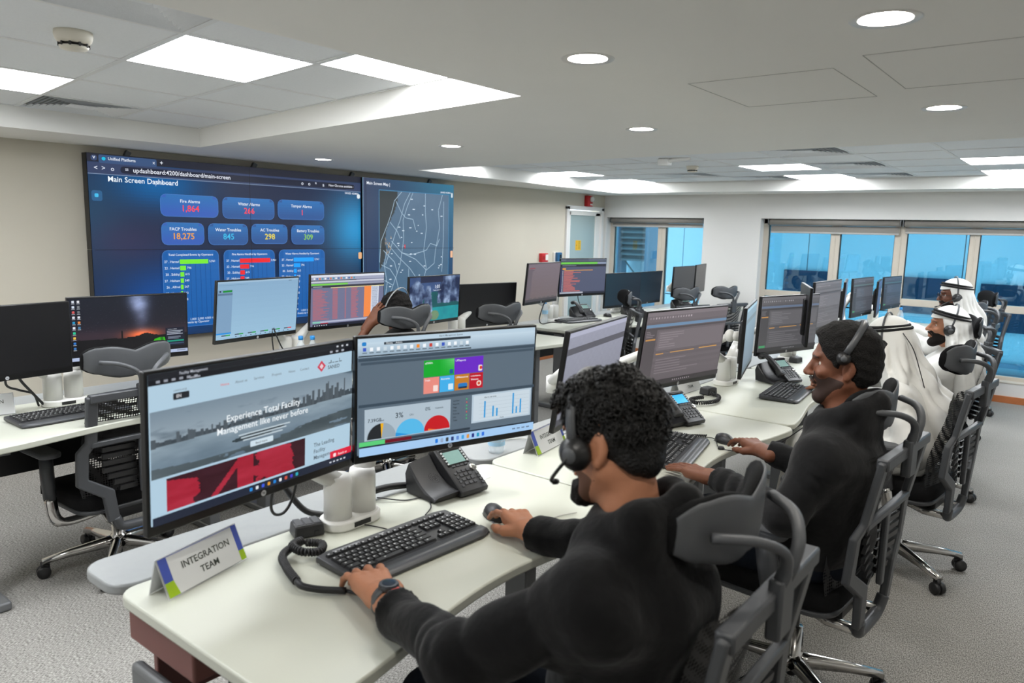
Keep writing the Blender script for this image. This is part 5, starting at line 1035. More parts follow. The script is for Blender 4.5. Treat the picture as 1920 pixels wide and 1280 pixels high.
# ---- cables on and behind the desks
def cable(name, pts, r, label, m=None, cat='cable'):
    b = Vector(pts[0]); o = thing(name, label, cat, b)
    MB().tube(spline([Vector(p) - b for p in pts], 7), r, 8).build('cable_run', m or CORD, o, smooth=True)
cable('cable_bundle', [(-1.78, 1.18, 1.0), (-1.80, 1.22, 0.90), (-1.76, 1.27, 0.80), (-1.72, 1.32, 0.775)], 0.009, 'thick black cable dropping behind the nearest monitor to its stand')
cable('cable_bundle', [(-1.735, 1.46, 0.78), (-1.74, 1.52, 0.79), (-1.74, 1.60, 0.785), (-1.72, 1.70, 0.772), (-1.70, 1.76, 0.77)], 0.011, 'thick black cables between the nearest stand and the desk phone')
cable('thin_cable', [(-1.72, 1.52, 0.775), (-1.66, 1.58, 0.764), (-1.63, 1.64, 0.764), (-1.56, 1.60, 0.764), (-1.515, 1.53, 0.768)], 0.002, 'thin black cable looping from the stand to the nearest keyboard')
cable('monitor_cable', [(-1.62, 1.10, 1.0), (-1.66, 1.10, 0.90), (-1.68, 1.12, 0.85), (-1.69, 1.16, 0.84), (-1.69, 1.19, 0.88), (-1.66, 1.20, 1.0)], 0.004, 'black cable loop hanging below the nearest monitor')
cable('monitor_cable', [(-3.66, 1.17, 1.0), (-3.70, 1.20, 0.92), (-3.74, 1.26, 0.84), (-3.76, 1.31, 0.775), (-3.78, 1.33, 0.765)], 0.006, 'black cable under the switched off monitor at the left edge'); cable('monitor_cable', [(-3.66, 1.15, 1.0), (-3.71, 1.15, 0.90), (-3.74, 1.21, 0.86), (-3.76, 1.27, 0.83), (-3.79, 1.30, 0.765)], 0.005, 'looped black cable under the switched off monitor at the left edge')
cable('monitor_cable', [(-3.90, 2.62, 1.0), (-3.90, 2.62, 0.92), (-3.88, 2.62, 0.80), (-3.86, 2.60, 0.765)], 0.004, 'straight black cable under the pale blue monitor'); cable('monitor_cable', [(-3.90, 2.63, 1.0), (-3.88, 2.66, 0.90), (-3.86, 2.71, 0.80), (-3.85, 2.74, 0.765)], 0.004, 'curved black cable under the pale blue monitor')
cable('monitor_cable', [(-3.90, 5.45, 1.02), (-3.92, 5.42, 0.92), (-3.96, 5.44, 0.82), (-3.98, 5.52, 0.775), (-3.95, 5.62, 0.785), (-3.93, 5.75, 0.77)], 0.005, 'black cable loop left of the small water bottle'); cable('monitor_cable', [(-3.96, 6.05, 1.06), (-3.98, 6.10, 0.97), (-4.0, 6.16, 0.92)], 0.004, 'short black cable under the green bar monitor'); cable('white_cable', [(-1.72, 2.46, 0.77), (-1.82, 2.42, 0.76), (-1.90, 2.34, 0.757), (-1.93, 2.42, 0.757), (-1.88, 2.50, 0.757)], 0.003, 'white cable loops on the grey shelf behind the curly haired man', mat('pale_cable', (196, 196, 190)))
# ---- bottles and cup
PET = mat('clear_plastic', (236, 244, 248), 0.08, alpha=0.32, noise=0.01); BCAP = mat('blue_cap', (40, 140, 214), 0.35, noise=0.03); WATERL = mat('bottle_label', (150, 196, 226), 0.4, alpha=0.8, noise=0.2, nscale=40)
def bottle(x, y, label, s=1.0):
    o = thing('water_bottle', label, 'water bottle', (x, y, ZD), group='small plastic water bottles')
    MB().lathe([(0.024 * s, 0.0), (0.029 * s, 0.006), (0.029 * s, 0.05 * s), (0.026 * s, 0.065 * s), (0.029 * s, 0.08 * s), (0.029 * s, 0.125 * s), (0.024 * s, 0.15 * s), (0.012 * s, 0.175 * s), (0.012 * s, 0.19 * s)], 18).build('bottle_body', PET, o, smooth=True)
    MB().lathe([(0.0145 * s, 0.182 * s), (0.0145 * s, 0.203 * s), (0.012 * s, 0.205 * s)], 16).build('cap', BCAP, o, smooth=True); MB().lathe([(0.0295 * s, 0.085 * s), (0.0295 * s, 0.12 * s)], 18, cap=False).build('label_band', WATERL, o, smooth=True)
bottle(-3.715, 2.69, 'left of two blue capped bottles behind the pale blue monitor'); bottle(-3.675, 2.745, 'right of two blue capped bottles behind the pale blue monitor'); bottle(-4.085, 5.70, 'lone water bottle on the far desk before the door'); bottle(-1.50, 8.02, 'blue capped bottle between the last front-row monitors')
o = thing('plastic_cup', 'clear ribbed plastic cup on the grey shelf below the tiles monitor', 'cup', (-1.80, 2.24 - 0.03, ZD - 0.008))
MB().lathe([(0.0, 0.002), (0.030, 0.002), (0.033, 0.012), (0.031, 0.03), (0.034, 0.05), (0.033, 0.07), (0.036, 0.085), (0.034, 0.085), (0.030, 0.05), (0.028, 0.008), (0, 0.006)], 20, cap=False).build('cup_wall', PET, o, smooth=True); MB().lathe([(0.0345, 0.032), (0.0335, 0.052), (0.0345, 0.07)], 20, cap=False).build('printed_band', WATERL, o, smooth=True)
o = thing('paper_sheet', 'white sheet lying on the nearest desk beside the phone', 'paper', (-1.66, 1.60 + 0.26, ZD)); MB().box((0, 0, 0.0008), (0.12, 0.16, 0.0012), rot=(0, 0, 0.1)).build('sheet', mat('paper_white', (236, 238, 240), 0.7, noise=0.02), o)
o = thing('bag', 'white plastic bag heap on the shelf below the pale blue monitor', 'bag', (-3.98, 2.38, ZD)); MB().ell((0, 0, 0.035), (0.06, 0.12, 0.04), 16, 8).build('bag_body', mat('bag_white', (238, 238, 236), 0.5, noise=0.04, bump=0.4, bscale=30), o, smooth=True)
# ================================================================ PEOPLE (signed distance fields turned into meshes)
class Field:
    def __init__(s, lo, hi, h):
        s.lo = np.array(lo, float); s.h = h; s.n = np.ceil((np.array(hi, float) - s.lo) / h).astype(int) + 1; s.F = np.full(s.n, 1.0, np.float32)
    def sub(s, lo, hi):
        a = np.clip(np.floor((np.array(lo) - s.lo) / s.h).astype(int), 0, s.n - 1); b = np.clip(np.ceil((np.array(hi) - s.lo) / s.h).astype(int) + 1, 1, s.n)
        if np.any(b <= a): return None
        ax = [s.lo[i] + s.h * np.arange(a[i], b[i]) for i in range(3)]
        return tuple(slice(a[i], b[i]) for i in range(3)), ax[0][:, None, None], ax[1][None, :, None], ax[2][None, None, :]
    def put(s, sl, d, k, mode):
        f = s.F[sl]
        if mode == 'add':
            w = np.clip(0.5 + 0.5 * (f - d) / k, 0, 1); s.F[sl] = f * (1 - w) + d * w - k * w * (1 - w)
        else:
            d = -d; w = np.clip(0.5 - 0.5 * (f - d) / k, 0, 1); s.F[sl] = f * (1 - w) + d * w + k * w * (1 - w)
    def cone(s, a, b, ra, rb=None, k=0.012, mode='add'):
        rb = ra if rb is None else rb; a = np.array(a, float); b = np.array(b, float); m = max(ra, rb) + 2 * k + 3 * s.h
        q = s.sub(np.minimum(a, b) - m, np.maximum(a, b) + m)
        if q is None: return s
        sl, X, Y, Z = q; ab = b - a; t = np.clip(((X - a[0]) * ab[0] + (Y - a[1]) * ab[1] + (Z - a[2]) * ab[2]) / max(1e-9, ab @ ab), 0, 1)
        d = np.sqrt((X - a[0] - t * ab[0]) ** 2 + (Y - a[1] - t * ab[1]) ** 2 + (Z - a[2] - t * ab[2]) ** 2) - (ra + (rb - ra) * t); s.put(sl, d.astype(np.float32), k, mode); return s
    def ell(s, c, r, A=None, k=0.012, mode='add'):
        c = np.array(c, float); r = np.array(r, float); A = np.eye(3) if A is None else A; m = max(r) + 2 * k + 3 * s.h; q = s.sub(c - m, c + m)
        if q is None: return s
        sl, X, Y, Z = q; L = [((X - c[0]) * A[i][0] + (Y - c[1]) * A[i][1] + (Z - c[2]) * A[i][2]) for i in range(3)]
        k0 = np.sqrt(sum((L[i] / r[i]) ** 2 for i in range(3))); k1 = np.sqrt(sum((L[i] / r[i] ** 2) ** 2 for i in range(3))) + 1e-9
        s.put(sl, (k0 * (k0 - 1) / k1).astype(np.float32), k, mode); return s
    def grid(s): return [s.lo[0] + s.h * np.arange(s.n[0])[:, None, None], s.lo[1] + s.h * np.arange(s.n[1])[None, :, None], s.lo[2] + s.h * np.arange(s.n[2])[None, None, :]]
    def cut(s, p, n, k=0.004):
        X, Y, Z = s.grid(); d = ((X - p[0]) * n[0] + (Y - p[1]) * n[1] + (Z - p[2]) * n[2]) / np.linalg.norm(n); w = np.clip(0.5 - 0.5 * (s.F - d) / k, 0, 1); s.F = (s.F * (1 - w) + d * w + k * w * (1 - w)).astype(np.float32); return s
    def disp(s, fn): X, Y, Z = s.grid(); s.F += fn(X, Y, Z).astype(np.float32); return s
    def surf(s):
        F = s.F; S = F < 0; nx, ny, nz = F.shape; cs = [(0, 0, 0), (1, 0, 0), (0, 1, 0), (1, 1, 0), (0, 0, 1), (1, 0, 1), (0, 1, 1), (1, 1, 1)]
        cnt = sum(S[a:nx - 1 + a, b:ny - 1 + b, c:nz - 1 + c].astype(np.int8) for a, b, c in cs); act = (cnt > 0) & (cnt < 8); I = np.argwhere(act)
        if len(I) == 0: return np.zeros((0, 3)), np.zeros((0, 4), int)
        val = np.stack([F[I[:, 0] + a, I[:, 1] + b, I[:, 2] + c] for a, b, c in cs], 1); P = np.zeros((len(I), 3)); N = np.zeros(len(I))
        for e0, e1 in ((0, 1), (2, 3), (4, 5), (6, 7), (0, 2), (1, 3), (4, 6), (5, 7), (0, 4), (1, 5), (2, 6), (3, 7)):
            a, b = val[:, e0], val[:, e1]; m = (a < 0) != (b < 0); t = np.where(m, a / np.where(m, a - b, 1), 0)[:, None]; P += np.where(m[:, None], np.array(cs[e0]) + t * (np.array(cs[e1]) - np.array(cs[e0])), 0); N += m
        V = s.lo + s.h * (I + P / N[:, None]); idx = np.full(act.shape, -1); idx[act] = np.arange(len(I)); Q = []
        for ax in range(3):
            sl0 = [slice(None)] * 3; sl1 = [slice(None)] * 3; sl0[ax] = slice(0, -1); sl1[ax] = slice(1, None); A, B = S[tuple(sl0)], S[tuple(sl1)]; E = np.argwhere(A != B); u, v = (ax + 1) % 3, (ax + 2) % 3
            E = E[(E[:, u] > 0) & (E[:, v] > 0) & (E[:, u] < F.shape[u] - 1) & (E[:, v] < F.shape[v] - 1)]; fl = A[E[:, 0], E[:, 1], E[:, 2]]
            def g(du, dv): e = E.copy(); e[:, u] -= du; e[:, v] -= dv; return idx[e[:, 0], e[:, 1], e[:, 2]]
            q = np.stack([g(1, 1), g(0, 1), g(0, 0), g(1, 0)], 1); q[~fl] = q[~fl][:, ::-1]; Q.append(q)
        Q = np.concatenate(Q); return V, Q[(Q >= 0).all(1)]
def np_mesh(name, parts, mats, origin, mi=None):
    V = []; Q = []; M = []; o = 0
    for k, (v, q) in enumerate(parts): V.append(v - np.array(origin)); Q.append(q + o); M += [(mi[k] if mi else 0)] * len(q); o += len(v)
    V = np.concatenate(V); Q = np.concatenate(Q); me = bpy.data.meshes.new(name); me.vertices.add(len(V)); me.vertices.foreach_set('co', V.astype(np.float32).ravel()); me.loops.add(Q.size); me.loops.foreach_set('vertex_index', Q.astype(np.int32).ravel()); me.polygons.add(len(Q)); me.polygons.foreach_set('loop_start', np.arange(0, Q.size, 4, dtype=np.int32)); me.polygons.foreach_set('use_smooth', np.ones(len(Q), bool))
    for m in (mats if isinstance(mats, (list, tuple)) else [mats]): me.materials.append(m)
    if mi: me.polygons.foreach_set('material_index', np.array(M, np.int32))
    me.update(); me.validate(); return me
def frame(fw, up):
    x = np.array(fw, float); x /= np.linalg.norm(x); z = np.array(up, float); z = z - x * (z @ x); z /= np.linalg.norm(z); return np.stack([x, np.cross(z, x), z])   # rows: front, left, up
def wob(X, Y, Z, f, s): return np.sin(f * X + 1.3 * s + 1.7 * np.sin(0.6 * f * Y + s)) * np.sin(f * Y + 2.1 * s + 1.4 * np.sin(0.7 * f * Z)) + np.sin(0.9 * f * Z + 0.7 * s + 1.5 * np.sin(0.5 * f * X + s))
class Head:
    def __init__(s, c, fw, up, sc=0.94): s.c = np.array(c, float); s.A = frame(fw, up); s.k = sc
    def w(s, x, y, z): return s.c + s.k * (np.array((x, y, z)) @ s.A)
    def box(s, m=0.2): return s.c - m, s.c + m
    def e(s, f, c, r, g=0.0, k=0.012, mode='add', tilt=0.0):
        A = s.A
        if tilt: ct, st = math.cos(tilt), math.sin(tilt); A = np.stack([A[0] * ct - A[2] * st, A[1], A[2] * ct + A[0] * st])
        f.ell(s.w(*c), np.array(r) * s.k + g, A, k, mode)
    def face(s, f, g=0.0, k=0.016):
        s.e(f, (-0.008, 0, 0.03), (0.098, 0.076, 0.092), g, k); s.e(f, (0.035, 0, -0.03), (0.060, 0.057, 0.088), g, k)
        f.cone(s.w(0.0, 0.05, -0.055), s.w(0.068, 0.018, -0.108), 0.026 * s.k + g, 0.022 * s.k + g, k); f.cone(s.w(0.0, -0.05, -0.055), s.w(0.068, -0.018, -0.108), 0.026 * s.k + g, 0.022 * s.k + g, k)
        s.e(f, (0.075, 0, -0.108), (0.02, 0.024, 0.02), g, k)
    def build(s, f, neck):
        s.face(f); f.cone(s.w(-0.018, 0, -0.05), neck, 0.056 * s.k, 0.060 * s.k, 0.03)
        s.e(f, (0.080, 0, 0.032), (0.018, 0.050, 0.013), 0, 0.012)
        for y in (1, -1): s.e(f, (0.090, 0.033 * y, 0.008), (0.016, 0.017, 0.011), 0, 0.010, 'sub'); s.e(f, (0.068, 0.044 * y, -0.022), (0.02, 0.018, 0.016), 0, 0.014)
        f.cone(s.w(0.088, 0, 0.018), s.w(0.114, 0, -0.026), 0.009 * s.k, 0.0125 * s.k, 0.008)
        for y in (1, -1): s.e(f, (0.103, 0.013 * y, -0.030), (0.011, 0.008, 0.008), 0, 0.006)
        s.e(f, (0.094, 0, -0.056), (0.011, 0.024, 0.0065), 0, 0.005); s.e(f, (0.092, 0, -0.070), (0.011, 0.020, 0.0075), 0, 0.005)
        for y in (1, -1):
            s.e(f, (-0.012, 0.077 * y, -0.008), (0.021, 0.009, 0.033), 0, 0.006, tilt=-0.25); s.e(f, (-0.006, 0.087 * y, -0.006), (0.011, 0.007, 0.019), 0, 0.005, 'sub', tilt=-0.25); s.e(f, (-0.004, 0.078 * y, -0.036), (0.010, 0.008, 0.010), 0, 0.006)
def hand(wrist, fw, nrm, left, curl=(0.25, 0.35, 0.25), spread=0.12, sc=1.0, h=0.0024, thumb=0.0, tuck=0.0):
    A = frame(fw, nrm); f_, n_ = A[0], A[2]; s_ = np.cross(f_, n_); t = 1.0 if left else -1.0; w = np.array(wrist, float); W = lambda a, b, c: w + sc * (f_ * a + s_ * b * t + n_ * c)
    F = Field(w - 0.17, w + 0.21, h) if h > 0.004 else Field(np.minimum(w, w + f_ * 0.19) - 0.085, np.maximum(w, w + f_ * 0.19) + 0.085, h)
    F.cone(W(-0.05, 0, 0), W(0.01, 0, 0), 0.026 * sc, 0.027 * sc, 0.012); F.cone(W(-0.05, 0.012, 0), W(0.01, 0.012, 0), 0.02 * sc, 0.022 * sc, 0.012); F.cone(W(-0.05, -0.012, 0), W(0.01, -0.012, 0), 0.02 * sc, 0.022 * sc, 0.012)
    for b, ln, r in ((0.030, (0.041, 0.025, 0.021), 0.0095), (0.010, (0.046, 0.029, 0.022), 0.0098), (-0.011, (0.042, 0.027, 0.021), 0.0092), (-0.030, (0.032, 0.020, 0.018), 0.0082)):
        kn = (0.088 - 0.1 * max(0, -b) * 0.35, b, 0.006); F.cone(W(0.0, b * 0.55, 0.0), W(*kn), 0.0165 * sc, 0.0125 * sc, 0.012); F.cone(W(0.01, b * 0.6, -0.008), W(kn[0] - 0.01, b, -0.006), 0.012 * sc, 0.010 * sc, 0.012)
        F.ell(W(kn[0], b, 0.009), np.array((0.011, 0.010, 0.010)) * sc, A, 0.006)
        p = np.array(kn); a = 0.0; yaw = b / 0.03 * spread
        for j in range(3):
            a += curl[j] + (tuck if b < 0 else 0.0); d = np.array((math.cos(a) * math.cos(yaw), math.cos(a) * math.sin(yaw), -math.sin(a))); q = p + d * ln[j]; rr = r * (1, 0.92, 0.84)[j]; F.cone(W(*p), W(*q), rr * sc, r * (0.94, 0.86, 0.72)[j] * sc, 0.0035); p = q
    T = [(0.015, 0.022, -0.006), (0.050, 0.046, -0.014 - thumb), (0.078, 0.054, -0.020 - thumb), (0.102, 0.052, -0.026 - thumb)]
    for j, (ra, rb) in enumerate(((0.017, 0.014), (0.0125, 0.011), (0.011, 0.0085))): F.cone(W(*T[j]), W(*T[j + 1]), ra * sc, rb * sc, 0.006)
    return F.surf()
def skin(name, rgb): return mat(name, rgb, 0.48, spec=0.35, noise=0.10, nscale=28, bump=0.10, bscale=260)
HAIRM = mat('black_hair', (15, 14, 14), 0.48, spec=0.4, noise=0.35, nscale=120, bump=0.5, bscale=180)
HAIRS = mat('short_black_hair', (20, 18, 17), 0.75, spec=0.25, noise=0.5, nscale=160, bump=0.8, bscale=240)
BEARD = mat('beard_hair', (26, 21, 18), 0.75, spec=0.2, noise=0.4, nscale=200, bump=0.6, bscale=320)
HOOD = mat('black_fleece', (15, 15, 16), 0.92, spec=0.12, noise=0.25, nscale=60, bump=0.85, bscale=13, sheen=0.12)
JEAN = mat('dark_trousers', (26, 30, 38), 0.9, spec=0.1, noise=0.25, nscale=80)
KAND = mat('white_cotton', (236, 235, 230), 0.85, spec=0.15, noise=0.03, nscale=30, bump=0.5, bscale=11, sheen=0.1)
AGAL = mat('black_agal_cord', (14, 14, 15), 0.8, noise=0.3, nscale=200, bump=0.5, bscale=300)
def eyes(hd, root, org):
    for y in (1, -1):
        MB().ell((0, 0, 0), (0.0102, 0.0102, 0.0102), 12, 8).build('eye', mat('eye_white', (196, 188, 178), 0.2, noise=0.02), root, smooth=True).location = hd.w(0.0680, 0.033 * y, 0.006) - org
        p = MB().ell((0, 0, 0), (0.005, 0.005, 0.005), 10, 6).build('iris', mat('dark_iris', (24, 16, 12), 0.15, noise=0.1), root, smooth=True); p.location = hd.w(0.0742, 0.033 * y, 0.005) - org
        m = MB().tube([hd.w(0.092, 0.018 * y, 0.027) - org, hd.w(0.092, 0.034 * y, 0.033) - org, hd.w(0.080, 0.054 * y, 0.027) - org], [0.0035, 0.0042, 0.002], 6, flat=0.6); m.build('eyebrow', HAIRM, root, smooth=True)
def person(label, J, hd, skm, org, garment, gname, gm, legs, lname, lm, hands, hscale=0.0045, gh=0.0075, loose=1.0, folds=0.0035, group='seated operators', extra=None, gcut=None, short_sleeve=(), cuff=(0.012, 0.012)):
    org = np.array(org, float); J = {k: np.array(v, float) for k, v in J.items()}
    F = Field(*hd.box(0.19), hscale); hd.build(F, J['neck']); parts = [F.surf()]
    allp = np.stack(list(J.values())); lo, hi = allp.min(0) - 0.17, allp.max(0) + 0.17; hi[2] = min(hi[2], J['neck'][2] + 0.10)
    B = Field(lo, hi, 0.011)
    B.cone(J['pelvis'], J['chest'], 0.095, 0.10, 0.04); B.cone(J['chest'], J['neck'], 0.09, 0.058, 0.04)
    for s in 'LR':
        B.cone(J['chest'] + (J['sh' + s] - J['chest']) * 0.4, J['sh' + s], 0.06, 0.042, 0.03); B.cone(J['sh' + s], J['el' + s], 0.04, 0.034, 0.02); B.cone(J['el' + s], J['wr' + s], 0.034, 0.023, 0.02)
        B.cone(J['pelvis'], J['hip' + s], 0.09, 0.075, 0.03); B.cone(J['hip' + s], J['kn' + s], 0.07, 0.05, 0.02); B.cone(J['kn' + s], J['an' + s], 0.045, 0.034, 0.02); t = J['an' + s] + np.array((-0.14, 0, -0.05)); B.cone(J['an' + s] + np.array((0.03, 0, -0.045)), t, 0.03, 0.026, 0.02)
    parts.append(B.surf())
    for h_ in hands: parts.append(hand(**h_))
    root = link('person', np_mesh('person', parts, skm, org)); root.location = org; tag(root, label, 'person', group)
    # upper garment
    G = Field(lo - 0.03, hi + np.array((0.03, 0.03, 0.02)), gh); L = loose
    garment(G, J, L)
    if folds:
        fd = []
        for s in 'LR':
            for a, b in (('sh', 'el'), ('el', 'wr')): fd.append((J[a + s], J[b + s]))
        def fold(X, Y, Z):
            out = folds * 0.7 * wob(X, Y, Z, 26.0, 1.0)
            for a, b in fd:
                ab = b - a; l = np.linalg.norm(ab); t = ((X - a[0]) * ab[0] + (Y - a[1]) * ab[1] + (Z - a[2]) * ab[2]) / (l * l); d2 = (X - a[0] - t * ab[0]) ** 2 + (Y - a[1] - t * ab[1]) ** 2 + (Z - a[2] - t * ab[2]) ** 2
                out = out + 0.75 * folds * np.exp(-d2 / 0.012) * (1 - 2.0 * np.abs(np.sin(0.5 * (t * l * 88 + 3.0 * np.sin(19 * X + 9 * Z) + 2.8 * np.sin(24 * Y - 17 * Z))))) * (0.6 + 0.4 * np.sin(13 * X - 18 * Y + 12 * Z)) * np.clip((t + 0.05) / 0.3, 0, 1) * np.clip((1.15 - t) / 0.25, 0, 1)
            return out
        G.disp(fold)
    for s in 'LR':
        if s in short_sleeve: continue
        d = J['wr' + s] - J['el' + s]; d = d / np.linalg.norm(d); G_ = J['wr' + s] - d * cuff['LR'.index(s)]
        q = G.sub(G_ - 0.09, G_ + 0.16); sl, X, Y, Z = q; dd = (X - G_[0]) * d[0] + (Y - G_[1]) * d[1] + (Z - G_[2]) * d[2]; G.F[sl] = np.maximum(G.F[sl], dd.astype(np.float32))
    if gcut: gcut(G, J)
    g = link(gname, np_mesh(gname, [G.surf()], gm, org), root)
    T = Field(np.stack([J[k] for k in ('pelvis', 'hipL', 'hipR', 'knL', 'knR', 'anL', 'anR')]).min(0) - 0.16, np.stack([J[k] for k in ('pelvis', 'hipL', 'hipR', 'knL', 'knR', 'anL', 'anR')]).max(0) + 0.16, 0.012); legs(T, J); link(lname, np_mesh(lname, [T.surf()], lm, org), root)
    return root, J, org
def g_hoodie(G, J, L, hood=True):
    up = np.array((0, 0, 1.0)); ax = J['shL'] - J['shR']; ax /= np.linalg.norm(ax); mid = (J['pelvis'] + J['chest']) / 2
    for p, r in ((J['pelvis'] + up * 0.02, (0.15, 0.185, 0.12)), (mid, (0.145, 0.185, 0.16)), (J['chest'], (0.135, 0.185, 0.15))): G.ell(p, np.array(r) * L, np.stack([np.cross(ax, up), ax, up]), 0.05)
    G.cone(J['chest'] + up * 0.08, J['neck'] - up * 0.01, 0.10 * L, 0.078, 0.04); G.ell(J['chest'] + up * 0.085 + np.array((0.015, 0, 0)), np.array((0.105, 0.185, 0.085)) * L, np.stack([np.cross(ax, up), ax, up]), 0.06)
    for s in 'LR':
        G.cone(J['neck'] - up * 0.035, J['sh' + s], 0.062, 0.056 * L, 0.07); G.cone(J['chest'] + (J['sh' + s] - J['chest']) * 0.5, J['sh' + s], 0.095 * L, 0.062 * L, 0.07); G.cone(J['sh' + s], J['el' + s], 0.063 * L, 0.055 * L, 0.05); G.cone(J['el' + s], J['wr' + s], 0.056 * L, 0.043 * L, 0.022); d = J['wr' + s] - J['el' + s]; d /= np.linalg.norm(d); G.cone(J['wr' + s] - d * 0.06, J['wr' + s] - d * 0.03, 0.046 * L, 0.042 * L, 0.01)
    if hood:
        n = J['neck'] + up * 0.022; bk = np.array((1.0, 0, 0)); G.ell(n + bk * 0.068 + up * -0.02, (0.050, 0.12, 0.070), None, 0.03); G.cone(n + bk * 0.05 + ax * 0.09 + up * 0.03, n + bk * 0.02 - ax * 0.0 + bk * 0.07 + up * 0.035, 0.035, 0.04, 0.03); G.cone(n + bk * 0.05 - ax * 0.09 + up * 0.03, n + bk * 0.09 + up * 0.035, 0.035, 0.04, 0.03); G.cone(n + ax * 0.085 + bk * 0.03 + up * 0.02, n + ax * 0.06 - bk * 0.07 - up * 0.04, 0.032, 0.026, 0.03); G.cone(n - ax * 0.085 + bk * 0.03 + up * 0.02, n - ax * 0.06 - bk * 0.07 - up * 0.04, 0.032, 0.026, 0.03)
        G.ell(n + up * 0.05 - bk * 0.0, (0.064, 0.066, 0.085), None, 0.03, 'sub')
def g_robe(G, J, L):
    up = np.array((0, 0, 1.0)); ax = J['shL'] - J['shR']; ax /= np.linalg.norm(ax); A = np.stack([np.cross(ax, up), ax, up]); mid = (J['pelvis'] + J['chest']) / 2
    for p, r in ((J['pelvis'] + up * 0.02, (0.165, 0.20, 0.13)), (mid, (0.14, 0.185, 0.17)), (J['chest'], (0.13, 0.185, 0.16))): G.ell(p, np.array(r) * L, A, 0.05)
    G.cone(J['chest'] + up * 0.08, J['neck'], 0.095, 0.07, 0.04)
    for s in 'LR': G.cone(J['neck'] - up * 0.03, J['sh' + s], 0.06, 0.055, 0.06); G.cone(J['chest'] + (J['sh' + s] - J['chest']) * 0.5, J['sh' + s], 0.09, 0.062, 0.06); G.cone(J['sh' + s], J['el' + s], 0.066 * L, 0.058 * L, 0.03); G.cone(J['el' + s], J['wr' + s], 0.058 * L, 0.048 * L, 0.022)
def l_trousers(T, J):
    T.ell(J['pelvis'] - np.array((0, 0, 0.03)), (0.14, 0.175, 0.10), None, 0.04)
    for s in 'LR': T.cone(J['hip' + s], J['kn' + s], 0.088, 0.068, 0.03); T.cone(J['kn' + s], J['an' + s], 0.066, 0.052, 0.02)
def l_robe(T, J):
    l_trousers(T, J); T.cone(J['knL'], J['knR'], 0.07, 0.07, 0.05); T.cone((J['knL'] + J['knR']) / 2, (J['anL'] + J['anR']) / 2 + np.array((0, 0, 0.06)), 0.10, 0.11, 0.06)
    for s in 'LR': T.cone(J['kn' + s], J['an' + s] + np.array((0, 0, 0.05)), 0.075, 0.075, 0.04)
    T.disp(lambda X, Y, Z: 0.006 * np.sin(60 * Y + 8 * X))
def shoes(root, J, org, m, nm='shoe'):
    for s in 'LR':
        a = J['an' + s]; F = Field(a + np.array((-0.22, -0.07, -0.11)), a + np.array((0.09, 0.07, 0.04)), 0.008); F.cone(a + np.array((0.025, 0, -0.045)), a + np.array((-0.13, 0, -0.058)), 0.042, 0.034, 0.02); F.cone(a, a + np.array((0.01, 0, -0.04)), 0.045, 0.042, 0.02); F.cut(a + np.array((0, 0, -0.088)), (0, 0, -1)); link(nm, np_mesh(nm, [F.surf()], m, org), root)
SHOE = mat('dark_shoe', (30, 28, 28), 0.6, noise=0.1); SANDAL = mat('brown_sandal', (110, 70, 44), 0.6, noise=0.15)
def sit(px, py, nx=0.0, z=0.60, feet=-0.50):
    """pelvis and leg joints of someone seated at (px, py) and facing -x"""
    J = {'pelvis': (px, py, z)}
    for s, d in (('L', -1), ('R', 1)): J['hip' + s] = (px - 0.05, py + d * 0.09, z - 0.03); J['kn' + s] = (px - 0.44, py + d * 0.13, z - 0.05); J['an' + s] = (px + feet + (0.05 if d > 0 else 0), py + d * 0.12, 0.095)
    return J
def headset(hd, label, side=1, mic=True, band_m=None, lean=0.0, two=True, cup=(0.006, -0.012), cr=1.0):
    org = hd.w(0, 0, 0.14); o = thing('headset', label, 'headset', org, group='operator headsets'); q = lambda x, y, z: Vector(hd.w(x, y, z) - org)
    pts = [q(cup[0] + (lean - cup[0]) * math.sin(a), 0.097 * math.cos(a), cup[1] + 0.006 + (0.136 - cup[1]) * math.sin(a)) for a in bez(R(6), R(174), 18)]
    MB().tube(pts, 0.0055 if band_m is DARKG else 0.0028, 8, flat=2.0, up=hd.A[0]).build('headband', band_m or DARKG, o, smooth=True)
    for y in ((1, -1) if two else (side,)):
        Y = Vector(hd.A[1]) * y; M = Matrix.Translation(q(cup[0], 0.096 * y, cup[1])) @ Vector((0, 0, 1)).rotation_difference(Y).to_matrix().to_4x4() @ Matrix.Scale(cr, 4)
        MB().lathe([(0.0, -0.016), (0.033, -0.016), (0.036, -0.008), (0.034, 0.002), (0.024, 0.010), (0.020, 0.017), (0.0, 0.018)], 22, M=M, cap=False).build('ear_cup', BLACKP, o, smooth=True)
        MB().lathe([(0.016, 0.0175), (0.015, 0.0195), (0, 0.020)], 18, M=M, cap=False).build('cup_disc', MIDG, o, smooth=True)
    if mic:
        MB().tube(spline([q(cup[0] + 0.002, 0.112 * side, cup[1] - 0.004), q(0.06, 0.112 * side, -0.035), q(0.105, 0.085 * side, -0.065), q(0.125, 0.05 * side, -0.078)], 6), 0.0035, 8).build('microphone_boom', BLACKP, o, smooth=True); MB().tube([q(0.122, 0.055 * side, -0.077), q(0.130, 0.035 * side, -0.082)], [0.006, 0.006], 10).build('microphone_tip', BLACKP, o, smooth=True)
    return o
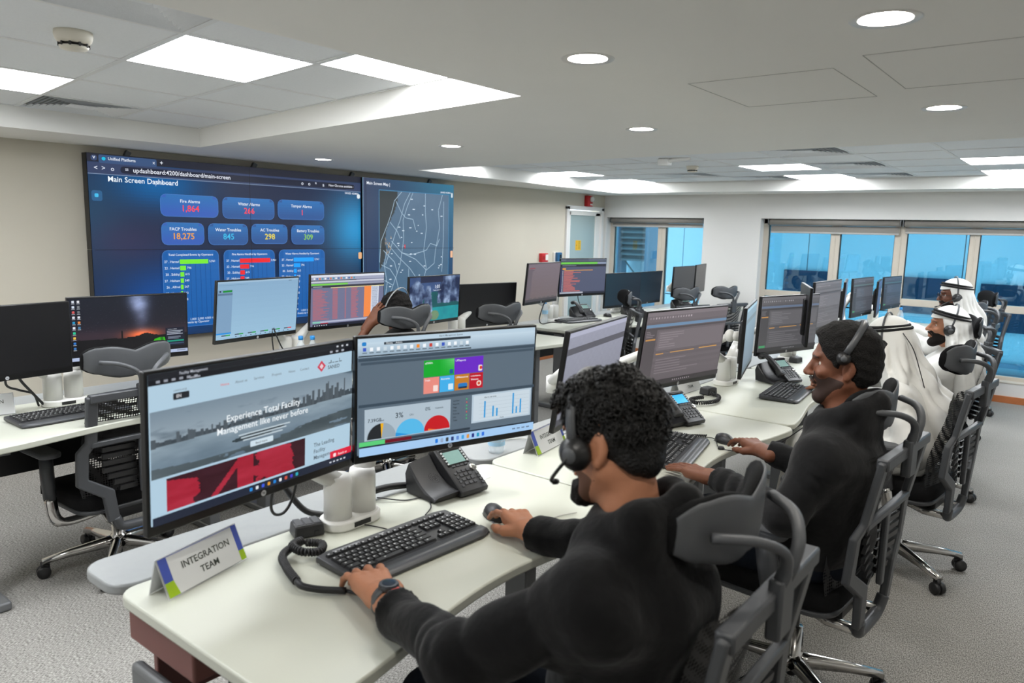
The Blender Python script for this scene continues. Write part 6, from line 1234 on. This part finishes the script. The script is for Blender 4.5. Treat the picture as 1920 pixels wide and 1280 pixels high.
def beard(hd, root, org, top=-0.045, g=0.0016, m=None, chin=0.0, nm='beard'):
    m = m or BEARD; F = Field(*hd.box(0.17), 0.0036); hd.face(F, g * hd.k); F.cut(hd.w(0.03, 0, top), hd.A[2] * 1.0 - hd.A[0] * 0.30); F.cut(hd.w(-0.012, 0, 0), -hd.A[0] - hd.A[2] * 0.25)
    if chin: hd.e(F, (0.078, 0, -0.113), (0.026, 0.027, 0.026), chin, 0.012)
    hd.e(F, (0.100, 0, -0.061), (0.034, 0.030, 0.016), 0, 0.006, 'sub'); F.disp(lambda X, Y, Z: 0.0005 * np.sin(600 * X) * np.sin(600 * Y + 400 * Z)); link(nm, np_mesh(nm, [F.surf()], m, org), root)
    mu = MB().tube([hd.w(0.086, 0.030, -0.062) - org, hd.w(0.101, 0.014, -0.046) - org, hd.w(0.1035, 0, -0.044) - org, hd.w(0.101, -0.014, -0.046) - org, hd.w(0.086, -0.030, -0.062) - org], [0.003, 0.005, 0.0045, 0.005, 0.003], 8); mu.build('moustache', m, root, smooth=True)

# ---- the curly haired man in front
hd1 = Head((-0.711, 1.232, 1.226), (-1.0, 0.0, -0.22), (-0.20, 0.0, 1.0), 0.97)
J1 = sit(-0.67, 1.27); J1.update(chest=(-0.645, 1.235, 0.87), neck=(-0.655, 1.225, 1.065), shL=(-0.64, 1.050, 0.965), shR=(-0.69, 1.400, 0.965), elL=(-0.85, 0.945, 0.835), elR=(-0.93, 1.565, 0.83), wrL=(-1.165, 1.055, 0.806), wrR=(-1.155, 1.580, 0.802))
SK1 = skin('skin_tan', (178, 122, 92))
P1, J1, O1 = person('curly haired man in a black hoodie with headset, nearest to the viewer', J1, hd1, SK1, (-0.67, 1.27, 0.0), g_hoodie, 'hoodie', HOOD, l_trousers, 'trousers', JEAN,
    [dict(wrist=(-1.175, 1.058, 0.806), fw=(-0.93, 0.38, -0.02), nrm=(0.05, 0.0, 1), left=True, curl=(0.10, 0.55, 0.40), spread=0.20, tuck=0.02, sc=1.14), dict(wrist=(-1.165, 1.583, 0.800), fw=(-0.88, 0.42, 0.06), nrm=(0.10, 0.05, 1), left=False, curl=(0.22, 0.35, 0.28), spread=0.10, thumb=0.006, sc=1.06)], hscale=0.0042, gh=0.0062, loose=1.06, folds=0.0085, cuff=(0.062, 0.012))
eyes(hd1, P1, O1); shoes(P1, J1, O1, SHOE); beard(hd1, P1, O1, -0.060, 0.0012, mat('light_stubble', (72, 50, 40), 0.7, noise=0.4, nscale=260, alpha=0.55), 0.0)
F = Field(*hd1.box(0.17), 0.0038); hd1.e(F, (0.080, 0, -0.110), (0.030, 0.036, 0.028), 0.004, 0.01); F.disp(lambda X, Y, Z: 0.0025 * wob(X, Y, Z, 190, 0.2)); link('goatee', np_mesh('goatee', [F.surf()], BEARD, O1), P1)
F = Field(*hd1.box(0.2), 0.0042)
hd1.e(F, (-0.012, 0, 0.034), (0.100, 0.079, 0.092), 0.003, 0.01); hd1.e(F, (-0.046, 0, -0.02), (0.057, 0.063, 0.072), 0.003, 0.02); hd1.e(F, (0.012, 0, 0.078), (0.094, 0.077, 0.056), 0.003, 0.02)
F.cut(hd1.w(0.078, 0, 0.05), hd1.A[0] * 0.9 - hd1.A[2] * 0.35); F.cut(hd1.w(-0.05, 0, -0.100), -hd1.A[2] - hd1.A[0] * 0.1); F.cut(hd1.w(0.012, 0, 0.0), hd1.A[0] * 0.7 - hd1.A[2] * 0.8)
F.disp(lambda X, Y, Z: (0.0045 * wob(X, Y, Z, 105, 0.3) + 0.002 * wob(X, Y, Z, 260, 1.1)) * np.clip((Z - (hd1.c[2] - 0.02)) / 0.08, 0.15, 1.0)); hv, hq = F.surf(); hair1 = link('hair', np_mesh('hair', [(hv, hq)], HAIRM, O1), P1)
m = MB(); top = hv[(hv[:, 2] > hd1.c[2] + 0.015)]; pick = top[rng.choice(len(top), 1500)]
for p in pick:
    n = p - hd1.w(0.0, 0, 0.03); n /= np.linalg.norm(n); a = np.cross(n, rng.normal(size=3)); a /= np.linalg.norm(a); b = np.cross(n, a); r_ = rng.uniform(0.004, 0.008); ph = rng.uniform(0, 6.28); tw = rng.uniform(0.3, 1.1)
    m.tube([tuple(p - O1 + n * (-0.001 + 0.0020 * q * tw) + (a * (math.cos(ph + q * 1.05) - math.cos(ph)) + b * (math.sin(ph + q * 1.05) - math.sin(ph))) * r_) for q in range(7)], [0.0021, 0.0021, 0.002, 0.0018, 0.0016, 0.0012, 0.0005], 4, cap=False)
q = m.build('hair_curls', HAIRM, P1, smooth=True); q['kind'] = 'stuff'
headset(hd1, 'black headset with microphone boom on the curly haired man', 1, True, DARKG, 0.035, cup=(0.034, -0.012), cr=0.95)
# wristwatch on the left wrist
W_ = np.array((-1.150, 1.050, 0.806)) - O1; wd = Vector((-0.94, 0.33, -0.09)).normalized(); Mw = Matrix.Translation(W_) @ Vector((0, 0, 1)).rotation_difference(wd).to_matrix().to_4x4()
wt = MB().lathe([(0.036, -0.013), (0.0395, -0.012), (0.0405, 0.0), (0.0395, 0.012), (0.036, 0.013)], 26, M=Mw, cap=False).build('watch_strap', mat('grey_rubber_strap', (70, 72, 74), 0.5, noise=0.3, nscale=90), P1, smooth=True)
Mf = Matrix.Translation(Vector(W_) + Vector((0, 0, 0.0375))); MB().lathe([(0.022, -0.004), (0.0235, 0.003), (0.021, 0.008), (0.0, 0.0085)], 12, M=Mf).build('watch_case', mat('watch_case_grey', (58, 60, 64), 0.35, metal=0.3, noise=0.1), wt); MB().lathe([(0.015, 0.0085), (0.0, 0.0095)], 16, M=Mf, cap=False).build('watch_dial', mat('watch_dial_blue', (18, 28, 42), 0.15, noise=0.1), wt); MB().box(tuple(Vector(W_) + Vector((0.022, -0.002, 0.036))), (0.010, 0.02, 0.01)).build('red_accent', mat('red_accent_plastic', (200, 46, 36), 0.4, noise=0.05), wt, bevel=0.002)

# ---- the short haired man in the dark hoodie
hd2 = Head((-0.620, 2.522, 1.218), (-0.955, -0.295, -0.06), (-0.05, 0.0, 1.0), 0.97)
J2 = sit(-0.66, 2.55); J2.update(chest=(-0.615, 2.51, 0.84), neck=(-0.605, 2.51, 1.045), shL=(-0.61, 2.325, 0.935), shR=(-0.62, 2.695, 0.94), elL=(-0.69, 2.255, 0.77), elR=(-0.73, 2.82, 0.76), wrL=(-0.975, 2.385, 0.795), wrR=(-0.945, 2.795, 0.803))
SK2 = skin('skin_deep_brown', (118, 74, 54))
P2, J2, O2 = person('short haired man in a charcoal hoodie looking at the grey form monitor', J2, hd2, SK2, (-0.66, 2.55, 0.0), g_hoodie, 'hoodie', mat('charcoal_fleece', (24, 24, 25), 0.92, spec=0.12, noise=0.2, nscale=60, bump=0.8, bscale=13, sheen=0.12), l_trousers, 'trousers', JEAN,
    [dict(wrist=(-0.985, 2.388, 0.792), fw=(-0.97, 0.20, -0.02), nrm=(0.02, 0, 1), left=True, curl=(0.05, 0.12, 0.08), spread=0.08, sc=1.02), dict(wrist=(-0.955, 2.80, 0.800), fw=(-0.82, 0.56, 0.08), nrm=(0.12, 0, 1), left=False, curl=(0.25, 0.40, 0.3), spread=0.10, sc=1.02, thumb=0.006)], hscale=0.0042, gh=0.0068, loose=1.05, folds=0.0065)
eyes(hd2, P2, O2); shoes(P2, J2, O2, SHOE); beard(hd2, P2, O2, -0.038, 0.0018, mat('dark_stubble', (40, 27, 22), 0.75, noise=0.4, nscale=260, alpha=0.72), 0.0, 'stubble_beard')
def cap_hair(hd, root, org, g=0.012, nz=0.0022):
    F = Field(*hd.box(0.18), 0.0042); hd.e(F, (-0.010, 0, 0.034), (0.098, 0.077, 0.092), g, 0.01); hd.e(F, (-0.045, 0, -0.015), (0.060, 0.066, 0.066), g * 0.7, 0.02); hd.e(F, (0.0, 0, 0.07), (0.092, 0.076, 0.062), g, 0.02)
    F.cut(hd.w(0.070, 0, 0.05), hd.A[0] * 0.95 - hd.A[2] * 0.3); F.cut(hd.w(-0.05, 0, -0.07), -hd.A[2] - hd.A[0] * 0.2); F.cut(hd.w(0.030, 0, 0.0), hd.A[0] * 0.8 - hd.A[2] * 0.6)
    for y in (1, -1): hd.e(F, (-0.004, 0.085 * y, -0.016), (0.030, 0.03, 0.040), 0, 0.006, 'sub')
    F.disp(lambda X, Y, Z: nz * wob(X, Y, Z, 210, 0.4)); link('hair', np_mesh('hair', [F.surf()], HAIRS, org), root)
cap_hair(hd2, P2, O2, 0.013, 0.0013); headset(hd2, 'thin black headset on the short haired man', 1, False, DARKG, -0.06, cup=(0.006, 0.032), cr=0.6)

# ---- men in white robes
def ghutra(hd, root, org, back, J, agal=True, h=0.006):
    lo = np.minimum(hd.c - 0.2, np.min([J['shL'], J['shR'], J['neck']], 0) - 0.16); lo[2] = J['neck'][2] - 0.30; hi = np.maximum(hd.c + 0.2, np.max([J['shL'], J['shR'], J['neck']], 0) + 0.2); F = Field(lo, hi, h); up = np.array((0, 0, 1.0)); bk = -hd.A[0]; bk = np.array((bk[0], bk[1], 0)); bk /= np.linalg.norm(bk); lf = hd.A[1]
    hd.e(F, (-0.012, 0, 0.036), (0.108, 0.092, 0.100), 0.004, 0.01); hd.e(F, (-0.035, 0, -0.02), (0.090, 0.094, 0.10), 0.004, 0.03)
    n = J['neck']; F.cone(hd.w(-0.035, 0, -0.04), n + bk * 0.06 - up * 0.02, 0.092, 0.092, 0.03); F.cone(n + bk * 0.06 - up * 0.04, n + bk * (0.09 + back * 0.2) - up * (0.16 + back * 0.06), 0.105, 0.11, 0.04)
    for s in (1, -1): F.cone(hd.w(-0.02, 0.07 * s, -0.05), n + lf * 0.11 * s + bk * 0.03 - up * 0.06, 0.045, 0.065, 0.03); F.cone(n + lf * 0.13 * s + bk * 0.03 - up * 0.05, n + lf * 0.14 * s + bk * 0.05 - up * 0.20, 0.075, 0.06, 0.04)
    c = hd.c
    def fold(X, Y, Z):
        a = np.arctan2((Y - c[1]) * lf[1] + (X - c[0]) * lf[0], (X - c[0]) * bk[0] + (Y - c[1]) * bk[1]); k = np.clip((c[2] + 0.03 - Z) / 0.12, 0, 1); return k * (0.011 * np.sin(9 * a + 9 * Z + 1.2 * np.sin(20 * Z)) + 0.008 * (1 - 2 * np.abs(np.sin(10 * a - 12 * Z + 1.0)))) + 0.0015 * wob(X, Y, Z, 40, 2)
    F.disp(fold); F.cut(hd.w(0.030, 0, -0.02), hd.A[0] * 0.96 - hd.A[2] * 0.28)
    hd.e(F, (0.055, 0, -0.03), (0.070, 0.066, 0.13), 0, 0.006, 'sub')
    for cc in ((-0.008, 0, 0.03),): hd.e(F, cc, (0.0975, 0.078, 0.0925), 0, 0.003, 'sub')
    v, q = F.surf(); link('headcloth', np_mesh('headcloth', [(v, q)], KAND, org), root)
    fr = Field(*hd.box(0.18), 0.005); hd.e(fr, (-0.008, 0, 0.040), (0.112, 0.090, 0.099), 0.002, 0.01); fr.cut(hd.w(0, 0, 0.068), -hd.A[2] - hd.A[0] * 0.18); link('headcloth_crown', np_mesh('headcloth_crown', [fr.surf()], KAND, org), root)
    if agal:
        for z, r_ in ((0.070, 0.0078), (0.086, 0.0075)):
            pts = [Vector(hd.w(-0.010 + (0.110 - (z - 0.07) * 0.5) * math.cos(a), (0.093 - (z - 0.07) * 0.5) * math.sin(a), z + 0.016 * math.cos(a) + 0.002) - org) for a in bez(0, 2 * math.pi, 36)]; MB().tube(pts, r_, 8, cap=False).build('agal_ring', AGAL, root, smooth=True)
SK3 = skin('skin_olive', (168, 116, 88)); SK5 = skin('skin_dark_brown', (104, 66, 50))
hd3 = Head((-0.802, 4.09, 1.105), (-0.98, 0.12, -0.30), (-0.25, 0.0, 1.0), 0.97)
J3 = sit(-0.68, 4.02, z=0.58); J3.update(chest=(-0.68, 4.05, 0.77), neck=(-0.735, 4.08, 0.945), shL=(-0.70, 3.87, 0.875), shR=(-0.70, 4.27, 0.875), elL=(-0.62, 3.80, 0.66), elR=(-0.83, 4.36, 0.72), wrL=(-0.82, 3.82, 0.60), wrR=(-1.08, 4.30, 0.79))
P3, J3, O3 = person('man in white robe and headcloth seen from behind, third in the front row', J3, hd3, SK3, (-0.68, 4.02, 0.0), g_robe, 'robe', KAND, l_robe, 'robe_skirt', KAND,
    [dict(wrist=(-0.83, 3.82, 0.60), fw=(-0.9, 0.1, -0.3), nrm=(-0.3, 0, 1), left=True, curl=(0.3, 0.4, 0.3), h=0.005), dict(wrist=(-1.09, 4.30, 0.79), fw=(-1, 0.0, 0.0), nrm=(0, 0, 1), left=False, h=0.005)], hscale=0.006, gh=0.010, folds=0.005)
ghutra(hd3, P3, O3, 0.6, J3); shoes(P3, J3, O3, SANDAL, 'sandal'); beard(hd3, P3, O3)
hd4 = Head((-0.722, 5.312, 1.085), (-0.93, -0.36, 0.08), (0.08, 0.0, 1.0), 0.97)
J4 = sit(-0.84, 5.38, z=0.58); J4.update(chest=(-0.74, 5.35, 0.75), neck=(-0.68, 5.335, 0.925), shL=(-0.70, 5.15, 0.86), shR=(-0.69, 5.53, 0.87), elL=(-0.86, 5.06, 0.72), elR=(-0.88, 5.62, 0.74), wrL=(-1.10, 5.12, 0.80), wrR=(-1.10, 5.56, 0.80))
P4, J4, O4 = person('bearded man in white headcloth leaning back, fourth in the front row', J4, hd4, SK3, (-0.84, 5.38, 0.0), g_robe, 'robe', KAND, l_robe, 'robe_skirt', KAND,
    [dict(wrist=(-1.11, 5.12, 0.80), fw=(-1, 0.1, 0.0), nrm=(0, 0, 1), left=True, h=0.005), dict(wrist=(-1.11, 5.56, 0.80), fw=(-1, -0.1, 0.0), nrm=(0, 0, 1), left=False, h=0.005)], hscale=0.005, gh=0.010, folds=0.005)
ghutra(hd4, P4, O4, 0.0, J4); eyes(hd4, P4, O4); shoes(P4, J4, O4, SANDAL, 'sandal'); beard(hd4, P4, O4, -0.048, 0.003, None, 0.0)
hd5 = Head((-0.875, 6.628, 1.195), (-0.93, -0.36, -0.02), (0.0, 0.0, 1.0), 0.99)
J5 = sit(-0.90, 6.72, z=0.60); J5.update(chest=(-0.84, 6.68, 0.84), neck=(-0.83, 6.655, 1.035), shL=(-0.82, 6.46, 0.95), shR=(-0.83, 6.85, 0.95), elL=(-0.98, 6.42, 0.80), elR=(-1.0, 6.86, 0.82), wrL=(-1.20, 6.52, 0.90), wrR=(-1.24, 6.76, 0.93))
P5, J5, O5 = person('man with glasses in white headcloth before the window, fifth in the front row', J5, hd5, SK5, (-0.90, 6.72, 0.0), g_robe, 'robe', KAND, l_robe, 'robe_skirt', KAND,
    [dict(wrist=(-1.21, 6.53, 0.90), fw=(-1, 0.2, 0.1), nrm=(0.2, -0.3, 1), left=True, h=0.005, curl=(0.3, 0.4, 0.3)), dict(wrist=(-1.25, 6.75, 0.93), fw=(-1, -0.2, 0.1), nrm=(0.2, 0.3, 1), left=False, h=0.005, curl=(0.3, 0.4, 0.3))], hscale=0.005, gh=0.010, folds=0.005)
ghutra(hd5, P5, O5, 0.0, J5); eyes(hd5, P5, O5); shoes(P5, J5, O5, SANDAL, 'sandal'); beard(hd5, P5, O5, -0.048, 0.0024, None, 0.0)
gl = MB()
for y in (1, -1): gl.tube([tuple(hd5.w(0.108, 0.034 * y + 0.024 * math.cos(a), 0.004 + 0.019 * math.sin(a)) - O5) for a in bez(0, 2 * math.pi, 18)], 0.0022, 6, cap=False); gl.tube([tuple(hd5.w(0.108, 0.056 * y, 0.008) - O5), tuple(hd5.w(0.02, 0.083 * y, 0.008) - O5)], 0.0022, 6)
gl.tube([tuple(hd5.w(0.110, 0.012, 0.008) - O5), tuple(hd5.w(0.110, -0.012, 0.008) - O5)], 0.002, 6); gl.build('glasses', BLACKP, P5, smooth=True)
WHITEBAND = mat('silver_band', (170, 172, 174), 0.35, metal=0.4, noise=0.05)
def headset_over(hd, label, side=1, **k): h2 = Head(hd.c + hd.A[2] * 0.004, hd.A[0], hd.A[2], hd.k * 1.07); return headset(h2, label, side, band_m=MIDG, **k)
headset_over(hd3, 'headset worn over the headcloth of the man seen from behind', lean=-0.03, mic=False); headset_over(hd4, 'headset worn by the bearded man in white', mic=False, lean=-0.03); headset_over(hd5, 'headset with round earpiece on the man with glasses')

# ---- man holding his head in the row by the wall screen
hd6 = Head((-3.42, 3.195, 1.09), (-0.97, 0.10, -0.35), (-0.30, 0.0, 1.0), 0.97)
J6 = sit(-3.42, 3.16); J6.update(chest=(-3.36, 3.15, 0.80), neck=(-3.33, 3.145, 0.955), shL=(-3.36, 2.96, 0.88), shR=(-3.36, 3.34, 0.88), elL=(-3.56, 2.93, 0.83), elR=(-3.60, 3.38, 0.80), wrL=(-3.50, 3.045, 1.03), wrR=(-3.75, 3.25, 0.80))
def g_tee(G, J, L):
    K = dict(J)
    for s in 'LR': K['el' + s] = J['sh' + s] + (J['el' + s] - J['sh' + s]) * 0.72; K['wr' + s] = K['el' + s] + (J['el' + s] - J['sh' + s]) * 0.05
    g_hoodie(G, K, L, hood=False)
P6, J6, O6 = person('short haired man from behind holding his head with one hand', J6, hd6, SK2, (-3.42, 3.16, 0.0), g_tee, 'shirt', HOOD, l_trousers, 'trousers', JEAN,
    [dict(wrist=(-3.50, 3.045, 1.035), fw=(0.35, 0.45, 0.8), nrm=(0.2, -0.9, 0.3), left=True, curl=(0.25, 0.35, 0.3), h=0.004, spread=0.15), dict(wrist=(-3.76, 3.25, 0.80), fw=(-1, 0, 0), nrm=(0, 0, 1), left=False, h=0.005)], hscale=0.0055, gh=0.010, folds=0.003, short_sleeve='LR')
cap_hair(hd6, P6, O6, 0.010); shoes(P6, J6, O6, SHOE); headset(hd6, 'silver banded headset on the man holding his head', -1, False, WHITEBAND, -0.10, cup=(0.02, 0.0), cr=0.55, two=False)

o = thing('headset_lead', 'thin black headset lead hanging down the white headcloth seen from behind', 'cable', (-0.62, 3.97, 0.86))
MB().tube(spline([Vector(p) - Vector((-0.62, 3.97, 0.86)) for p in ((-0.73, 4.005, 1.17), (-0.675, 3.985, 1.10), (-0.635, 3.975, 1.0), (-0.595, 3.965, 0.88), (-0.575, 3.965, 0.76))], 6), 0.0022, 6).build('lead', CORD, o, smooth=True)
